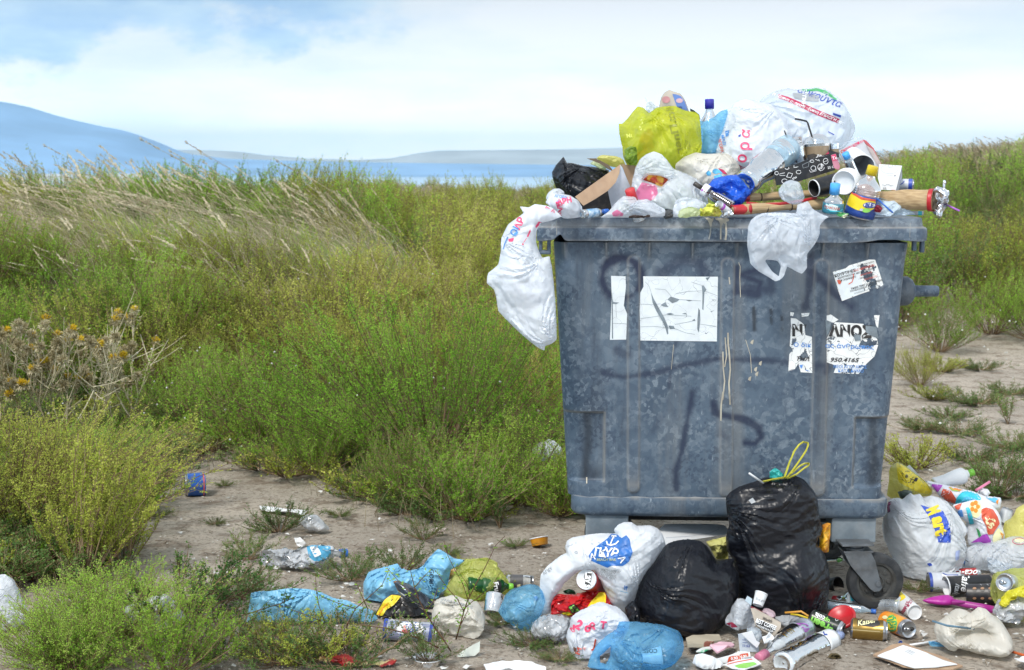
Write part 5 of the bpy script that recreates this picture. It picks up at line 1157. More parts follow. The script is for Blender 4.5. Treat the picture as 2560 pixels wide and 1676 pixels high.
STM = pm('straw_mat_rush', (.50, .36, .20), .8, col2=(.33, .22, .11), nscale=60, stretch=(.15, 1, 3.2), lo=.35, hi=.65, bstr=.6, bscale=70)
iK = ink('black', (.012, .012, .014)); iR = ink('red', (.62, .09, .04)); iP = ink('pinkred', (.72, .06, .16)); iB = ink('blue', (.08, .25, .62)); iDB = ink('deep_blue', (.02, .06, .35)); iW = ink('white', (.82, .83, .84)); iG = ink('green', (.05, .36, .12)); iY = ink('yellow', (.80, .62, .02))
iO = ink('olive', (.24, .26, .01)); iLB = ink('lightblue', (.10, .45, .70)); iMG = ink('maroon', (.42, .02, .08)); iSil = ink('silver', (.50, .53, .58)); iOr = ink('orange', (.80, .26, .02)); iGy = ink('grey2', (.30, .32, .34)); iPu = ink('purple', (.42, .06, .50)); iLG = ink('lightgreen', (.25, .62, .10)); iSk = ink('pale_yellow', (.85, .80, .45))
iTq = ink('turquoise', (.03, .50, .62))
def pr(V, *ops):
    def f(buf, b):
        for i, o in enumerate(ops):
            k = o[0]; lf = .0016 + .0006 * i if i < 6 else .005
            if k == 't': text(buf, b, V, o[1], o[2], o[3], o[4], o[5], *(o[6:7] or (0,)), **dict({'lift': lf + .0012}, **(o[7] if len(o) > 7 else {})))
            elif k == 'p': patch(buf, b, V, o[1], o[2], lf, *(o[3:4] or (True,)))
            elif k == 'l': line(buf, b, V, o[1], o[2], o[3], lf)
    return f
def root_at(name, label, cat, pos, group=None): return thing(name, label, cat, (pos[0], pos[1], max(0, pos[2])), group)
def bottle(name, label, V, base, cap, r, Yb, Yc, mat, capm, lab=None, lr=(.3, .55), prints=None, dent=.0015, kind='pet', seed=1, capr=.42, neck=.88, sh=.70, squash=1.0, liquid=None, cat='bottle', group=None):
    a = P(*px(V, *base), Yb); b = P(*px(V, *cap), Yc); R = r / V[2] * mpp((Yb + Yc) / 2); L_ = (b - a).length; t = thing(name, label, cat, a, group); t['_w'] = list(a)
    lo = min(a.z, b.z)
    prof = [(.02, 0), (.035, R * .3), (0, R * .62), (.0, R * .84), (.025, R * .98)] + [(q, R * (1 + .018 * math.sin(q * 150))) for q in np.linspace(.05, sh, 34)] + [(sh + (neck - sh) * s, R * (capr * .82 + (1 - capr * .82) * (math.cos(s * math.pi) * .5 + .5) ** .8)) for s in (.15, .3, .45, .6, .75, .9)] + [(neck + .015, R * capr * .80), (.955, R * capr * .78)]
    bb = Buf(); turned(bb, a, b, prof, mat, 36, dent, seed, squash); obj('body', bb, t)
    c = Buf(); turned(c, a, b, [(neck + .02, R * capr * .8), (neck + .02, R * capr), (.985, R * capr * .99), (1, R * capr * .9), (1, 0)], capm, 28)
    if capm is not None: obj('cap', c, t)
    if lab is not None:
        l = Buf(); turned(l, a, b, [(lr[0], R * 1.03)] + [(q, R * 1.035) for q in np.linspace(lr[0], lr[1], 6)] + [(lr[1], R * 1.02)], lab, 36, dent * .8, seed, squash)
        if prints: prints(l, l.bvh())
        obj('label', l, t)
    elif prints: pass
    return t
def can(name, label, V, a, b, r, Ya, Yb, mat, prints=None, dent=.0022, seed=1, openend=True, bands=(), cat='drink can', group=None, squash=1.0):
    """a = closed bottom end, b = top end with its lid"""
    a = P(*px(V, *a), Ya); b = P(*px(V, *b), Yb); R = r / V[2] * mpp((Ya + Yb) / 2); t = thing(name, label, cat, a, group); t['_w'] = list(a)
    m = Buf(); turned(m, a, b, [(.03, 0), (.03, R * .5), (.0, R * .72), (.015, R * .86), (.06, R)], AL, 40, dent * .5, seed, squash); turned(m, a, b, [(.06, R)] + [(q, R) for q in np.linspace(.1, .88, 12)], mat, 40, dent, seed, squash)
    for (q0, q1, bm_) in bands: turned(m, a, b, [(q0, R * 1.012), (q1, R * 1.012)], bm_, 40, dent, seed, squash)
    turned(m, a, b, [(.88, R), (.93, R * .93), (.955, R * .86)], AL, 40, dent * .5, seed, squash)
    if prints: prints(m, m.bvh())
    obj('body', m, t)
    l = Buf(); turned(l, a, b, [(.955, R * .86), (.985, R * .90), (1, R * .89), (1, R * .85), (.965, R * .80), (.97, R * .4), (.97, 0)], AL, 40, 0, seed, squash)
    ax, s, u = frame(a, b); L_ = (b - a).length; c = a + ax * L_ * .985
    tab = Buf(); turned(tab, c - s * 0, c + ax * .002, [(0, 0), (0, R * .18), (1, R * .18), (1, 0)], AL, 12); turned(tab, c + s * R * .3, c + s * R * .3 + ax * .0015, [(0, R * .12), (0, R * .26), (1, R * .26), (1, R * .12)], AL, 14)
    lo = obj('lid', l, t); obj('pull_tab', tab, lo)
    if openend:
        h = Buf(); turned(h, c - s * R * .42 - ax * .001, c - s * R * .42 + ax * .0006, [(0, 0), (0, R * .27), (1, R * .27), (1, 0)], DK, 16, squash=.8); obj('opening', h, lo)
    return t
def cup(name, label, V, base, rim_, rb, rr, Yb, Yr, mat, rimm=None, lid=None, prints=None, inner=None, dent=.0005, seed=1, cat='cup', openrim=True, group=None, liddome=.0, bands=(), basem=None):
    a = P(*px(V, *base), Yb); b = P(*px(V, *rim_), Yr); k = mpp((Yb + Yr) / 2) / V[2]; R0, R1 = rb * k, rr * k; t = thing(name, label, cat, a, group); t['_w'] = list(a)
    m = Buf(); turned(m, a, b, [(.03, 0), (.03, R0 * .93)], basem or mat, 40); turned(m, a, b, [(.03, R0 * .93), (0, R0 * .95), (0, R0)] + [(q, R0 + (R1 - R0) * q) for q in np.linspace(.02, 1, 12)], mat, 40, dent, seed)
    for q0, q1, bm_ in bands: turned(m, a, b, [(q, (R0 + (R1 - R0) * q) * 1.012) for q in np.linspace(q0, q1, 5)], bm_, 40, dent, seed)
    if prints: prints(m, m.bvh())
    if openrim: turned(m, a, b, [(1, R1 * .97)] + [(q, (R0 + (R1 - R0) * q) * .96) for q in (.8, .5, .2, .06)] + [(.06, 0)], inner or mat, 40)
    obj('body', m, t)
    q = Buf(); L_ = (b - a).length; e = .0022 / L_; turned(q, a, b, [(1 - e, R1 * .985), (1 - e, R1 * 1.03), (1 + e, R1 * 1.03), (1 + e, R1 * .97)], rimm or mat, 40); obj('rim', q, t)
    if lid is not None:
        l = Buf(); h = liddome
        turned(l, a, b, [(.965, R1 * 1.05), (1.01, R1 * 1.07), (1.015, R1 * .98)] + ([(1 + h * math.sin(s), R1 * .98 * math.cos(s)) for s in np.linspace(.1, 1.45, 9)] if h else [(1.05, R1 * .93), (1.06, R1 * .86), (1.025, R1 * .80), (1.025, 0)]), lid, 40)
        obj('lid', l, t)
    return t
def straw(name, label, V, pts, r, Ys, mat, cat='drinking straw', group=None):
    n = len(pts); Ys = [Ys] * n if isinstance(Ys, (int, float)) else Ys; q = [P(*px(V, *p), y) for p, y in zip(pts, Ys)]
    q = [Vector((p.x, p.y, max(.004, p.z))) for p in q]; b = Buf(); tube(b, q, r, mat, 8); return tag(obj(name, b, None, q[0]), label, cat, group)
def lump(name, label, cat, V, pts, Y, t, mat, seed=1, amp=.014, freq=26, prints=None, **k): return bag(name, label, cat, V, pts, Y, t, t, mat, prints, amp=amp, freq=freq, seed=seed, res=30, **k)

# ---------------- on the lid, back row first
bag('carrier_bag', 'big cloudy carrier bag with a dark red ribbon print, topmost at right of the heap', 'plastic bag', V2,
    [(690, 240), (740, 180), (860, 120), (1000, 90), (1100, 100), (1300, 80), (1400, 95), (1460, 150), (1560, 220), (1640, 310), (1690, 410), (1725, 490), (1720, 560), (1680, 640), (1620, 720), (1540, 800), (1440, 900), (1000, 1000), (700, 900), (640, 500)], 5.66, .17, .16, WC, seed=12, amp=.020, freq=9,
    prints=pr(V2, ('p', [(895, 155), (1000, 185), (1150, 250), (1300, 318), (1555, 425), (1535, 470), (1290, 375), (1140, 300), (990, 232), (888, 195)], iMG, False),
      ('t', 'Η εξυπνη αγορα η εξυπνη ΕΠΙΛΟΓΗ σας', 1215, 312, 30, iW, 23, {'shear': .3, 'sx': 1.05}), ('t', 'αρκούντα', 1345, 190, 78, iDB, 20, {'shear': .35, 'arc': .0, 'bold': .01}),
      ('l', [(1100, 105), (1200, 112), (1320, 110), (1420, 150), (1520, 215)], 20, iG), ('l', [(1180, 130), (1290, 92), (1400, 120), (1480, 175)], 12, iG), ('l', [(1150, 95), (1260, 84), (1350, 92)], 14, iG),
      ('p', [(1045, 140), (1200, 150), (1330, 180), (1325, 235), (1200, 225), (1060, 195)], iGy, False), ('t', 'ΞΥΠΝΗ', 1170, 190, 40, iW, 95), ('p', [(1480, 355), (1570, 385), (1565, 410), (1482, 378)], iDB, False), ('l', [(1430, 560), (1495, 595)], 10, iDB)))
bag('carrier_bag', 'swollen white carrier bag with large pink script letters running up it', 'plastic bag', V2,
    [(340, 380), (400, 270), (480, 215), (580, 210), (680, 240), (780, 250), (860, 300), (950, 370), (978, 440), (965, 510), (1035, 560), (1030, 640), (1000, 720), (980, 900), (800, 1050), (500, 1080), (300, 1000), (215, 800), (222, 690), (290, 560)], 5.46, .16, .13, WH, seed=22, amp=.017, freq=9,
    prints=pr(V2, ('t', 'α', 540, 580, 105, iP, -88, {'bold': .02, 'shear': .1}), ('t', 'ρ', 545, 715, 120, iP, -88, {'bold': .02}), ('t', 'ο', 500, 850, 120, iP, -80, {'bold': .02}), ('t', 'γ', 480, 950, 120, iP, -80, {'bold': .02}), ('p', [(455, 605), (485, 585), (480, 615), (460, 615)], iDB),
      ('p', [(315, 555), (362, 543), (352, 600), (322, 620)], iB, False), ('l', [(322, 575), (360, 560)], 4, iW), ('l', [(320, 595), (357, 580)], 4, iW), ('t', 'MAZI', 298, 650, 34, iB, 78), ('t', 'ΑΓΟΡΑ', 268, 710, 34, iR, 78)))
bag('carrier_bag', 'lime-yellow carrier bag with olive lettering, highest at the left of the heap', 'plastic bag', V1,
    [(812, 480), (852, 478), (905, 425), (950, 365), (1015, 293), (1075, 305), (1135, 355), (1210, 300), (1280, 285), (1420, 280), (1520, 330), (1640, 350), (1682, 390), (1695, 560), (1700, 780), (1640, 900), (1450, 1000), (1200, 1050), (980, 1000), (900, 930), (852, 830), (845, 730), (822, 600)], 5.40, .13, .12, YG, seed=31, amp=.018, freq=10,
    prints=pr(V20, ('t', 'Мα.Пner', 1245, 670, 150, iO, -102, {'bold': .035, 'sx': 1.5, 'mirror': True}), ('t', 'Mι', 290, 860, 90, ink('palelime', (.75, .78, .12)), -8), ('l', [(1500, 960), (1560, 1150)], 10, iO), ('l', [(1540, 970), (1600, 1160)], 8, iO), ('l', [(1580, 1000), (1620, 1170)], 8, iO)))
lump('crumpled_packet', 'orange and green packet showing through the lime-yellow bag', 'packet', V1, [(1050, 600), (1130, 520), (1200, 620), (1180, 760), (1120, 860), (1020, 870), (1010, 760)], 5.385, .02, pm('orange_green_pack', (.65, .30, .03), .5, col2=(.10, .35, .06), nscale=16, lo=.45, hi=.55), 3)
lump('bag_end', 'green knotted end of a bag under the left of the lime-yellow bag', 'plastic bag', V1, [(870, 760), (930, 720), (1000, 730), (1010, 800), (1000, 920), (930, 925), (880, 880)], 5.26, .03, film('dark_lime', (.22, .34, .03), .1), 5)
lump('wrapper_tip', 'pale blue twisted wrapper tip sticking up behind the lime-yellow bag', 'wrapper', V1, [(1090, 185), (1112, 215), (1160, 230), (1200, 275), (1240, 300), (1220, 420), (1130, 420), (1098, 320), (1110, 250)], 5.56, .03, WC, 6)
sheet('printed_carton', 'rounded paper pack with a blue panel standing above the lime-yellow bag', 'carton', V1, [(1245, 420), (1250, 280), (1270, 190), (1300, 140), (1350, 110), (1400, 130), (1470, 150), (1520, 220), (1560, 335), (1590, 450)], 5.58, pm('beige_pack', (.52, .46, .40), .6), .03, .004, rounded=True,
    prints=pr(V1, ('p', [(1388, 152), (1430, 158), (1480, 175), (1525, 240), (1560, 335), (1440, 300)], ink('pack_blue', (.10, .19, .48)), False), ('p', ring(1320, 215, 45, 38), ink('pack_rose', (.45, .20, .22))), ('p', ring(1465, 225, 38, 25), ink('pack_pink', (.55, .35, .42))), ('t', 'μα', 1465, 305, 34, iK, 10, {'bold': .03}), ('l', [(1290, 262), (1390, 262)], 4, iGy), ('l', [(1300, 275), (1380, 275)], 4, iGy)))
sheet('plastic_shard', 'black plastic shard poking out between the lime-yellow bag and the clear bottle', 'shard', V1, [(1580, 310), (1620, 330), (1680, 378), (1690, 430), (1590, 400)], 5.55, BP, .006, .002)
bottle('water_bottle', 'upright clear bottle with a dark blue cap wrapped in the light blue bag', V1, (1790, 800), (1790, 208), 112, 5.58, 5.58, CP, DBP, dent=.001, neck=.80, sh=.50, capr=.45)
bag('blue_bag', 'light blue thin bag pulled round the clear bottle on the heap', 'plastic bag', V2, [(20, 440), (90, 450), (190, 400), (255, 345), (340, 320), (345, 430), (300, 560), (260, 900), (100, 950), (45, 790), (40, 680), (25, 560)], 5.50, .06, .06, LB, seed=41, amp=.012, freq=12)
bag('black_bag', 'torn shiny black bin bag with a peaked corner, at the left end of the lid', 'bin bag', V1, [(80, 1000), (125, 920), (165, 880), (210, 835), (245, 895), (300, 898), (420, 925), (560, 940), (700, 972), (730, 1100), (640, 1300), (500, 1480), (330, 1450), (200, 1250), (130, 1170), (95, 1080)], 5.42, .11, .12, BK, seed=51, amp=.020, freq=11, ani=(2.2, 0, -.9))
lump('yellow_bag', 'pale yellow bag lying over the brown card behind the black bag', 'plastic bag', V1, [(565, 850), (600, 820), (650, 812), (760, 822), (850, 865), (880, 930), (790, 950), (660, 915)], 5.36, .05, YL, 7, ani=(2.5, 0, 0))
lump('yellow_film', 'scrap of greenish film under the brown card edge at the left of the heap', 'plastic film', V1, [(500, 905), (530, 880), (620, 905), (690, 945), (640, 965), (560, 935)], 5.38, .02, GC, 8)
sheet('card_flap', 'dark brown card edge jutting left from under the pale yellow bag', 'cardboard', V1, [(460, 850), (560, 850), (700, 920), (760, 1000), (690, 965), (600, 905)], [5.34, 5.34, 5.3, 5.3, 5.3, 5.32], pm('dark_card', (.11, .08, .05), .8), .006)
# open cardboard box
bx_root = thing('cardboard_box', 'open cardboard box with a long tan flap hanging towards the left front', 'cardboard box', P(1480, 520, 5.3)); bx_root['_w'] = list(bx_root.location)
sheet('flap', None, None, V1, [(335, 1265), (580, 1090), (825, 915), (815, 1010), (775, 1110), (690, 1200), (560, 1285), (425, 1362)], [5.10, 5.16, 5.24, 5.22, 5.2, 5.17, 5.13, 5.1], KB, .006, .002, root=bx_root)
sheet('inner_flap', None, None, V1, [(828, 915), (945, 1180), (900, 1300), (735, 1400), (690, 1200), (775, 1110), (815, 1010)], [5.25, 5.25, 5.25, 5.22, 5.2, 5.21, 5.23], pm('white_card_inside', (.60, .62, .68), .7), .005, .002, root=bx_root)
sheet('side_flap', None, None, V1, [(835, 912), (1000, 930), (980, 1160), (940, 1180)], [5.26, 5.3, 5.3, 5.26], KB, .005, .002, root=bx_root)
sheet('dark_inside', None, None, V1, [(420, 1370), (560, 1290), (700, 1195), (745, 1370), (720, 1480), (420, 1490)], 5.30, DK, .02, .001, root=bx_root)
bag('carrier_bag', 'white carrier bag with a gaping hole and a pink package, mid lid', 'plastic bag', V1,
    [(945, 1180), (960, 1080), (990, 960), (1040, 860), (1110, 800), (1190, 772), (1270, 806), (1330, 870), (1365, 920), (1400, 960), (1520, 1010), (1650, 1070), (1740, 1180), (1775, 1340), (1700, 1480), (1300, 1490), (1100, 1440), (960, 1320)], 5.20, .11, .10, WC, seed=61, amp=.018, freq=11, holes=[[(1075, 1080), (1130, 1030), (1250, 1035), (1340, 1075), (1270, 1150), (1180, 1115)]],
    prints=pr(V1, ('p', [(990, 1220), (1060, 1110), (1130, 1125), (1215, 1145), (1230, 1230), (1180, 1290), (1100, 1340), (1020, 1290)], film('pink_under_film', (.80, .22, .40), .25, .4), True)))
lump('snack_packet', 'red and yellow snack packet inside the white bag in the middle of the lid', 'packet', V1, [(1040, 1090), (1110, 1010), (1250, 1025), (1370, 1075), (1290, 1165), (1180, 1150)], 5.22, .03, pm('snack_pack', (.55, .06, .03), .35, col2=(.75, .42, .05), nscale=18, lo=.45, hi=.55), 9)
bag('carrier_bag', 'whitish bag with faint light blue prints, right of the middle of the heap', 'plastic bag', V2, [(-224, 960), (-215, 905), (-120, 833), (0, 788), (120, 800), (330, 800), (405, 850), (450, 900), (478, 960), (460, 1015), (430, 1150), (200, 1250), (0, 1250), (-100, 1150), (-130, 1040)], 5.30, .10, .08, CR, seed=71, amp=.015, freq=12,
    prints=pr(V2, ('p', ring(137, 1012, 26), iLB), ('p', ring(215, 990, 36, 28), iLB), ('p', ring(272, 990, 26), iLB), ('p', [(195, 1040), (270, 1020), (300, 1070), (240, 1090), (200, 1080)], iLB), ('p', [(240, 955), (300, 975), (340, 1025), (290, 1010)], iMG)))
bag('blue_bag', 'bright blue crumpled bag under the large clear bottle', 'plastic bag', V2, [(130, 1150), (190, 1070), (330, 1040), (460, 1030), (495, 1090), (545, 1170), (595, 1215), (545, 1270), (510, 1330), (400, 1380), (330, 1390), (305, 1330), (335, 1280), (290, 1230), (190, 1225)], 5.13, .05, .05, BB, seed=81, amp=.020, freq=20)
bottle('beer_bottle', 'dark brown glass bottle slanting down under the blue bag', V2, (390, 1370), (-20, 1120), 66, 5.06, 5.12, CPR, pm('dark_cap', (.02, .015, .015), .4), WP, (.62, .76), dent=0, sh=.45, neck=.70, capr=.40, prints=pr(V2, ('p', [(45, 1185), (70, 1175), (78, 1200), (55, 1205)], iPu), ('l', [(85, 1200), (110, 1225)], 6, iMG)))
bag('carrier_bag', 'low white bag with a trace of pink on the front edge of the lid', 'plastic bag', V1, [(620, 1492), (700, 1422), (780, 1332), (860, 1262), (975, 1255), (1010, 1300), (1110, 1290), (1220, 1345), (1312, 1400), (1306, 1470), (1100, 1488), (900, 1490)], 5.04, .05, .06, WC, seed=91, amp=.012, freq=16, ani=(2, 0, -1.4),
    prints=pr(V1, ('p', [(735, 1440), (790, 1405), (860, 1450), (850, 1475), (750, 1478)], film('pink_under_film', (.80, .22, .40), .25, .4))))
bottle('cola_bottle', 'clear bottle with a red cap leaning up inside the white bag on the lid', V1, (1030, 1520), (925, 1182), 78, 5.08, 5.04, CP, RP, neck=.60, sh=.30, capr=.72)
lump('bag_lump', 'rumpled grey-white film at the front of the lid beside the fruit peel', 'plastic bag', V1, [(1400, 1400), (1440, 1300), (1520, 1270), (1650, 1290), (1760, 1340), (1740, 1400), (1650, 1470), (1480, 1485), (1400, 1480)], 5.06, .035, WC, 10)
lump('dark_scrap', 'small dark grey scrap at the front edge of the lid', 'scrap', V1, [(1300, 1400), (1390, 1405), (1388, 1488), (1290, 1488)], 5.06, .02, pm('dark_grey', (.06, .065, .07), .6), 11)
lump('black_scrap', 'dark food remains along the front edge of the lid', 'food remains', V1, [(920, 1475), (980, 1460), (1060, 1475), (1150, 1465), (1140, 1492), (930, 1494)], 5.0, .015, pm('dark_food', (.04, .02, .015), .6), 12)
lump('fruit_peel', 'yellow-green fruit peel on the front edge of the lid', 'fruit peel', V2, [(20, 1440), (50, 1380), (100, 1395), (130, 1345), (200, 1342), (245, 1385), (275, 1440), (260, 1475), (180, 1480), (90, 1478), (30, 1470)], 5.01, .03, pm('peel', (.55, .58, .07), .5, col2=(.35, .22, .05), nscale=28, lo=.5, hi=.7), 13, amp=.02, freq=40)
lump('green_wrapper', 'pale greenish wrapper beside the fruit peel', 'wrapper', V1, [(1450, 1465), (1490, 1400), (1600, 1375), (1670, 1400), (1690, 1440), (1660, 1482), (1480, 1485)], 5.0, .02, GC, 14)
can('small_can', 'little white tub with a purple band under the blue bag', V2, (360, 1430), (235, 1340), 44, 5.03, 5.0, WPL, bands=((.55, .7, iPu), (.72, .76, iPu)), openend=False, cat='tub')
lump('foil_scrap', 'crumpled scrap of foil left of the red-capped rolled mat', 'foil', V2, [(275, 1440), (320, 1400), (385, 1395), (400, 1475), (280, 1480)], 5.02, .02, FO, 15)
bottle('water_bottle', 'small labelled water bottle with a blue cap lying at the left front of the lid', V1, (410, 1455), (692, 1420), 50, 5.02, 5.10, CPB, BLP, pm('blue_label', (.10, .28, .50), .4, col2=(.55, .65, .75), nscale=40), (.15, .58), squash=1, neck=.78, sh=.6, capr=.55)
bottle('water_bottle', 'large crushed clear water bottle lying across the heap, base towards the front', V2, (545, 1120), (1120, 640), 140, 5.10, 5.32, CP, None, film('water_label', (.60, .80, .92), .62), (.50, .80), dent=.006, seed=4, prints=pr(V2, ('t', 'water', 930, 895, 52, iLB, 62, {'bold': .02})))
# rolled beach mats
def mat_roll(label, V, a, b, r0, r1, Ya, Yb, bandsm=None, capend=None, squash=.8, seed=1):
    A = P(*px(V, *a), Ya); B = P(*px(V, *b), Yb); k = mpp(Ya) / V[2]; t = thing('rolled_straw_mat', label, 'straw mat', A, 'rolled straw beach mats on the lid'); t['_w'] = list(A)
    m = Buf(); turned(m, A, B, [(0, 0), (0, r0 * k * .4), (.01, r0 * k * .97)] + [(q, (r0 + (r1 - r0) * q) * k) for q in np.linspace(.02, .98, 18)] + [(1, r1 * k * .95), (.99, r1 * k * .5), (1, 0)], STM, 40, .0028, seed, squash); 
    for j in range(30):
        an = j * .2094; 
    obj('roll', m, t)
    for (q0, q1, cm) in (capend or ()):
        c = Buf(); turned(c, A, B, [(q0, (r0 + (r1 - r0) * q0) * k * .9)] + [(q, (r0 + (r1 - r0) * q) * k * (1.05 + .03 * math.sin(q * 300))) for q in np.linspace(q0, q1, 9)] + [(q1, (r0 + (r1 - r0) * q1) * k * .95)], cm, 36, .002, seed, squash); obj('binding', c, t)
    for q in (bandsm or ()):
        c = Buf(); turned(c, A, B, [(q - .006, (r0 + (r1 - r0) * q) * k * .99), (q - .006, (r0 + (r1 - r0) * q) * k * 1.03), (q + .006, (r0 + (r1 - r0) * q) * k * 1.03), (q + .006, (r0 + (r1 - r0) * q) * k * .99)], pm('dark_thread', (.05, .035, .025), .8), 36, .001, seed, squash); obj('thread', c, t)
mat_roll('front straw mat roll with a red bound end, lowest on the lid', V2, (392, 1408), (1400, 1345), 62, 62, 5.03, 5.10, (.36, .62), ((0, .19, RP),), seed=3)
mat_roll('rear straw mat roll with a small red bound end, behind the front one', V2, (512, 1280), (1420, 1215), 55, 62, 5.14, 5.20, (.20, .6), ((0, .06, RP),), seed=4)
mat_roll('straw mat roll jutting out over the right end of the lid, with a red rim', V3, (780, 985), (1632, 1008), 100, 160, 5.12, 5.02, (), ((.93, 1.0, RP),), .98, seed=5)
straw('red_strap', 'long red strap lying across the two straw mat rolls', V2, [(545, 1335), (700, 1350), (900, 1345), (1150, 1310), (1300, 1275)], .006, [5.06, 5.05, 5.05, 5.07, 5.1], RP, 'strap')
lump('foil_wrap', 'crumpled silver foil stuffed in the end of the right mat roll', 'foil', V3, [(1630, 870), (1690, 810), (1768, 835), (1775, 740), (1800, 728), (1815, 770), (1800, 840), (1842, 1010), (1808, 1080), (1770, 1180), (1728, 1262), (1650, 1210), (1618, 1140), (1640, 1000)], 5.02, .03, FO, 16, amp=.02, freq=30)
straw('straw', 'violet straw sticking out beyond the foil at the right', V3, [(1790, 1060), (1995, 1155)], .0035, [5.02, 4.98], pm('violet_straw', (.45, .15, .60), .4))
# cups and carrier
lump('torn_cup', 'crushed clear plastic cup on the straw mat rolls', 'cup', V2, [(900, 1180), (960, 1110), (1030, 1083), (1110, 1110), (1150, 1180), (1172, 1270), (1112, 1330), (1020, 1337), (940, 1300), (905, 1240)], 4.98, .045, CL, 17, amp=.016)
cup('coffee_cup', 'clear cup with a domed lid and brown froth, with the black bent straw', V2, (1310, 880), (1303, 690), 110, 142, 5.32, 5.32, CP, CP, CP, liddome=.55, inner=pm('coffee_froth', (.45, .33, .20), .7, col2=(.62, .50, .36), nscale=30), bands=((.25, .85, film('froth_film', (.50, .38, .25), .35)),))
cup('coffee_cup', 'clear cup without straw, right of the frothy cup in the carrier', V2, (1500, 880), (1493, 690), 45, 52, 5.34, 5.34, CP, CP, bands=((.2, .7, film('froth_film', (.50, .38, .25), .35)),))
cup('coffee_cup', 'clear tilted cup with a thin straw at the left end of the carrier', V2, (1120, 920), (1060, 740), 92, 118, 5.30, 5.30, CP, CP, CP, liddome=.25)
cup('paper_cup', 'tan upside-down cup behind the clear cups', V2, (1090, 620), (1095, 740), 48, 58, 5.42, 5.42, pm('tan_cup', (.62, .50, .46), .6))
straw('straw', 'black bent straw in the frothy coffee cup', V2, [(1070, 422), (1130, 432), (1195, 448), (1212, 475), (1250, 600), (1302, 790)], .0035, 5.30, BP)
straw('straw', 'thin black straw in the tilted cup', V2, [(955, 548), (1090, 895)], .0028, 5.26, BP)
cc = thing('cup_carrier', 'black card cup carrier printed with white doodles', 'cup carrier', P(*px(V2, 1170, 1100), 5.2)); cc['_w'] = list(cc.location)
sheet('front_panel', None, None, V2, [(840, 985), (1020, 930), (1210, 862), (1450, 812), (1478, 900), (1505, 975), (1330, 1030), (1150, 1085), (1070, 1112), (870, 1142)], [5.14, 5.16, 5.18, 5.22, 5.22, 5.22, 5.18, 5.16, 5.14, 5.12], BP, .012, .0015, root=cc,
    prints=pr(V2, *[('l', ring(cx, cy, r_, r_ * f, 14), 5, iW) for cx, cy, r_, f in ((1352, 945, 36, 1.0), (958, 1096, 30, .8), (1403, 880, 26, 1.2), (872, 1010, 20, .9), (1110, 998, 26, .75), (1270, 955, 28, .9), (985, 955, 22, .6), (1255, 880, 22, .6))],
      ('t', 'Puff', 1352, 945, 34, iW, -60, {'shear': .3}), ('l', [(1060, 925), (1060, 950), (1110, 940), (1085, 910), (1062, 925)], 6, iW), ('l', [(980, 1050), (1000, 1005), (1045, 1015), (1025, 1060), (980, 1050)], 5, iW), ('l', [(1150, 920), (1160, 955), (1215, 940), (1225, 885), (1150, 920)], 4, iGy), ('l', [(1290, 860), (1340, 880), (1310, 840), (1335, 830)], 5, iW), ('l', [(1225, 975), (1240, 1000), (1300, 985), (1290, 935)], 5, iW), ('t', 'k!ss', 1065, 1060, 24, iW, -30), ('l', [(900, 1020), (960, 1005)], 5, iW), ('l', [(905, 1035), (965, 1035)], 4, iW), ('t', '25 Cs', 1465, 945, 26, iW, -10), ('l', [(1380, 890), (1430, 870)], 4, iW)))
sheet('back_panel', None, None, V2, [(1205, 812), (1330, 785), (1445, 760), (1540, 790), (1550, 840), (1450, 840), (1210, 895)], [5.28, 5.3, 5.3, 5.32, 5.3, 5.26, 5.24], BP, .006, .001, root=cc, prints=pr(V2, ('p', [(1345, 790), (1435, 772), (1440, 800), (1360, 815)], iMG, False), ('t', 'its', 1335, 812, 36, iW, -12, {'bold': .02}), ('t', 'coffee time', 1340, 838, 26, iW, -12, {'shear': .3})))
sheet('sachet', 'small pink and red sachet standing at the right end of the cup carrier', 'sachet', V2, [(1460, 815), (1512, 800), (1535, 870), (1560, 940), (1542, 978), (1492, 952)], 5.16, pm('pink_sachet', (.70, .28, .36), .45), .004, .002, prints=pr(V2, ('p', [(1462, 818), (1510, 803), (1530, 868), (1478, 880)], iP, False), ('t', 'Te', 1500, 845, 36, iW, -12, {'bold': .03})))
cup('paper_cup', 'black paper cup lying on its side under the cup carrier, rim to the left', V2, (1610, 1085), (1278, 1172), 108, 92, 5.12, 5.06, BP, WPL, inner=DK)
c_ = Buf(); A_ = P(*px(V2, 1650, 1095), 5.08); B_ = P(*px(V2, 1596, 1112), 5.03); k_ = mpp(5.05) / V2[2]
turned(c_, A_, B_, [(0, 146 * k_), (.35, 150 * k_), (.4, 141 * k_), (1, 132 * k_), (1.0, 122 * k_), (.72, 118 * k_), (.72, 0)], WPL, 40); tag(obj('round_lid_litter', c_, None, A_), 'round white plastic lid standing against the black paper cup', 'lid')
cup('paper_cup', 'big greyish paper cup lying with its open end to the front', V3, (520, 380), (640, 545), 120, 172, 5.34, 5.16, WPL, WPL, inner=GPL)
bottle('spirit_bottle', 'small flat clear bottle with a bright blue cap, beside the greyish cup', V3, (560, 700), (405, 350), 68, 5.14, 5.10, clearp('smoky_glass', (.6, .68, .75), .35), LBP, neck=.78, sh=.7, capr=.75, dent=0)
ct = thing('carton', 'white and red folded carton behind the greyish cup', 'carton', P(*px(V3, 620, 560), 5.45)); ct['_w'] = list(ct.location)
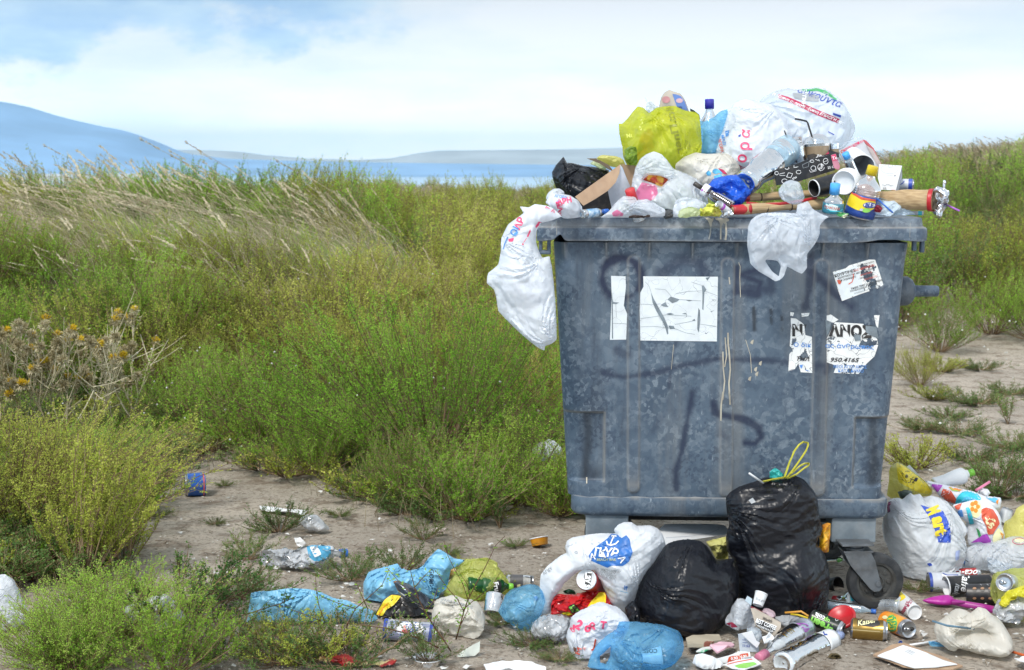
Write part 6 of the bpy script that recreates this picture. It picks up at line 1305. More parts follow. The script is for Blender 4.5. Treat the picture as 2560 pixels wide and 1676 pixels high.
sheet('front', None, None, V3, [(310, 320), (470, 240), (640, 165), (760, 330), (880, 510), (860, 600), (700, 600), (420, 520)], [5.4, 5.42, 5.45, 5.45, 5.45, 5.44, 5.42, 5.4], pm('pale_card', (.62, .62, .65), .6), .01, .001, root=ct, prints=pr(V3, ('t', 'καφεκοπτείο', 545, 235, 50, iP, -28, {'sx': .9, 'bold': .015}), ('l', ring(378, 328, 32, 20), 9, iR), ('l', [(470, 350), (540, 310), (610, 310), (690, 370)], 9, iK)))
sheet('red_side', None, None, V3, [(640, 165), (690, 172), (800, 285), (850, 400), (905, 500), (885, 520), (790, 340)], [5.45, 5.5, 5.5, 5.5, 5.48, 5.46, 5.45], RP, .008, .001, root=ct)
sheet('pale_side', None, None, V3, [(700, 240), (790, 300), (900, 490), (870, 540), (800, 430)], 5.44, pm('pale_pink_card', (.62, .52, .50), .6), .004, .001, root=ct)
lump('clear_bag', 'pinkish clear film bag edge above the folded carton', 'plastic film', V3, [(300, 300), (420, 190), (560, 130), (640, 135), (690, 190), (600, 260), (430, 350)], 5.52, .05, CL, 18)
wb = thing('white_box', 'small white card box with fine grey line printing, right of the yellow-capped bottle', 'carton', P(*px(V3, 1000, 880), 5.2)); wb['_w'] = list(wb.location)
sheet('front', None, None, V3, [(880, 505), (1192, 527), (1150, 700), (1108, 870), (900, 862), (860, 700)], [5.16, 5.16, 5.15, 5.14, 5.14, 5.15], WP, .006, .0005, root=wb, prints=pr(V3, ('l', ring(1022, 575, 118, 62, 20), 4, iGy), ('l', ring(1035, 535, 34, 18), 5, iGy), ('p', ring(1098, 664, 13, 11), iGy), ('l', [(920, 790), (960, 800), (1000, 780), (1040, 805), (1080, 795)], 7, iGy), ('l', [(930, 655), (1070, 665)], 4, iGy), ('l', [(935, 825), (935, 858)], 5, iK), ('l', [(948, 825), (948, 858)], 4, iK), ('l', [(962, 825), (962, 858)], 6, iK), ('l', [(975, 825), (975, 858)], 4, iK), ('l', [(905, 862), (1105, 866)], 5, iR)))
sheet('side', None, None, V3, [(1194, 528), (1196, 690), (1160, 870), (1110, 870)], [5.16, 5.3, 5.3, 5.15], pm('grey_side_card', (.48, .50, .55), .6), .005, .0005, root=wb)
can('drink_can', 'silver-blue drink can lying behind the right straw mat roll', V3, (1090, 785), (1362, 788), 73, 5.28, 5.26, iSil, bands=((.72, .92, iDB),), prints=pr(V3, ('l', [(1175, 790), (1205, 770), (1230, 735)], 12, iDB), ('l', [(1165, 830), (1260, 832)], 5, iGy), ('l', [(1165, 845), (1260, 847)], 5, iGy)), openend=False)
bottle('water_bottle', 'small upright bottle with a light blue cap at the front edge of the lid', V3, (225, 1195), (272, 772), 142, 5.0, 4.98, CP, LBP, pm('teal_label', (.02, .16, .24), .4, col2=(.04, .22, .30)), (.05, .38), neck=.62, sh=.40, capr=.50, dent=.001, prints=pr(V3, ('p', [(130, 1040), (310, 1090), (290, 1170), (150, 1140)], ink('label_white', (.62, .80, .84)), False), ('t', 'ΤΣΑΝΤΑΛΗ', 220, 1115, 36, iR, 8, {'bold': .02, 'sx': .8}), ('l', [(90, 1080), (200, 1160), (330, 1165), (370, 1130)], 12, iTq)))
bottle('soda_bottle', 'big bottle with a yellow cap, pinkish dregs and a yellow and blue label', V3, (585, 1250), (800, 528), 205, 5.05, 5.02, CPP, YP, pm('bottle_blue', (.02, .07, .34), .35), (.04, .45), neck=.80, sh=.56, capr=.38, dent=.001, seed=6,
   prints=pr(V3, ('p', [(440, 1010), (490, 905), (640, 985), (830, 1025), (800, 1130), (700, 1170), (560, 1140), (430, 1070)], iY, True), ('p', [(490, 880), (640, 965), (835, 1000), (826, 1028), (630, 1000), (482, 910)], iR, False), ('p', ring(745, 1078, 92, 42), iDB), ('p', ring(745, 1076, 80, 32), iW), ('t', 'BLE', 742, 1077, 52, iDB, 2, {'bold': .05, 'shear': .2, 'sx': 1.0}), ('p', ring(700, 1150, 60, 30), iLG), ('p', ring(630, 1140, 24, 18), iSil)))
lump('dregs', 'purplish dregs inside the yellow-capped bottle', 'dregs', V3, [(560, 740), (700, 720), (800, 800), (820, 930), (780, 1010), (640, 970), (520, 880)], 5.06, .02, pm('purple_dregs', (.30, .15, .15), .6, col2=(.50, .33, .30), nscale=30), 19)
lump('tissue', 'crumpled white tissue and blue film under the right straw mat roll', 'tissue', V3, [(800, 1210), (840, 1020), (900, 975), (1000, 1000), (1080, 1020), (1150, 1060), (1200, 1120), (1260, 1115), (1340, 1165), (1380, 1215)], 5.06, .04, film('bluish_tissue', (.70, .82, .92), .1), 20)
lump('red_scrap', 'dark red scrap beside the yellow-capped bottle', 'scrap', V3, [(795, 1090), (870, 1070), (915, 1110), (890, 1180), (800, 1160)], 5.0, .008, pm('dark_red', (.22, .01, .03), .5), 21)
straw('straw', 'thin blue straw lying on the white tissue', V3, [(850, 985), (960, 1085), (1070, 1182)], .003, [5.0, 4.98, 4.97], BLP)
lump('leaf_wrapper', 'green and cream folded wrapper on the front edge between the two bottles', 'wrapper', V3, [(270, 1180), (330, 1168), (460, 1188), (440, 1220), (400, 1255), (320, 1222)], 4.96, .006, pm('green_wrap', (.06, .28, .08), .5, col2=(.60, .62, .45), nscale=22, lo=.48, hi=.54), 22)
can('tin', 'end of a blue and silver tin under the right straw mat roll', V3, (1300, 1185), (1490, 1188), 34, 5.08, 5.08, iSil, bands=((.6, .9, iTq),), openend=False, cat='tin')
# bags hanging over the edge
def hang(): 
    bag('carrier_bag', 'thin cloudy bag hanging over the front of the lid with a handle hole', 'plastic bag', V7, [(30, 100), (60, 35), (110, -5), (160, -25), (330, -32), (440, -28), (455, -90), (540, -120), (585, -60), (650, -20), (720, 10), (690, 30), (645, 80), (640, 150), (600, 240), (540, 325), (532, 440), (490, 490), (430, 465), (368, 430), (345, 500), (325, 530), (270, 556), (130, 470), (60, 400), (25, 250)], 4.905, .035, .015, film('hanging_film', (.84, .88, .93), .5, .35, .25, 20, .9), seed=101, amp=.016, freq=15, holes=[[(180, 372), (282, 382), (312, 430), (298, 512), (240, 470)]], ani=(0, 0, 1.8))
    bag('carrier_bag', 'long white bag with red and blue letters hanging down the left end of the container', 'plastic bag', V4, [(352, 205), (430, 212), (490, 183), (590, 195), (640, 215), (720, 292), (620, 330), (540, 350), (500, 420), (500, 520), (530, 600), (560, 650), (620, 640), (642, 740), (660, 960), (672, 1150), (680, 1370), (640, 1410), (580, 1435), (572, 1475), (520, 1450), (440, 1390), (300, 1270), (160, 1130), (140, 1010), (120, 940), (95, 915), (60, 880), (62, 840), (75, 790), (160, 720), (185, 600), (190, 480), (250, 360), (380, 265)], 4.93, .10, .10, film('hanging_white', (.86, .89, .94), .22, .35, .30, 12, .9), seed=111, amp=.018, freq=7, res=56,
      prints=pr(V4, ('t', 'ΑΡ', 345, 350, 60, iP, -65, {'bold': .03}), ('t', 'ΟΙ', 305, 420, 60, iB, -65, {'bold': .03}), ('p', [(250, 490), (300, 478), (290, 510), (255, 512)], iP), ('p', [(290, 455), (310, 430), (340, 425), (315, 462)], iB), ('p', [(490, 380), (520, 335), (555, 345), (530, 385), (500, 395)], iP), ('p', [(500, 400), (520, 390), (500, 440)], iMG), ('p', [(415, 465), (445, 400), (450, 420), (425, 475)], iP), ('p', [(370, 540), (380, 520), (390, 542)], iP), ('l', [(415, 480), (385, 520)], 5, iP), ('l', [(245, 470), (215, 540), (205, 580)], 9, iB), ('t', 'Τ', 600, 210, 34, iP, -60, {'bold': .03}), ('t', 'Α', 650, 235, 34, iP, 20, {'bold': .03})))
    bag('carrier_bag', 'knotted round white bag with red letters resting on the left corner of the lid', 'plastic bag', V4, [(582, 165), (610, 110), (640, 88), (690, 92), (800, 105), (870, 145), (905, 200), (910, 240), (900, 295), (830, 308), (740, 306), (700, 280), (640, 215)], 5.04, .08, .08, WH, seed=121, amp=.014, freq=14,
      prints=pr(V4, ('t', 'ΑΡΗ', 745, 150, 46, iP, -12, {'bold': .05}), ('t', 'ΜΑ', 705, 200, 44, iP, 75, {'bold': .05}), ('t', 'ΑΓΟΡΑ', 715, 112, 24, iB, 8), ('p', [(680, 150), (700, 145), (695, 170)], iB), ('t', 'ΤΗ', 705, 262, 26, iP, 70, {'bold': .04})))
    lump('pleated_bag', 'white bag with fine dark pleats between the black bag and the knotted white bag', 'plastic bag', V4, [(585, 130), (600, 85), (650, 45), (700, 42), (745, 75), (740, 140), (620, 160)], 5.16, .05, WH, 23, ani=(0, 0, 3), prints=pr(V4, ('l', [(650, 50), (655, 88)], 4, iGy), ('l', [(690, 48), (685, 90)], 4, iGy), ('l', [(720, 62), (705, 92)], 4, iGy)))
hang()

DY = 0.0
# ---------------------------------------------------------------- on the ground in front of and beside the container
def Yc(V, x, y): return gy(*px(V, x, y))
bag('black_bag', 'upright black bin bag with yellow drawstring loops leaning on the container', 'bin bag', V9, [(835, 545), (870, 500), (940, 460), (1080, 412), (1150, 385), (1300, 372), (1400, 370), (1470, 400), (1540, 480), (1580, 560), (1592, 640), (1612, 760), (1625, 800), (1590, 870), (1572, 910), (1630, 990), (1660, 1080), (1668, 1200), (1655, 1400), (1650, 1500), (1500, 1535), (1300, 1540), (1080, 1520), (935, 1400), (920, 1180), (890, 1050), (842, 970), (835, 870), (860, 760), (840, 650)], 5.01, .10, .10, BK, seed=131, amp=.014, freq=8, res=60, lean=.05, ani=(3.4, 0, 1.2), bulge=[(1390, 1130, 170, .055)],
    prints=pr(V9, ('p', [(1010, 555), (1045, 535), (1070, 570), (1035, 585)], iGy, False)))
Yd = 5.03
db = Buf()
for q in ([(1300, 372), (1318, 320), (1345, 240), (1380, 160), (1420, 105), (1455, 82), (1485, 88), (1492, 112), (1470, 165), (1420, 240), (1370, 310), (1322, 372)], [(1310, 375), (1370, 325), (1430, 275), (1465, 258), (1495, 256), (1495, 275), (1455, 300), (1400, 345), (1325, 378)], [(1125, 405), (1200, 388), (1300, 370)]):
    W = [P(*px(V9, *p), Yd - .03) for p in q]
    for a_, b_ in zip(W[:-1], W[1:]): pass
    V_ = []; F_ = []
    for i, p in enumerate(W): V_ += [p + Vector((0, -.009, .004)), p + Vector((0, .009, -.004)), p + Vector((.003, .009, -.004)), p + Vector((.003, -.009, .004))]
    for i in range(len(W) - 1):
        o = i * 4
        for j in range(4): F_.append((o + j, o + (j + 1) % 4, o + 4 + (j + 1) % 4, o + 4 + j))
    db.add(V_, F_, film('drawstring_yellow', (.75, .72, .08), .15)); tube(db, W, .0035, film('drawstring_yellow', (.75, .72, .08), .15), 6)
tag(obj('drawstring', db, None, P(*px(V9, 1310, 375), Yd - .03)), 'yellow plastic drawstring loops on top of the upright black bag', 'drawstring')
lump('teal_scrap', 'teal plastic scrap poking out of the top of the upright black bag', 'plastic scrap', V9, [(1180, 322), (1225, 290), (1262, 315), (1297, 360), (1205, 400), (1190, 370)], Yd, .02, TE, 31)
straw('stick', 'thin pale stick poking out of the upright black bag', V9, [(1018, 338), (1075, 378), (1130, 415)], .004, [Yd - .1, Yd - .06, Yd - .03], WPL, 'stick')
bag('black_bag', 'lying black bin bag with a pointed corner, left of the upright one', 'bin bag', V9, [(85, 1420), (100, 1300), (130, 1200), (250, 1050), (340, 912), (430, 880), (520, 870), (620, 885), (680, 930), (748, 1042), (820, 1035), (892, 1028), (885, 1080), (930, 1150), (935, 1300), (900, 1400), (850, 1480), (820, 1560), (640, 1640), (350, 1660), (180, 1630), (110, 1540)], 4.93, .15, .13, BK2, seed=141, amp=.014, freq=8, res=56, ani=(3.0, 0, -1.4), bulge=[(420, 1180, 220, .03)])
lump('black_bag', 'low black bag corner between the white anchor bag and the lying black bag', 'bin bag', V8, [(1040, 960), (1120, 900), (1180, 960), (1180, 1090), (1100, 1110), (1050, 1080)], Yc(V8, 1100, 1230), .07, BK, 32)
# ΑΓΚΥΡΑ bag and its contents
Ya = Yc(V8, 600, 1080) - .04
bag('carrier_bag', 'white bag with a blue anchor print lying open in front of the left leg', 'plastic bag', V8, [(925, 180), (960, 130), (1020, 100), (1090, 100), (1150, 135), (1280, 130), (1350, 160), (1400, 220), (1432, 320), (1400, 400), (1320, 500), (1240, 640), (1180, 720), (1130, 850), (1090, 920), (1060, 980), (960, 945), (870, 890), (830, 780), (780, 650), (735, 555), (640, 555), (550, 600), (440, 700), (372, 800), (310, 890), (292, 1000), (150, 1030), (128, 975), (190, 850), (198, 700), (205, 620), (270, 530), (400, 430), (455, 405), (445, 350), (462, 290), (520, 255), (680, 225), (800, 212), (900, 214), (940, 215)], Ya, .13, .06, film('anchor_bag_white', (.87, .90, .94), .14, .3, .32, 14, .6), seed=151, amp=.014, freq=9, res=60,
    prints=pr(V8, ('p', [(675, 430), (730, 355), (850, 270), (900, 216), (960, 225), (1000, 258), (1045, 230), (1080, 275), (1090, 340), (1108, 400), (1072, 490), (1010, 532), (900, 530), (860, 550), (740, 500), (700, 480)], ink('anchor_blue', (.02, .14, .45)), True),
      ('t', 'Γ', 765, 395, 88, iW, 10), ('t', 'Κ', 818, 400, 88, iW, 10), ('t', 'Υ', 868, 395, 88, iW, 8), ('t', 'Ρ', 935, 400, 80, iW, 25), ('t', 'Α', 1005, 465, 66, iW, 60), ('t', 'Α', 712, 440, 60, iW, -10), ('l', [(925, 235), (900, 290), (890, 320)], 12, iW), ('l', [(850, 285), (860, 320), (895, 328), (940, 315), (970, 285)], 14, iW), ('l', [(900, 232), (950, 240)], 12, iW), ('t', 'BEACH BAR', 850, 470, 26, ink('dim_gold', (.32, .36, .18)), 0),
      ('t', 'Λ. ΝΙΚΟΛΑΟΥ 37', 872, 578, 22, iGy, 8), ('t', 'ΠΑΡΑΛΙΑ Τ.', 866, 602, 20, iGy, 12), ('t', 'ΚΑΤΕΡΙΝΗΣ', 874, 626, 20, iGy, 10), ('t', 'Τ. 4278', 890, 650, 22, iGy, 14), ('l', [(1030, 725), (1030, 770)], 8, iB), ('p', ring(1048, 742, 13, 10), iB), ('l', [(1048, 748), (1046, 775)], 9, iB), ('l', [(985, 780), (1065, 800)], 4, iLB), ('l', ring(553, 398, 15, 10), 5, iGy), ('t', 'ΑΓΚΥ', 270, 580, 30, iGy, -35)))
tb = thing('crisp_tube', 'red crisp tube with a white lid lying in the open anchor bag', 'crisp tube', P(*px(V8, 800, 720), Ya)); tb['_w'] = list(tb.location)
k8 = mpp(Ya) / V8[2]; a_ = P(*px(V8, 655, 668), Ya - .07); b_ = P(*px(V8, 800, 745), Ya + .12); m = Buf(); turned(m, a_, b_, [(0, 106 * k8), (.02, 110 * k8), (.06, 104 * k8), (1, 102 * k8), (1, 0)], RP, 44); obj('tube', m, tb)
m = Buf(); turned(m, a_, b_, [(-.015, 0), (-.015, 92 * k8), (-.03, 95 * k8), (-.03, 100 * k8), (.01, 102 * k8)], WPL, 44); pr(V8, ('p', [(628, 640), (640, 600), (705, 590), (702, 650), (690, 745), (630, 740), (640, 690)], iK, False), ('t', "Lay's", 668, 668, 84, iW, 95, {'bold': .03, 'sx': .72}))(m, m.bvh()); obj('lid', m, tb)
lump('crisp_packet', 'crumpled red crisp packet with a yellow corner in the mouth of the anchor bag', 'packet', V8, [(305, 920), (330, 850), (372, 808), (450, 812), (540, 812), (640, 797), (760, 780), (835, 790), (870, 850), (940, 950), (850, 990), (640, 1000), (520, 1030), (410, 1010), (310, 1005)], Ya - .03, .05, pm('red_packet', (.50, .012, .015), .22, bstr=.5, bscale=30, bdist=.01, ridged=True), 33,
    prints=pr(V8, ('p', [(650, 965), (700, 880), (750, 830), (775, 795), (842, 792), (845, 850), (840, 905), (740, 950)], iY), ('p', [(468, 930), (530, 903), (570, 940), (602, 978), (510, 1000)], iK, False), ('p', [(480, 938), (528, 915), (585, 975), (515, 990)], iLG, False), ('t', '5', 530, 955, 50, iK, -20, {'bold': .04}), ('p', [(405, 1000), (470, 985), (520, 1010), (440, 1022)], iY)))
lump('green_scrap', 'dark green scrap behind the red crisp packet', 'scrap', V8, [(430, 790), (480, 755), (530, 770), (545, 800), (470, 812)], Ya + .05, .02, pm('dark_green', (.01, .12, .03), .4), 34)
sheet('plastic_tray', 'white plastic tray lying under the container behind the black bag', 'tray', V9, [(285, 790), (330, 752), (500, 748), (740, 750), (820, 762), (848, 800), (825, 832), (620, 862), (450, 885), (320, 920)], [5.25, 5.35, 5.4, 5.4, 5.4, 5.35, 5.3, 5.22, 5.2, 5.18], WPL, .008, .002, rounded=True, prints=pr(V9, ('l', [(340, 860), (550, 845), (700, 820), (770, 790), (770, 755)], 5, iSil)))
lump('snack_packet', 'greenish yellow food packet behind the upright black bag, left side', 'packet', V9, [(668, 892), (740, 870), (842, 850), (845, 1032), (752, 1046), (705, 950)], 5.12, .03, pm('food_pack', (.50, .48, .16), .35, col2=(.25, .22, .06), nscale=16), 35)
lump('yellow_packet', 'orange-yellow packet between the upright black bag and the right leg', 'packet', V9, [(1610, 755), (1682, 745), (1672, 860), (1660, 975), (1600, 975), (1585, 870)], 5.08, .03, pm('orange_pack', (.75, .40, .02), .35, col2=(.55, .16, .02), nscale=20), 36)
bottle('green_bottle', 'pale green bottle lying under the container beside the wheel', V14, (-10, 590), (200, 570), 34, 5.3, 5.2, CPG, WPL)
cup('paper_cup', 'black paper cup lying by the castor, open end to the right', V14, (0, 810), (125, 800), 60, 78, Yc(V14, 100, 870) + .1, Yc(V14, 100, 870) + .05, BP, BP, inner=DK)
bag('carrier_bag', 'crumpled white bag with red letters in front of the anchor bag', 'plastic bag', V8, [(500, 1040), (560, 995), (600, 978), (700, 935), (780, 915), (850, 908), (900, 940), (1010, 980), (1050, 1030), (1078, 1085), (1060, 1180), (1000, 1300), (850, 1400), (700, 1435), (640, 1432), (550, 1420), (492, 1350), (453, 1240), (480, 1150)], Yc(V8, 620, 1440) + .05, .10, .08, WH, seed=161, amp=.018, freq=16,
    prints=pr(V8, ('t', 'Σ', 490, 1140, 80, iP, -80, {'bold': .05}), ('t', '2', 580, 1110, 90, iP, 35, {'bold': .05}), ('t', 'ο', 665, 1150, 70, iP, 10, {'bold': .07}), ('t', 'Ρ', 720, 1120, 66, iP, -50, {'bold': .05}), ('t', 'Τ', 820, 1115, 70, iP, 8, {'bold': .05}), ('t', 'J', 725, 1310, 90, iR, 10), ('t', 'Σ', 575, 1370, 60, iR, 20, {'bold': .03}), ('t', 'Α', 632, 1345, 30, iR, -60), ('l', [(930, 1165), (985, 1190)], 10, iP), ('p', [(525, 1330), (555, 1345), (545, 1390), (530, 1370)], pm('stain_brown', (.35, .17, .12), .6))))
bag('blue_bag', 'see-through blue bag with a paper cup inside, lowest in front of the black bags', 'plastic bag', V8, [(668, 1510), (700, 1400), (780, 1290), (900, 1210), (975, 1180), (985, 1110), (1080, 1082), (1200, 1095), (1400, 1110), (1550, 1160), (1600, 1240), (1612, 1330), (1590, 1420), (1520, 1500), (1440, 1580), (1390, 1550), (1200, 1545), (1000, 1560), (860, 1600), (700, 1590)], Yc(V8, 1000, 1590) + .06, .11, .09, BD, seed=171, amp=.020, freq=13, res=50, holes=[[(780, 1420), (830, 1380), (890, 1330), (880, 1420), (840, 1490), (790, 1480)]])
cup('paper_cup', 'white paper cup with black lettering inside the blue bag', V8, (1205, 1450), (1390, 1430), 75, 110, Yc(V8, 1300, 1560) + .08, Yc(V8, 1300, 1560) + .08, WPL, WPL, prints=pr(V8, ('t', 'COFFEE', 1255, 1368, 40, iK, 180, {'bold': .03})))
def crushed(name, label, V, pts, Y, t, mat, seed, capat=None, capm=None, cr=0, amp=.02, freq=22, prints=None, ani=None):
    q = np.array(pxs(V, pts)).mean(0); r = thing(name, label, 'bottle', P(q[0], q[1], Y)); r['_w'] = list(r.location); bag('body', None, None, V, pts, Y, t, t, mat, prints, amp=amp, freq=freq, seed=seed, res=34, root=r, ani=ani)
    if capat:
        c = P(*px(V, *capat[0]), Y + capat[2]); d = P(*px(V, *capat[1]), Y + capat[3]); b = Buf(); k = mpp(Y) / V[2]; turned(b, c, d, [(0, 0), (0, cr * k), (.9, cr * k), (1, cr * k * .9), (1, 0)], capm, 26); obj('cap', b, r)
    return r
CPD = clearp('crushed_clear', (.93, .96, 1), .5, .10, 40, .6)
crushed('crushed_bottle', 'crumpled clear bottle lying below the mouth of the anchor bag', V8, [(105, 1185), (130, 1085), (200, 1025), (300, 1002), (420, 1020), (505, 1065), (492, 1160), (455, 1240), (350, 1290), (230, 1305), (170, 1270)], Yc(V8, 250, 1300) + .04, .06, CPD, 181)
bag('blue_bag', 'light blue tied bag with a bottle inside, left of the anchor bag', 'plastic bag', V10, [(1510, 880), (1560, 780), (1620, 700), (1740, 610), (1850, 570), (1950, 575), (2020, 640), (2050, 760), (2010, 900), (1950, 1000), (1915, 1105), (1790, 1100), (1700, 1050), (1640, 1010), (1570, 960)], Yc(V10, 1850, 1105) + .04, .08, .07, LB, seed=191, amp=.015, freq=14)
bottle('water_bottle', 'clear bottle inside the light blue tied bag', V10, (1670, 930), (1960, 720), 78, Yc(V10, 1850, 1105) + .02, Yc(V10, 1850, 1105) + .1, CPB, BLP)
cup('bottle_half', 'cut clear bottle standing open beside the light blue tied bag', V10, (1440, 900), (1475, 690), 105, 112, Yc(V10, 1440, 960) + .05, Yc(V10, 1440, 960) + .09, CPD, CPD, dent=.005, seed=4)
can('glass_jar', 'small jar with a dark label lying behind the cut clear bottle', V10, (1600, 525), (1920, 530), 78, Yc(V10, 1750, 610), Yc(V10, 1750, 610), clearp('dusty_jar', (.75, .75, .72), .4), bands=((.15, .62, pm('jar_label', (.10, .10, .11), .5)), (.4, .52, iSk)), openend=False, cat='jar')
bag('yellow_bag', 'yellowish see-through bag over a green bottle, beside the sky-blue bag', 'plastic bag', V10, [(880, 685), (900, 600), (960, 500), (1040, 380), (1140, 270), (1230, 265), (1380, 250), (1500, 320), (1500, 380), (1560, 430), (1620, 510), (1665, 640), (1620, 720), (1450, 700), (1300, 740), (1180, 760), (1050, 760), (900, 720)], Yc(V10, 1250, 760) + .05, .08, .07, YC, seed=201, amp=.018, freq=13)
bottle('green_bottle', 'dark green bottle seen through the yellowish bag', V10, (1150, 560), (1680, 590), 92, Yc(V10, 1250, 760), Yc(V10, 1250, 760) + .05, pm('dark_green_bottle', (.01, .09, .02), .2), GRP, pm('green_label', (.02, .12, .03), .4), (.3, .7), prints=pr(V10, ('p', ring(1500, 590, 48, 90), iK), ('t', 'Fru', 1490, 590, 60, iW, 80, {'bold': .03}), ('t', 'tta', 1215, 560, 44, iW, 80)))
lump('snack_packet', 'small orange and cream packet at the left corner of the yellowish bag', 'packet', V10, [(915, 450), (945, 370), (985, 345), (1020, 390), (1000, 450), (940, 510)], Yc(V10, 1000, 700) + .08, .02, pm('orange_cream', (.70, .35, .04), .4, col2=(.75, .65, .5), nscale=22), 37)
bag('cream_bag', 'cream-white crumpled bag stained at its foot, behind the bare sprig', 'plastic bag', V10, [(740, 965), (760, 860), (785, 765), (860, 728), (980, 700), (1150, 755), (1280, 800), (1340, 885), (1362, 1000), (1325, 1130), (1205, 1200), (1060, 1222), (930, 1172), (860, 1120), (800, 1060)], Yc(V10, 1050, 1220) + .06, .09, .08, CR, seed=211, amp=.020, freq=15, prints=pr(V10, ('t', 'ΠΑΡΑΛΙΑ ΚΑΤΕΡΙΝΗΣ', 1010, 775, 30, iGy, 15), ('t', 'ΤΗΛ 23510', 910, 790, 24, iGy, 18), ('p', [(900, 1150), (980, 1165), (1060, 1200), (1100, 1205), (1060, 1222), (930, 1180)], pm('stain_rust', (.30, .13, .06), .6))))
can('beer_can', 'blue and white striped can lying in front of the torn foil packet', V10, (185, 1080), (800, 1145), 125, Yc(V10, 400, 1240) + .04, Yc(V10, 700, 1250) + .04, pm('can_white', (.60, .63, .70), .35, .3), bands=((.0, .07, iDB), (.86, .92, iDB)), openend=False,
    prints=pr(V10, *[('l', [(230, y), (740, y + 52)], 4, iDB) for y in range(985, 1200, 17)], ('p', ring(485, 1085, 158, 95), iW), ('l', ring(485, 1085, 150, 88), 12, iDB), ('p', ring(490, 1082, 98, 66), iDB), ('t', 'ΜΥΘΟΣ', 490, 1060, 34, iW, 5, {'bold': .02}), ('t', 'S', 425, 1070, 60, iR, 0, {'bold': .04}), ('t', 'BEER', 440, 1105, 32, iR, 5)))
foil_root = thing('foil_packet', 'torn yellow and black foil crisp packet with its silvery mouth open', 'packet', P(*px(V10, 400, 950), Yc(V10, 400, 1000))); foil_root['_w'] = list(foil_root.location); Yf = Yc(V10, 400, 1010) + .06
bag('front', None, None, V10, [(60, 980), (100, 880), (180, 740), (270, 680), (380, 690), (520, 760), (640, 860), (760, 900), (760, 960), (500, 1000), (180, 1000)], Yf + .03, .05, .05, pm('foil_dark', (.03, .03, .035), .3), pr(V10, ('p', [(75, 985), (110, 880), (190, 745), (275, 685), (380, 700), (300, 800), (210, 860), (150, 960)], iY), ('l', [(160, 850), (230, 780)], 14, iOr), ('l', [(120, 920), (170, 850)], 12, iOr)), amp=.012, freq=18, seed=221, root=foil_root, res=30)
bag('flap', None, None, V10, [(292, 528), (350, 518), (480, 560), (620, 650), (750, 760), (792, 842), (700, 850), (580, 810), (450, 715), (345, 640)], Yf - .02, .03, .02, pm('foil_inside', (.10, .115, .14), .22, .6, bstr=.5, bscale=25, bdist=.01), pr(V10, ('l', [(300, 540), (350, 522), (480, 565), (610, 645), (690, 705)], 14, iOr), ('p', [(350, 640), (450, 700), (590, 800), (700, 845), (560, 790), (430, 710)], iSil)), amp=.010, freq=16, seed=222, root=foil_root, res=30)
bag('blue_sheet_bag', 'long sky-blue plastic bag lying flat on the sand, left end of the litter', 'plastic bag', V11, [(40, 1150), (70, 1060), (85, 950), (100, 838), (250, 818), (420, 795), (520, 792), (640, 800), (760, 830), (880, 880), (1000, 900), (1120, 960), (1240, 1000), (1290, 1080), (1200, 1150), (1000, 1140), (800, 1110), (600, 1130), (520, 1170), (430, 1185), (320, 1150), (230, 1110), (130, 1105)], Yc(V11, 450, 1180) + .08, .05, .08, SB, seed=231, amp=.016, freq=6, res=56)
bag('blue_sheet_bag', 'crumpled sky-blue bag with black letters, joining the long one on the right', 'plastic bag', V10, [(-60, 560), (0, 420), (100, 380), (230, 350), (350, 320), (400, 380), (480, 405), (560, 395), (650, 345), (720, 250), (810, 155), (860, 180), (920, 220), (990, 262), (1120, 278), (1050, 340), (960, 400), (940, 500), (920, 600), (820, 660), (822, 715), (785, 765), (700, 750), (500, 720), (350, 740), (200, 800), (50, 960), (-40, 900)], Yc(V10, 700, 860) + .14, .06, .07, SB, seed=241, amp=.026, freq=8, res=56, prints=pr(V10, ('t', 'GORI', 735, 470, 52, iK, 92, {'bold': .01}), ('l', [(560, 400), (590, 480), (640, 560)], 8, ink('darker_blue', (.08, .30, .55)))))
lump('clear_bag', 'clear crumpled film between the sky-blue and the yellowish bags', 'plastic film', V10, [(790, 480), (850, 400), (920, 420), (940, 520), (920, 640), (840, 700), (800, 640)], Yc(V10, 870, 760) + .08, .04, CL, 38)
crushed('crushed_bottle', 'long crushed clear bottle with a blue label and cap, in the low plants', V11, [(172, 520), (190, 450), (240, 432), (340, 428), (420, 420), (520, 430), (640, 395), (760, 380), (850, 400), (900, 430), (940, 450), (950, 490), (880, 500), (830, 540), (700, 580), (560, 615), (430, 600), (300, 610), (230, 590)], Yc(V11, 400, 625) + .04, .05, CPD, 251, ((930, 465), (1008, 460), .02, .03), BLP, 42, prints=pr(V11, ('p', [(625, 400), (700, 388), (845, 400), (850, 480), (800, 530), (720, 550), (650, 500)], film('blue_label_film', (.12, .48, .75), .1), True), ('p', [(655, 405), (720, 395), (760, 470), (700, 500)], iW)))
lump('plastic_dome', 'clear plastic dome lid lying on the sand behind the crushed bottle', 'lid', V11, [(545, 175), (580, 125), (640, 100), (720, 105), (770, 150), (840, 235), (780, 268), (690, 262), (600, 225)], Yc(V11, 700, 270) + .03, .04, CPD, 39, amp=.006)
sheet('paper_strip', 'long strip of white paper on the sand in front of the biggest shrub', 'paper', V11, [(180, 20), (300, 40), (450, 50), (560, 70), (640, 95), (600, 125), (450, 105), (300, 80), (190, 60)], 0, WP, .002, .02, ground=True)
sheet('paper_scrap', 'small crumpled white paper just behind the long crushed bottle', 'paper', V11, [(500, 330), (560, 318), (600, 335), (625, 370), (580, 402), (530, 390)], Yc(V11, 560, 420) + .02, WP, .004, .03, freq=40)
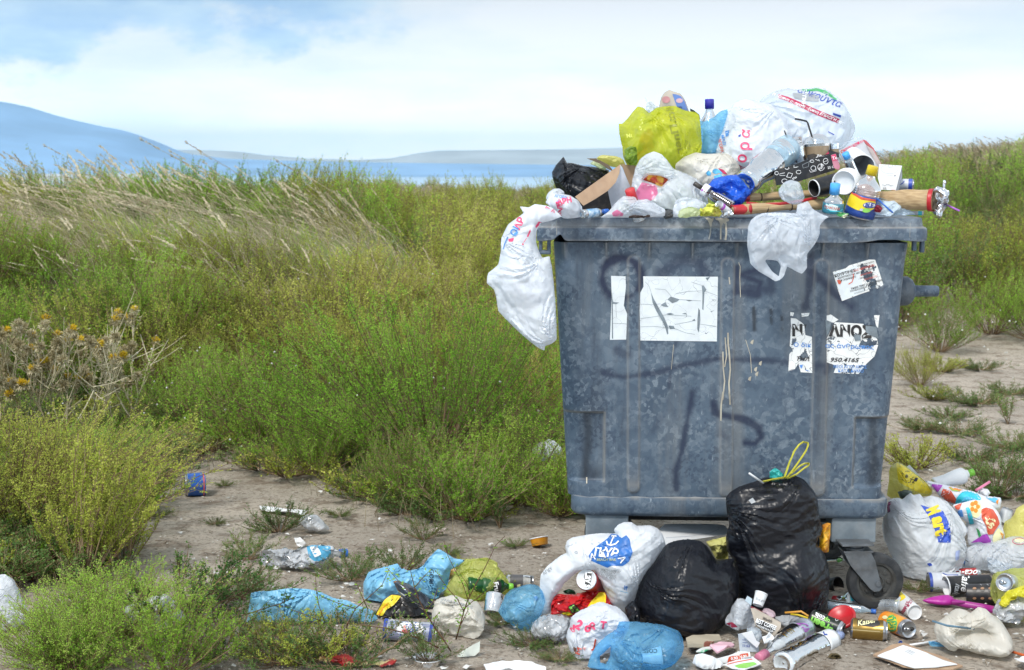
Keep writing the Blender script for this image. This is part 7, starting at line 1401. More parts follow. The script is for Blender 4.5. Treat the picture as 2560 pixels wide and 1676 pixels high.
t_ = cup('orange_tub', 'little orange tub with a pale rim, alone on the sand left of the container', V8, (198, 330), (185, 255), 78, 92, Yc(V8, 190, 350) + .02, Yc(V8, 190, 350) + .03, pm('orange_tub_mat', (.60, .25, .01), .4), WPL, cat='tub')
can('blue_can', 'blue can with a red line, open silver end to the left, alone on the sand', V12, (1388, 298), (1250, 305), 78, Yc(V12, 1300, 378) + .03, Yc(V12, 1300, 378) + .0, pm('can_blue', (.02, .11, .46), .3, .2), bands=((.02, .06, iDB), (.08, .13, iR), (.14, .17, iDB)), openend=False)
sheet('bent_paper', 'stiff bent piece of pale paper right of the bare sprig', 'paper', V10, [(1030, 1392), (1100, 1335), (1200, 1275), (1300, 1222), (1292, 1340), (1212, 1420), (1060, 1415)], [Yc(V10, 1060, 1415)] * 2 + [Yc(V10, 1060, 1415) + .02] * 3 + [Yc(V10, 1060, 1415)] * 2, pm('pale_green_paper', (.66, .70, .64), .6), .003, .002)
cup('clear_tub', 'shallow clear plastic tub on the sand at the bottom edge', V10, (690, 1520), (690, 1410), 150, 190, Yc(V10, 690, 1545) + .05, Yc(V10, 690, 1545) + .05, CPD, CPD, cat='tub')
lump('red_packet', 'flattened red and yellow packet strip at the bottom edge among the low plants', 'packet', V11, [(750, 1430), (850, 1420), (1000, 1440), (1200, 1480), (1350, 1475), (1470, 1460), (1440, 1500), (1250, 1515), (1050, 1505), (900, 1490), (780, 1470)], Yc(V11, 1000, 1520), .02, pm('red_yellow_strip', (.32, .02, .02), .4, col2=(.65, .55, .25), nscale=20, lo=.5, hi=.56), 40)
lump('torn_wrapper', 'small torn cream wrapper left of the striped can', 'wrapper', V11, [(1170, 1300), (1200, 1250), (1280, 1270), (1335, 1320), (1290, 1360), (1220, 1360)], Yc(V11, 1250, 1365) + .01, .02, pm('cream_wrap', (.62, .52, .35), .5, col2=(.12, .09, .06), nscale=25, lo=.52, hi=.6), 41)
sheet('newspaper', 'crumpled white paper cut off by the bottom edge, left of the blue bag', 'paper', V10, [(1340, 1570), (1400, 1530), (1480, 1500), (1560, 1485), (1700, 1480), (1900, 1500), (2065, 1535), (2060, 1620), (1400, 1640)], 0, WP, .003, .03, ground=True, freq=20)
# sheltered by the plants on the left
bag('white_bag', 'smooth white bag at the left border behind the sprawling shrub', 'plastic bag', V12, [(-120, 980), (-30, 920), (30, 912), (80, 960), (130, 1060), (190, 1150), (215, 1220), (150, 1240), (60, 1310), (-40, 1310), (-120, 1250)], Yc(V12, 50, 1320) + .08, .10, .08, WH, seed=261, amp=.012, freq=10)
bag('white_bag', 'crumpled white bag half hidden in the sprawling shrub at the bottom left', 'plastic bag', V12, [(790, 1170), (850, 1130), (940, 1110), (1010, 1060), (1130, 1045), (1160, 1110), (1240, 1170), (1255, 1230), (1150, 1290), (1140, 1380), (1000, 1380), (930, 1300), (900, 1200)], Yc(V12, 1080, 1385) + .05, .09, .07, WH, seed=271, amp=.02, freq=16)
lump('white_scrap', 'small white scrap on the sand right of the half hidden white bag', 'plastic scrap', V12, [(1370, 1190), (1390, 1160), (1425, 1165), (1435, 1195), (1400, 1215)], Yc(V12, 1400, 1215) + .01, .02, WH, 42)
lump('blue_scrap', 'torn light blue scrap deep in the plants at the bottom left', 'plastic scrap', V12, [(360, 1380), (400, 1350), (460, 1380), (470, 1420), (400, 1440)], Yc(V12, 400, 1440) + .03, .03, LB, 43)
lump('white_bag', 'white crumpled bag caught in the shrubs beside the left edge of the container', 'plastic bag', V16, [(1800, 1085), (1840, 1040), (1900, 1020), (1960, 1060), (1980, 1120), (1940, 1155), (1850, 1140)], on(1380, 1180).y, .05, WH, 44)
lump('grey_scrap', 'small greyish bag on the cut straw below the biggest shrub', 'plastic bag', V16, [(1195, 1165), (1240, 1145), (1290, 1160), (1300, 1200), (1270, 1232), (1215, 1220)], on(1080, 1205).y, .04, CL, 45)
lump('pink_scrap', 'small pinkish white scrap where the sand meets the shrubs', 'paper scrap', V16, [(1240, 1522), (1290, 1508), (1325, 1515), (1310, 1545), (1270, 1552)], on(1096, 1338).y, .02, pm('pink_paper', (.72, .60, .58), .7), 46)
# in front of the black bags: the loose heap
Y13 = Yc(V13, 700, 1000)
lump('white_bag', 'white crumpled thin bag resting against the two black bags', 'plastic bag', V13, [(612, 600), (640, 545), (680, 500), (720, 400), (775, 308), (850, 320), (950, 370), (962, 460), (1000, 600), (1022, 680), (980, 720), (900, 710), (760, 690), (640, 680), (612, 650)], Y13 + .14, .05, WC, 51, prints=pr(V13, ('p', [(615, 650), (700, 625), (780, 690), (700, 700), (640, 690)], iMG)))
cup('paper_roll', 'white paper cup standing tilted against the upright black bag', V13, (1050, 400), (1100, 240), 72, 88, Y13 + .12, Y13 + .14, WPL, WPL, prints=pr(V13, ('t', 'Try good', 1110, 335, 34, iGy, 15, {'shear': .3})))
sheet('paper_piece', 'small folded pale blue paper left of the tilted paper cup', 'paper', V13, [(880, 330), (910, 270), (975, 310), (960, 400)], Y13 + .13, pm('pale_blue_paper', (.60, .72, .80), .6), .004, .004)
kb = thing('coffee_carrier', 'kraft card cup holder printed BEST COFFEE', 'cup holder', P(*px(V13, 1160, 780), Y13 + .05)); kb['_w'] = list(kb.location)
sheet('front_panel', None, None, V13, [(955, 440), (1010, 440), (1180, 530), (1362, 632), (1362, 690), (1270, 815), (1120, 740), (1010, 640), (985, 540)], [Y13 + .08, Y13 + .08, Y13 + .08, Y13 + .07, Y13 + .06, Y13 + .02, Y13 + .03, Y13 + .05, Y13 + .06], pm('kraft_pale', (.48, .42, .35), .7), .008, .001, root=kb,
    prints=pr(V13, ('p', [(1050, 580), (1300, 688), (1280, 750), (1025, 655)], iK, False), ('t', 'BEST COFFEE', 1165, 655, 58, iW, 22, {'bold': .03, 'sx': .62}), ('t', "World's", 1185, 595, 38, iK, 22, {'shear': .3, 'sx': .8}), ('p', [(1025, 645), (1260, 745), (1250, 780), (1040, 680)], iK, False), ('t', 'FLAVOURS IN A CUP', 1140, 708, 28, iW, 22, {'sx': .7})))
sheet('inner_panel', None, None, V13, [(955, 412), (1010, 430), (1180, 520), (1280, 580), (1262, 600), (1100, 520), (960, 440)], Y13 + .11, pm('maroon_card', (.32, .05, .07), .6), .004, .001, root=kb)
lump('pink_cup', 'translucent pinkish cup lying in the kraft cup holder', 'cup', V13, [(1100, 490), (1150, 450), (1230, 455), (1288, 490), (1280, 560), (1200, 540)], Y13 + .12, .03, film('pinkish_film', (.78, .62, .68), .25), 52)
sheet('crumpled_paper', 'crumpled white tissue below the kraft cup holder', 'tissue', V13, [(1090, 790), (1150, 780), (1200, 745), (1260, 810), (1200, 880), (1110, 870)], Y13 + .0, WP, .006, .03, freq=40)
pb = thing('paper_box', 'cut white paper cup with small print standing below the white thin bag', 'paper cup', P(*px(V13, 900, 1060), Y13 - .02)); pb['_w'] = list(pb.location)
sheet('front_panel', None, None, V13, [(785, 790), (880, 770), (985, 870), (1065, 960), (1060, 1070), (940, 1060), (810, 1035)], [Y13 - .03] * 7, pm('bluish_paper', (.62, .70, .78), .6), .004, .003, root=pb, prints=pr(V13, ('l', [(840, 865), (890, 868)], 5, iDB), ('l', [(845, 900), (915, 905)], 5, iDB), ('t', '11:53', 895, 945, 34, iDB, 5)))
sheet('torn_rim', None, None, V13, [(830, 780), (975, 745), (1035, 880), (1080, 905), (1040, 975), (930, 880)], Y13 - .05, WP, .004, .004, root=pb)
lump('clear_film', 'grey clear film lying between the paper cup and the kraft holder', 'plastic film', V13, [(900, 720), (1000, 700), (1080, 740), (1110, 840), (1060, 900), (960, 860)], Y13 + .0, .03, CL, 53)
sheet('brown_papers', 'flattened cream papers sticking out from under the lying black bag', 'paper', V13, [(80, 910), (200, 865), (350, 848), (530, 860), (545, 895), (560, 940), (400, 985), (250, 1000), (100, 1010)], 0, pm('cream_papers', (.42, .37, .28), .8, col2=(.20, .05, .03), nscale=9, lo=.6, hi=.63), .012, .02, ground=True)
lump('crumpled_paper', 'white crumpled paper nearest the camera, left of the red paper strips', 'paper', V13, [(165, 1180), (200, 1070), (300, 1050), (420, 1080), (540, 1150), (600, 1215), (480, 1265), (350, 1260), (220, 1220)], Yc(V13, 350, 1265) + .02, .03, WP, 54, amp=.010)
sheet('card_sleeve', 'pink and white rolled paper sleeve behind the red paper strip', 'paper', V13, [(400, 1050), (450, 1010), (560, 975), (690, 950), (735, 975), (700, 1040), (600, 1070), (500, 1085)], 0, pm('pink_white_paper', (.72, .45, .52), .6, col2=(.35, .03, .05), nscale=14, lo=.6, hi=.64), .006, .03, ground=True)
sheet('green_flyer', 'small green and white leaflet at the left of the pink paper sleeve', 'paper', V13, [(215, 1050), (300, 1000), (410, 980), (430, 1020), (320, 1060)], 0, pm('green_white', (.70, .74, .72), .6, col2=(.04, .40, .18), nscale=14, lo=.55, hi=.6), .003, .01, ground=True)
sheet('red_card', 'white paper strip with two bright red labels beside the pink bottle cap', 'paper', V13, [(500, 1120), (660, 1080), (820, 1020), (945, 1030), (955, 1090), (800, 1140), (640, 1190), (560, 1170)], Yc(V13, 750, 1190), WP, .003, .004, prints=pr(V13, ('p', [(665, 1095), (795, 1080), (790, 1145), (640, 1185)], iR), ('p', [(810, 1065), (920, 1045), (920, 1100), (808, 1135)], iR), ('t', '0.90', 735, 1115, 40, iW, -10, {'bold': .03}), ('t', '0.90', 860, 1090, 36, iW, -10, {'bold': .03})))
sheet('green_card', 'torn card with a bright green patch nearest the camera', 'card', V13, [(590, 1205), (800, 1130), (980, 1110), (1100, 1200), (1010, 1240), (870, 1285), (700, 1260)], 0, WP, .003, .006, ground=True, prints=pr(V13, ('p', [(735, 1215), (860, 1180), (1000, 1165), (1040, 1195), (900, 1245), (790, 1245)], iLG), ('l', [(640, 1195), (760, 1165), (980, 1125)], 12, iR)))
bottle('water_bottle', 'clear bottle with a pink cap pointing at the camera, beaded with drops', V13, (1720, 690), (1060, 1120), 150, 4.86, Yc(V13, 1060, 1190) + .04, CPF, PK, film('pink_oval_label', (.75, .80, .90), .55), (.02, .25), dent=.003, neck=.84, sh=.55, capr=.48, prints=pr(V13, ('l', ring(1640, 705, 105, 62, 18), 12, iPu), ('t', 'ύδορ', 1640, 705, 62, iPu, 20)))
bottle('water_bottle', 'clear ribbed bottle with a white and violet-blue label, nearest the camera', V13, (1385, 1190), (2185, 795), 165, Yc(V13, 1400, 1300) + .03, Yc(V13, 2150, 860) + .02, CPF, film('cloudy_cap', (.45, .55, .85), .2), WPL, (.62, .80), dent=.004, neck=.90, sh=.78, capr=.36, seed=7, prints=pr(V13, ('t', 'drosia', 1965, 905, 100, iDB, 78, {'shear': .2}), ('p', [(1750, 770), (1940, 715), (1880, 760), (1830, 810)], iDB), ('p', [(1905, 1090), (2040, 1060), (1960, 1110), (1900, 1130)], iDB)))
can('drink_can', 'black and green cola can lying with its open end to the right', V13, (1770, 545), (2200, 740), 118, 4.90, 4.84, pm('can_black', (.012, .022, .016), .3), squash=1.0, prints=pr(V13, ('t', 'green', 1930, 635, 105, iLG, 205, {'bold': .04}), ('t', 'cola', 1890, 548, 62, iW, 205, {'bold': .03}), ('t', 'up', 1990, 585, 62, iLG, 205, {'bold': .02}), ('l', ring(2120, 590, 18), 6, iW)))
b_ = Buf(); A1 = P(*px(V13, 2200, 560), Y13 + .22); turned(b_, A1 + Vector((0, .004, -.008)), A1 + Vector((-.007, -.005, .006)), [(0, 0), (0, .040), (.3, .050), (.7, .052), (1, .048), (1, .042), (.6, .036), (.5, 0)], RP, 36); tag(obj('red_lid', b_, None, A1), 'round red lid leaning behind the black and green can', 'lid')  # loose red plastic lid among the litter
straw('straw', 'orange bent straw at the foot of the upright black bag', V13, [(1420, 500), (1640, 482), (1735, 545)], .0038, [Y13 + .10, Y13 + .08, Y13 + .06], pm('orange_straw', (.80, .38, .05), .4))
straw('straw', 'yellow bent straw beside the orange one', V13, [(1500, 520), (1600, 530), (1730, 572)], .0036, [Y13 + .09, Y13 + .07, Y13 + .05], YP)
lump('white_bag', 'pale thin bag spread at the foot of the upright black bag', 'plastic bag', V13, [(1290, 560), (1400, 530), (1560, 540), (1680, 590), (1560, 660), (1420, 700), (1330, 680)], Yc(V13, 1500, 760) + .06, .03, WC, 55)
can('drink_can', 'gold beer can with a dark label, open end to the right', V14, (235, 1180), (565, 1210), 92, Yc(V14, 300, 1285) + .04, Yc(V14, 540, 1300) + .03, pm('can_gold', (.38, .25, .07), .28, .75, col2=(.30, .19, .05)), squash=1, prints=pr(V14, ('p', [(310, 1092), (480, 1100), (500, 1150), (440, 1172), (300, 1150)], iK), ('t', 'Kaiser', 385, 1122, 48, iSk, -12, {'shear': .3, 'bold': .02}), ('l', [(240, 1195), (500, 1215)], 5, ink('gold_line', (.55, .42, .2)))))
can('drink_can', 'orange fizzy drink can with its opened top turned to the camera', V14, (540, 1110), (758, 1195), 86, Yc(V14, 560, 1200) + .06, Yc(V14, 750, 1275) + .0, pm('can_orange', (.80, .24, .02), .3, col2=(.85, .40, .05), nscale=25), prints=pr(V14, ('p', ring(605, 1140, 48, 78), iLG), ('p', ring(605, 1140, 38, 66), iY), ('t', 'ήβη', 610, 1140, 58, iG, 80, {'bold': .04}), ('p', ring(545, 1085, 24, 16), iSk), ('l', ring(660, 1222, 10), 5, iB)))
bottle('water_bottle', 'clear ribbed bottle with a red cap lying behind the cans', V14, (690, 990), (78, 925), 88, Yc(V14, 600, 1075) + .06, Yc(V14, 100, 1010) + .12, CP, RP, film('clear_label', (.75, .85, .92), .5), (.55, .74), dent=.003, prints=pr(V14, ('p', [(232, 885), (325, 880), (320, 940), (240, 940)], iTq, False), ('l', [(255, 905), (305, 903)], 14, iK)), seed=8)
bottle('water_bottle', 'small bluish bottle with a blue cap lying in front of the red-capped bottle', V14, (20, 975), (465, 1035), 52, Yc(V14, 100, 1060) + .06, Yc(V14, 450, 1080) + .03, CPB, BLP, seed=9)
cup('paper_cup', 'white paper cup with a yellow and orange disc print, lying beside the wheel', V14, (812, 1042), (572, 868), 68, 98, Yc(V14, 800, 1110) + .02, Yc(V14, 620, 960) + .08, WPL, BP, BP, prints=pr(V14, ('p', ring(630, 885, 108, 62), iY), ('p', ring(620, 890, 60, 44), iOr), ('t', 'ΤΟΣΤ & ΣΝΑΚ', 750, 975, 26, iMG, -52), ('t', 'ΔΟΚΙΜΑΣΕ', 712, 1020, 24, iMG, -62)))
straw('straw', 'yellow straw rising from the white disc-print cup', V14, [(505, 720), (580, 800)], .004, [Yc(V14, 620, 960) + .02, Yc(V14, 620, 960) + .06], YP)
# the toy spade
ym = Yc(V14, 1100, 985); sp = thing('toy_spade', 'magenta plastic toy spade lying on the sand', 'toy spade', P(*px(V14, 1100, 985), ym)); sp['_w'] = list(sp.location)
bag('scoop', None, None, V14, [(878, 935), (960, 905), (1040, 890), (1110, 885), (1155, 910), (1170, 950), (1130, 982), (1050, 985), (950, 970)], ym + .02, .035, .02, MG, amp=.0, seed=1, root=sp, res=26)
m = Buf(); tube(m, [P(*px(V14, 1140, 945), ym), P(*px(V14, 1250, 968), ym - .02), P(*px(V14, 1400, 995), ym - .04), P(*px(V14, 1560, 1030), ym - .06)], .011, MG, 12, .016); obj('handle', m, sp)
m = Buf(); box(m, P(*px(V14, 1200, 950), ym - .03), .05, .006, .008, MG, bev=.002); obj('rib', m, sp)
bag('cream_bag', 'milky white bag with slits and a blue straw, alone on the sand at the right', 'plastic bag', V14, [(990, 1185), (1020, 1130), (1060, 1100), (1140, 1050), (1200, 1022), (1262, 1025), (1310, 1050), (1350, 1010), (1382, 990), (1450, 1010), (1520, 1080), (1600, 1140), (1650, 1230), (1672, 1300), (1640, 1385), (1500, 1438), (1350, 1412), (1200, 1355), (1130, 1380), (1060, 1330), (1010, 1290)], Yc(V14, 1400, 1435) + .06, .10, .08, film('milky_film', (.80, .77, .70), .16, .45, .36, 14, .5), seed=281, amp=.016, freq=12, res=48, holes=[[(1160, 1195), (1230, 1185), (1300, 1195), (1290, 1215), (1200, 1215)], [(1330, 1170), (1400, 1172), (1465, 1205), (1400, 1212), (1340, 1200)]])
straw('straw', 'grey-blue straw through the milky white bag', V14, [(968, 1118), (1100, 1160), (1340, 1188)], .0036, [Yc(V14, 1400, 1435) - .02, Yc(V14, 1400, 1435) - .05, Yc(V14, 1400, 1435) + .03], pm('grey_blue_straw', (.12, .24, .34), .5))
lump('blue_cellophane', 'scrap of pale blue cellophane beside the milky white bag', 'wrapper', V14, [(940, 1330), (980, 1300), (1040, 1310), (1085, 1340), (1060, 1365), (980, 1355)], Yc(V14, 1010, 1365) + .01, .015, LB, 56)
straw('stick', 'white stick pointing at the milky white bag', V14, [(730, 1345), (870, 1322), (1010, 1298)], .004, [Yc(V14, 740, 1350), Yc(V14, 870, 1328), Yc(V14, 1010, 1305)], WPL, 'stick')
straw('straw', 'orange straw lying at the right border', V14, [(1650, 1388), (1787, 1430), (1850, 1450)], .005, [Yc(V14, 1650, 1395), Yc(V14, 1787, 1436), Yc(V14, 1850, 1456)], pm('red_orange', (.75, .15, .03), .4))
cb = thing('flat_card', 'flat brown cardboard with a white face, nearest the camera at right', 'cardboard', G(*px(V14, 850, 1450))); cb['_w'] = list(cb.location)
sheet('card', None, None, V14, [(440, 1430), (600, 1350), (720, 1335), (980, 1420), (1240, 1530), (1150, 1560), (900, 1560), (700, 1530)], 0, KB, .006, .008, ground=True, root=cb)
sheet('white_face', None, None, V14, [(478, 1435), (600, 1385), (705, 1345), (850, 1380), (950, 1425), (1060, 1475), (1190, 1512), (1000, 1532), (810, 1540), (640, 1490)], 0, WP, .003, .005, ground=True, z=.020, root=cb, prints=pr(V14, ('l', [(720, 1385), (790, 1420)], 3, iGy), ('l', [(735, 1378), (800, 1408)], 3, iGy), ('l', [(750, 1372), (812, 1402)], 3, iGy)))
sheet('paper_scrap', 'white paper scrap at the bottom right corner', 'paper', V14, [(1700, 1490), (1760, 1450), (1830, 1440), (1850, 1540), (1790, 1520), (1740, 1510)], 0, WP, .003, .02, ground=True)
lump('blue_scrap', 'tiny bright blue scrap in front of the orange can', 'plastic scrap', V14, [(660, 1310), (690, 1290), (705, 1305), (680, 1322)], Yc(V14, 680, 1322), .005, BLP, 57)
lump('dry_leaf', 'dry curled leaf on the sand beside the nearest clear bottle', 'leaf', V13, [(1990, 1100), (2070, 1070), (2150, 1080), (2185, 1130), (2100, 1135)], Yc(V13, 2090, 1140), .012, pm('dry_leaf_mat', (.12, .09, .04), .7), 58)
# right-hand heap
YR = Yc(V14, 850, 760) + .12
bag('carrier_bag', 'large clear bag with a blue and yellow MART print, behind the castor', 'plastic bag', V15, [(225, 920), (255, 800), (280, 700), (330, 672), (400, 662), (470, 700), (530, 610), (580, 640), (640, 620), (700, 680), (760, 640), (850, 655), (960, 725), (1060, 835), (1110, 900), (1160, 960), (1205, 1045), (1155, 1115), (1170, 1210), (1120, 1390), (1060, 1480), (960, 1640), (800, 1750), (560, 1700), (420, 1560), (300, 1300), (240, 1100)], YR, .15, .14, WD, seed=291, amp=.020, freq=8, res=60,
    prints=pr(V15, ('p', [(648, 745), (700, 760), (820, 800), (905, 815), (950, 900), (980, 980), (995, 1080), (992, 1178), (920, 1178), (852, 1175), (830, 1080), (790, 980), (740, 870)], ink('mart_blue', (.03, .09, .50)), False), ('t', 'M', 795, 808, 145, iY, 68, {'bold': .05, 'sx': .55}), ('t', 'art', 868, 985, 150, iY, 76, {'bold': .06, 'sx': .85}), ('p', [(720, 1420), (760, 1410), (785, 1435), (750, 1450)], iDB), ('p', [(1050, 1280), (1100, 1265), (1085, 1370), (1050, 1380)], ink('faded_blue', (.35, .42, .68)))))
lump('red_blue_box', 'dark blue and red pack seen through the clear MART bag', 'packet', V15, [(285, 720), (425, 715), (420, 880), (400, 1100), (330, 1150), (260, 1000)], YR - .02, .03, pm('blue_red_pack', (.08, .09, .16), .5, col2=(.42, .10, .18), nscale=6, lo=.45, hi=.55), 59)
lump('white_bag', 'white rumpled bag top with pleats rising behind the MART print', 'plastic bag', V15, [(700, 680), (760, 640), (850, 652), (960, 722), (1060, 832), (1110, 905), (1000, 900), (900, 830), (780, 780)], YR + .06, .06, WH, 60, ani=(0, 0, 2.5))
bag('yellow_bag', 'yellow bag with a round black print, right against the container edge', 'plastic bag', V15, [(270, 640), (285, 480), (300, 320), (380, 252), (440, 280), (520, 330), (600, 390), (700, 470), (790, 575), (760, 640), (640, 655), (500, 680), (400, 700)], YR + .30, .09, .08, YL, seed=301, amp=.016, freq=12, prints=pr(V15, ('p', [(370, 270), (440, 290), (640, 440), (780, 560), (740, 620), (620, 600), (400, 480)], iY), ('l', ring(505, 425, 70, 66, 16, 60, 300), 6, iK), ('l', [(505, 490), (560, 430), (600, 420)], 6, iK), ('p', [(590, 430), (625, 440), (600, 480), (570, 470)], iK), ('t', '#', 490, 418, 40, iK, 0), ('t', 'TZ', 555, 470, 40, iK, 20)))
sheet('paper_piece', 'white paper corner sticking up behind the yellow bag', 'paper', V15, [(480, 320), (525, 288), (600, 370), (690, 480), (600, 460)], YR + .42, WP, .004, .004)
lump('grey_bottle', 'dark smudged film below the yellow bag', 'plastic film', V15, [(385, 600), (480, 570), (560, 600), (540, 660), (430, 680)], YR + .18, .03, pm('dark_green_grey', (.10, .13, .10), .4), 61)
wbot = bottle('milk_bottle', 'white plastic bottle with a bright green cap, lying on top of the right heap', V15, (800, 520), (1258, 368), 78, YR + .28, YR + .30, WPL, GRP, neck=.84, sh=.72, capr=.55, dent=.004)
bag('patterned_cloth', 'white cloth with rainbow and red shapes, draped over the right heap behind', 'cloth', V15, [(700, 465), (780, 480), (900, 520), (1000, 540), (1100, 560), (1250, 590), (1400, 650), (1560, 665), (1570, 720), (1540, 790), (1400, 830), (1150, 800), (1000, 740), (860, 640), (800, 560)], YR + .20, .06, .05, pm('cloth_white', (.76, .78, .84), .7, col2=(.70, .72, .78), bstr=.3, bscale=30), seed=311, amp=.012, freq=10,
    prints=pr(V15, ('p', [(905, 560), (1000, 590), (1060, 690), (1040, 730), (960, 710), (880, 640)], iR), ('p', [(775, 510), (900, 520), (830, 620), (800, 590)], iPu), ('p', ring(1200, 730, 150, 150, 12, 180, 340) + [(1200, 800)], iTq), ('p', ring(1200, 745, 95, 95, 12, 180, 340) + [(1200, 790)], iLB), ('p', [(970, 540), (1080, 540), (1145, 560), (1090, 590), (1010, 580)], iOr), ('l', [(985, 545), (1020, 578), (1100, 588)], 10, iLG), ('p', [(1400, 660), (1450, 640), (1540, 680), (1500, 720)], iLB), ('p', [(1510, 700), (1545, 680), (1530, 740)], iOr)))
bag('patterned_cloth', 'white cloth with a large red heart shape and orange flower on the right heap', 'cloth', V15, [(1020, 745), (1140, 715), (1260, 685), (1400, 705), (1480, 760), (1540, 830), (1560, 960), (1600, 1080), (1620, 1180), (1560, 1240), (1400, 1240), (1200, 1200), (1190, 1050), (1200, 960), (1100, 890)], YR + .10, .08, .06, pm('cloth_white', (.76, .78, .84), .7), seed=321, amp=.014, freq=9, ani=(0, 0, 1.8),
    prints=pr(V15, ('p', ring(1275, 790, 75, 105), iSk), *[('p', ring(1270 + 36 * math.cos(a), 765 + 48 * math.sin(a), 24, 26), iOr) for a in (0, 1.26, 2.5, 3.8, 5.0)], ('p', [(1345, 800), (1400, 775), (1480, 800), (1530, 880), (1555, 960), (1500, 1040), (1480, 1080), (1420, 1085), (1400, 990), (1350, 900)], iR), ('p', [(1385, 890), (1420, 872), (1450, 910), (1490, 900), (1510, 925), (1490, 990), (1450, 1025), (1405, 985)], iSk),
      ('p', [(1165, 780), (1205, 775), (1235, 850), (1260, 960), (1210, 965), (1190, 880)], iTq), ('p', ring(1215, 850, 18), iPu), ('p', [(1285, 1010), (1320, 1040), (1345, 1110), (1320, 1130)], iG), ('p', [(1225, 1180), (1300, 1130), (1360, 1090), (1410, 1080), (1455, 1160), (1440, 1205), (1380, 1190), (1330, 1170)], iPu), ('p', [(1035, 760), (1120, 725), (1090, 800), (1060, 800)], iR), ('p', [(1070, 820), (1120, 800), (1140, 880), (1090, 880)], iB), ('p', [(1480, 1100), (1540, 1010), (1600, 1080), (1560, 1160), (1480, 1180)], iSk), ('p', [(1560, 1060), (1600, 1080), (1590, 1140)], iOr)))
straw('straw', 'thick pink straw rising behind the rainbow cloth', V15, [(1280, 582), (1440, 482)], .006, [YR + .25, YR + .28], PK)
lump('crumpled_paper', 'crumpled white paper ball beside the pink straw', 'paper', V15, [(1290, 620), (1330, 560), (1400, 560), (1450, 610), (1400, 650), (1330, 640)], YR + .28, .04, WP, 62, amp=.014, freq=40)
can('drink_can', 'silver can standing on end at the back of the right heap', V15, (1590, 970), (1650, 790), 70, YR + .25, YR + .27, iSil)
bag('yellow_bag', 'pale yellow and white bag cut off by the right border, upper of the two', 'plastic bag', V15, [(1600, 1100), (1640, 980), (1700, 900), (1740, 800), (1833, 740), (1960, 760), (2000, 1100), (1850, 1200), (1650, 1190)], YR + .12, .10, .08, YL, seed=331, amp=.016, freq=10)
bag('white_bag', 'limp white bag between the MART bag and the right border', 'plastic bag', V14, [(1200, 560), (1260, 480), (1340, 440), (1420, 428), (1560, 400), (1700, 368), (1800, 375), (1900, 420), (1900, 640), (1787, 680), (1600, 700), (1460, 680), (1330, 640), (1220, 640)], YR + .02, .10, .08, WC, seed=341, amp=.022, freq=11, prints=pr(V14, ('l', ring(1745, 405, 60, 28), 6, iMG), ('p', ring(1745, 398, 42, 18), iSk), ('p', [(1240, 590), (1262, 580), (1255, 630)], iB), ('l', [(1258, 570), (1290, 590)], 5, iK)))
lump('clear_bag', 'clear pouch with a bluish corner under the limp white bag', 'plastic film', V14, [(1455, 545), (1560, 580), (1700, 620), (1640, 680), (1500, 690), (1470, 640)], YR - .04, .03, CL, 63)
can('drink_can', 'silver and blue can lying in the row of cups right of the wheel', V14, (925, 775), (1250, 775), 92, Yc(V14, 1000, 865) + .06, Yc(V14, 1200, 865) + .05, iSil, bands=((.02, .10, iDB),), openend=False, prints=pr(V14, ('l', [(1040, 685), (1070, 715), (1200, 720)], 14, iW), ('l', [(1060, 690), (1100, 708), (1200, 706)], 7, iDB)))
can('drink_can', 'red and white cola can behind the silver and blue can', V14, (1100, 705), (1390, 690), 50, Yc(V14, 1200, 865) + .20, Yc(V14, 1200, 865) + .20, pm('can_red', (.50, .015, .02), .3), openend=False, prints=pr(V14, ('t', 'Coca-Cola', 1250, 690, 60, iW, 180, {'shear': .4})))
cup('paper_cup', 'tall black paper cup lying in front of the silver and blue can', V14, (1480, 770), (1092, 810), 70, 92, Yc(V14, 1300, 905) + .06, Yc(V14, 1120, 910) + .05, BP, WPL, inner=WPL, basem=BP, prints=pr(V14, ('t', 'Caffè', 1265, 760, 70, iW, 95, {'shear': .3}), ('t', 'italia', 1190, 850, 50, iGy, 100, {'shear': .3}), ('l', [(1125, 870), (1180, 872)], 5, iGy), ('l', [(1125, 885), (1175, 886)], 5, iGy)))
cup('paper_cup', 'black paper cup with rows of small round prints, white base end towards the left', V14, (1270, 875), (1540, 880), 86, 104, Yc(V14, 1280, 962) + .04, Yc(V14, 1500, 990) + .05, pm('cup_charcoal', (.03, .03, .035), .4), BP, basem=WPL, prints=pr(V14, *[('p', ring(x_, y_, 22, 26), iK) for x_ in (1345, 1415, 1485) for y_ in (830, 920)], *[('p', ring(x_, y_ - 4, 17, 11), pm('dot_copper', (.45, .25, .15), .4)) for x_ in (1345, 1415, 1485) for y_ in (830, 920)], *[('l', [(x_, 775), (x_ + 30, 800)], 6, iGy) for x_ in (1320, 1380, 1440, 1495)]))
bag('yellow_bag', 'greenish yellow see-through bag with a can inside, lower one at the right border', 'plastic bag', V14, [(1520, 740), (1560, 705), (1640, 680), (1787, 645), (1920, 650), (1940, 1090), (1840, 1110), (1700, 1095), (1600, 1030), (1545, 985), (1520, 900), (1512, 820)], Yc(V14, 1750, 1110) + .10, .12, .10, YC, seed=351, amp=.020, freq=10, res=48)
can('drink_can', 'pale can inside the greenish yellow bag, its top to the camera', V14, (1690, 790), (1612, 775), 86, Yc(V14, 1750, 1110) + .10, Yc(V14, 1750, 1110) - .03, pm('pale_can', (.50, .52, .45), .35, .4), openend=False)
lump('yellow_film', 'bright yellow band of film on the greenish yellow bag', 'plastic film', V14, [(1560, 960), (1640, 850), (1787, 800), (1880, 800), (1880, 880), (1787, 880), (1660, 920), (1590, 990)], Yc(V14, 1750, 1110) - .06, .03, film('bright_yellow_film', (.80, .76, .06), .2), 64)
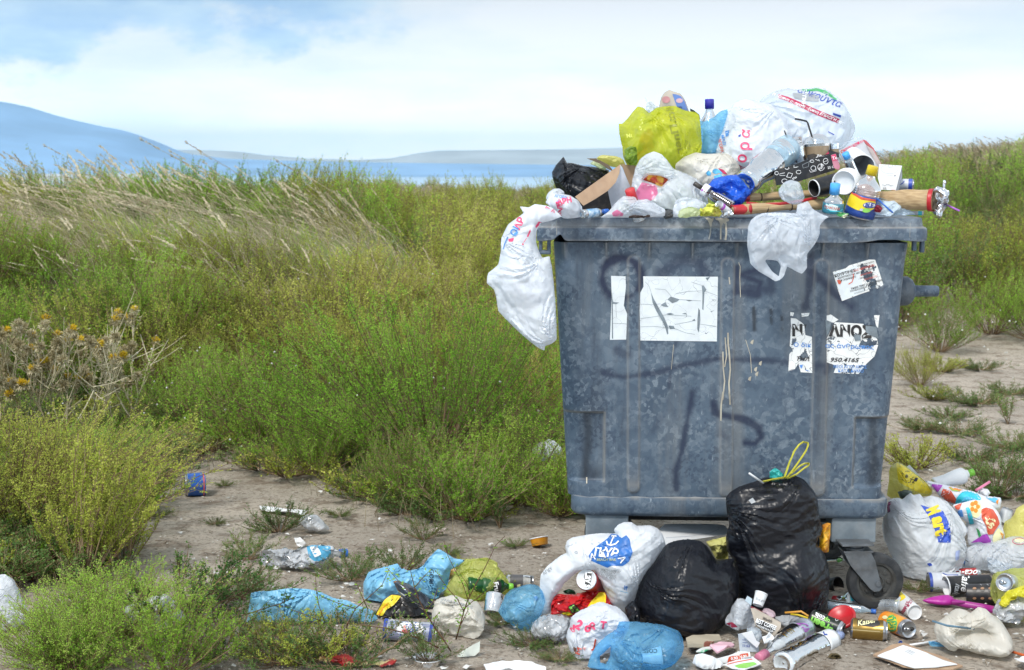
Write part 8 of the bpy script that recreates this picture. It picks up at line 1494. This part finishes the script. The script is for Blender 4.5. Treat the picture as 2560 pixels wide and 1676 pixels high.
crushed('crushed_bottle', 'cut clear plastic bottle lying at the right border below the yellow bag', V14, [(1510, 1045), (1560, 985), (1610, 940), (1700, 895), (1787, 870), (1860, 880), (1800, 960), (1760, 1080), (1700, 1155), (1600, 1140), (1530, 1090)], Yc(V14, 1700, 1170) + .04, .05, CPD, 361)
# bare branching sprigs in front of the left litter
def sprig(label, V, lines, Y0, leafy=True, seed=1, thick=.0028):
    r = np.random.default_rng(seed); root = thing('sprig', label, 'plant', P(*px(V, *lines[0][0]), Y0)); root['_w'] = list(root.location); b = Buf(); L1 = []; mt = leafmat('sprig_stem%d' % seed, (.12, .06, .03), (.24, .14, .08), (.40, .28, .18), .05)
    for li, ln in enumerate(lines):
        pts = [P(*px(V, *p), Y0 + r.uniform(-.02, .02) * min(1, i)) for i, p in enumerate(ln)]; pts = [Vector((p.x, p.y, max(.0, p.z))) for p in pts]; tube(b, pts, thick if li == 0 else thick * .6, mt, 5, thick * .35)
        for p, q in zip(pts[:-1], pts[1:]):
            n = max(2, int((q - p).length / .012))
            for k in range(n):
                if li == 0 and k < 2: continue
                L1.append((p + (q - p) * (k / n), (q - p).normalized()))
    obj('stem', b, root)
    if leafy:
        A = np.array([tuple(a) for a, d in L1]); D = np.array([tuple(d) for a, d in L1]); side = unit(D * .9 + r.normal(size=D.shape) * .8)
        q, F, s = leaves_on(A, side, np.full(len(A), .012), 3, .012, r, .9, .2); w = np.array(root['_w']); me = nmesh('leaves', q - w, F, [GREEN], tint=np.repeat(np.clip(r.normal(.45, .15, len(F)), 0, 1), 4)); o = bpy.data.objects.new('leaves', me); C.objects.link(o); o.parent = root
sprig('bare reddish sprig reaching up in front of the cream-white bag', V10, [[(1020, 1200), (1060, 1060), (1110, 880), (1160, 740), (1250, 560), (1330, 420), (1400, 280), (1480, 110), (1590, 0)], [(1110, 880), (1040, 740), (950, 640), (860, 520), (780, 400)], [(1160, 740), (1100, 560), (1010, 400), (930, 240), (880, 60)], [(1100, 860), (1200, 770), (1300, 690), (1420, 620), (1520, 440)], [(1180, 700), (1150, 560), (1060, 430)], [(1060, 1060), (1150, 880), (1160, 850)]], Yc(V10, 1020, 1230) - .14, True, 3)
sprig('dark sprig slanting up from the bottom in front of the striped can', V10, [[(960, 1340), (860, 1180), (760, 1040), (660, 880), (590, 740), (540, 600), (500, 440), (470, 300)], [(660, 880), (760, 760), (810, 600)], [(590, 740), (450, 620), (330, 500), (220, 370)], [(540, 600), (640, 480), (720, 400)], [(760, 1040), (780, 940), (830, 880)]], Yc(V10, 960, 1340) - .10, True, 4)
sprig('long dry stem lying across the striped can', V10, [[(820, 1300), (640, 1210), (400, 1120), (200, 1070), (-40, 1040), (-260, 1010)]], Yc(V10, 820, 1310) - .12, False, 5)
sprig('leafy sprig rising in front of the long sky-blue bag', V11, [[(1000, 1280), (1000, 1140), (1080, 980), (1200, 880), (1330, 760), (1400, 600)], [(1080, 980), (920, 930), (760, 870)], [(1200, 1000), (1140, 860), (1090, 740)], [(800, 1120), (740, 960), (712, 800), (708, 660)], [(760, 1100), (620, 1040), (480, 990)]], Yc(V11, 1000, 1290) - .10, True, 6)
sprig('dry forked twig on the sand beside the blue can', V12, [[(1140, 260), (1060, 180), (1000, 120), (940, 90)], [(1060, 180), (1110, 130), (1140, 90)], [(1290, 220), (1330, 150), (1380, 100)]], Yc(V12, 1200, 290), False, 7)
sprig('thin pale dead stalk standing on the sand left of the blue can', V12, [[(1045, 480), (1040, 300), (1038, 130)]], Yc(V12, 1045, 490), False, 8, .002)
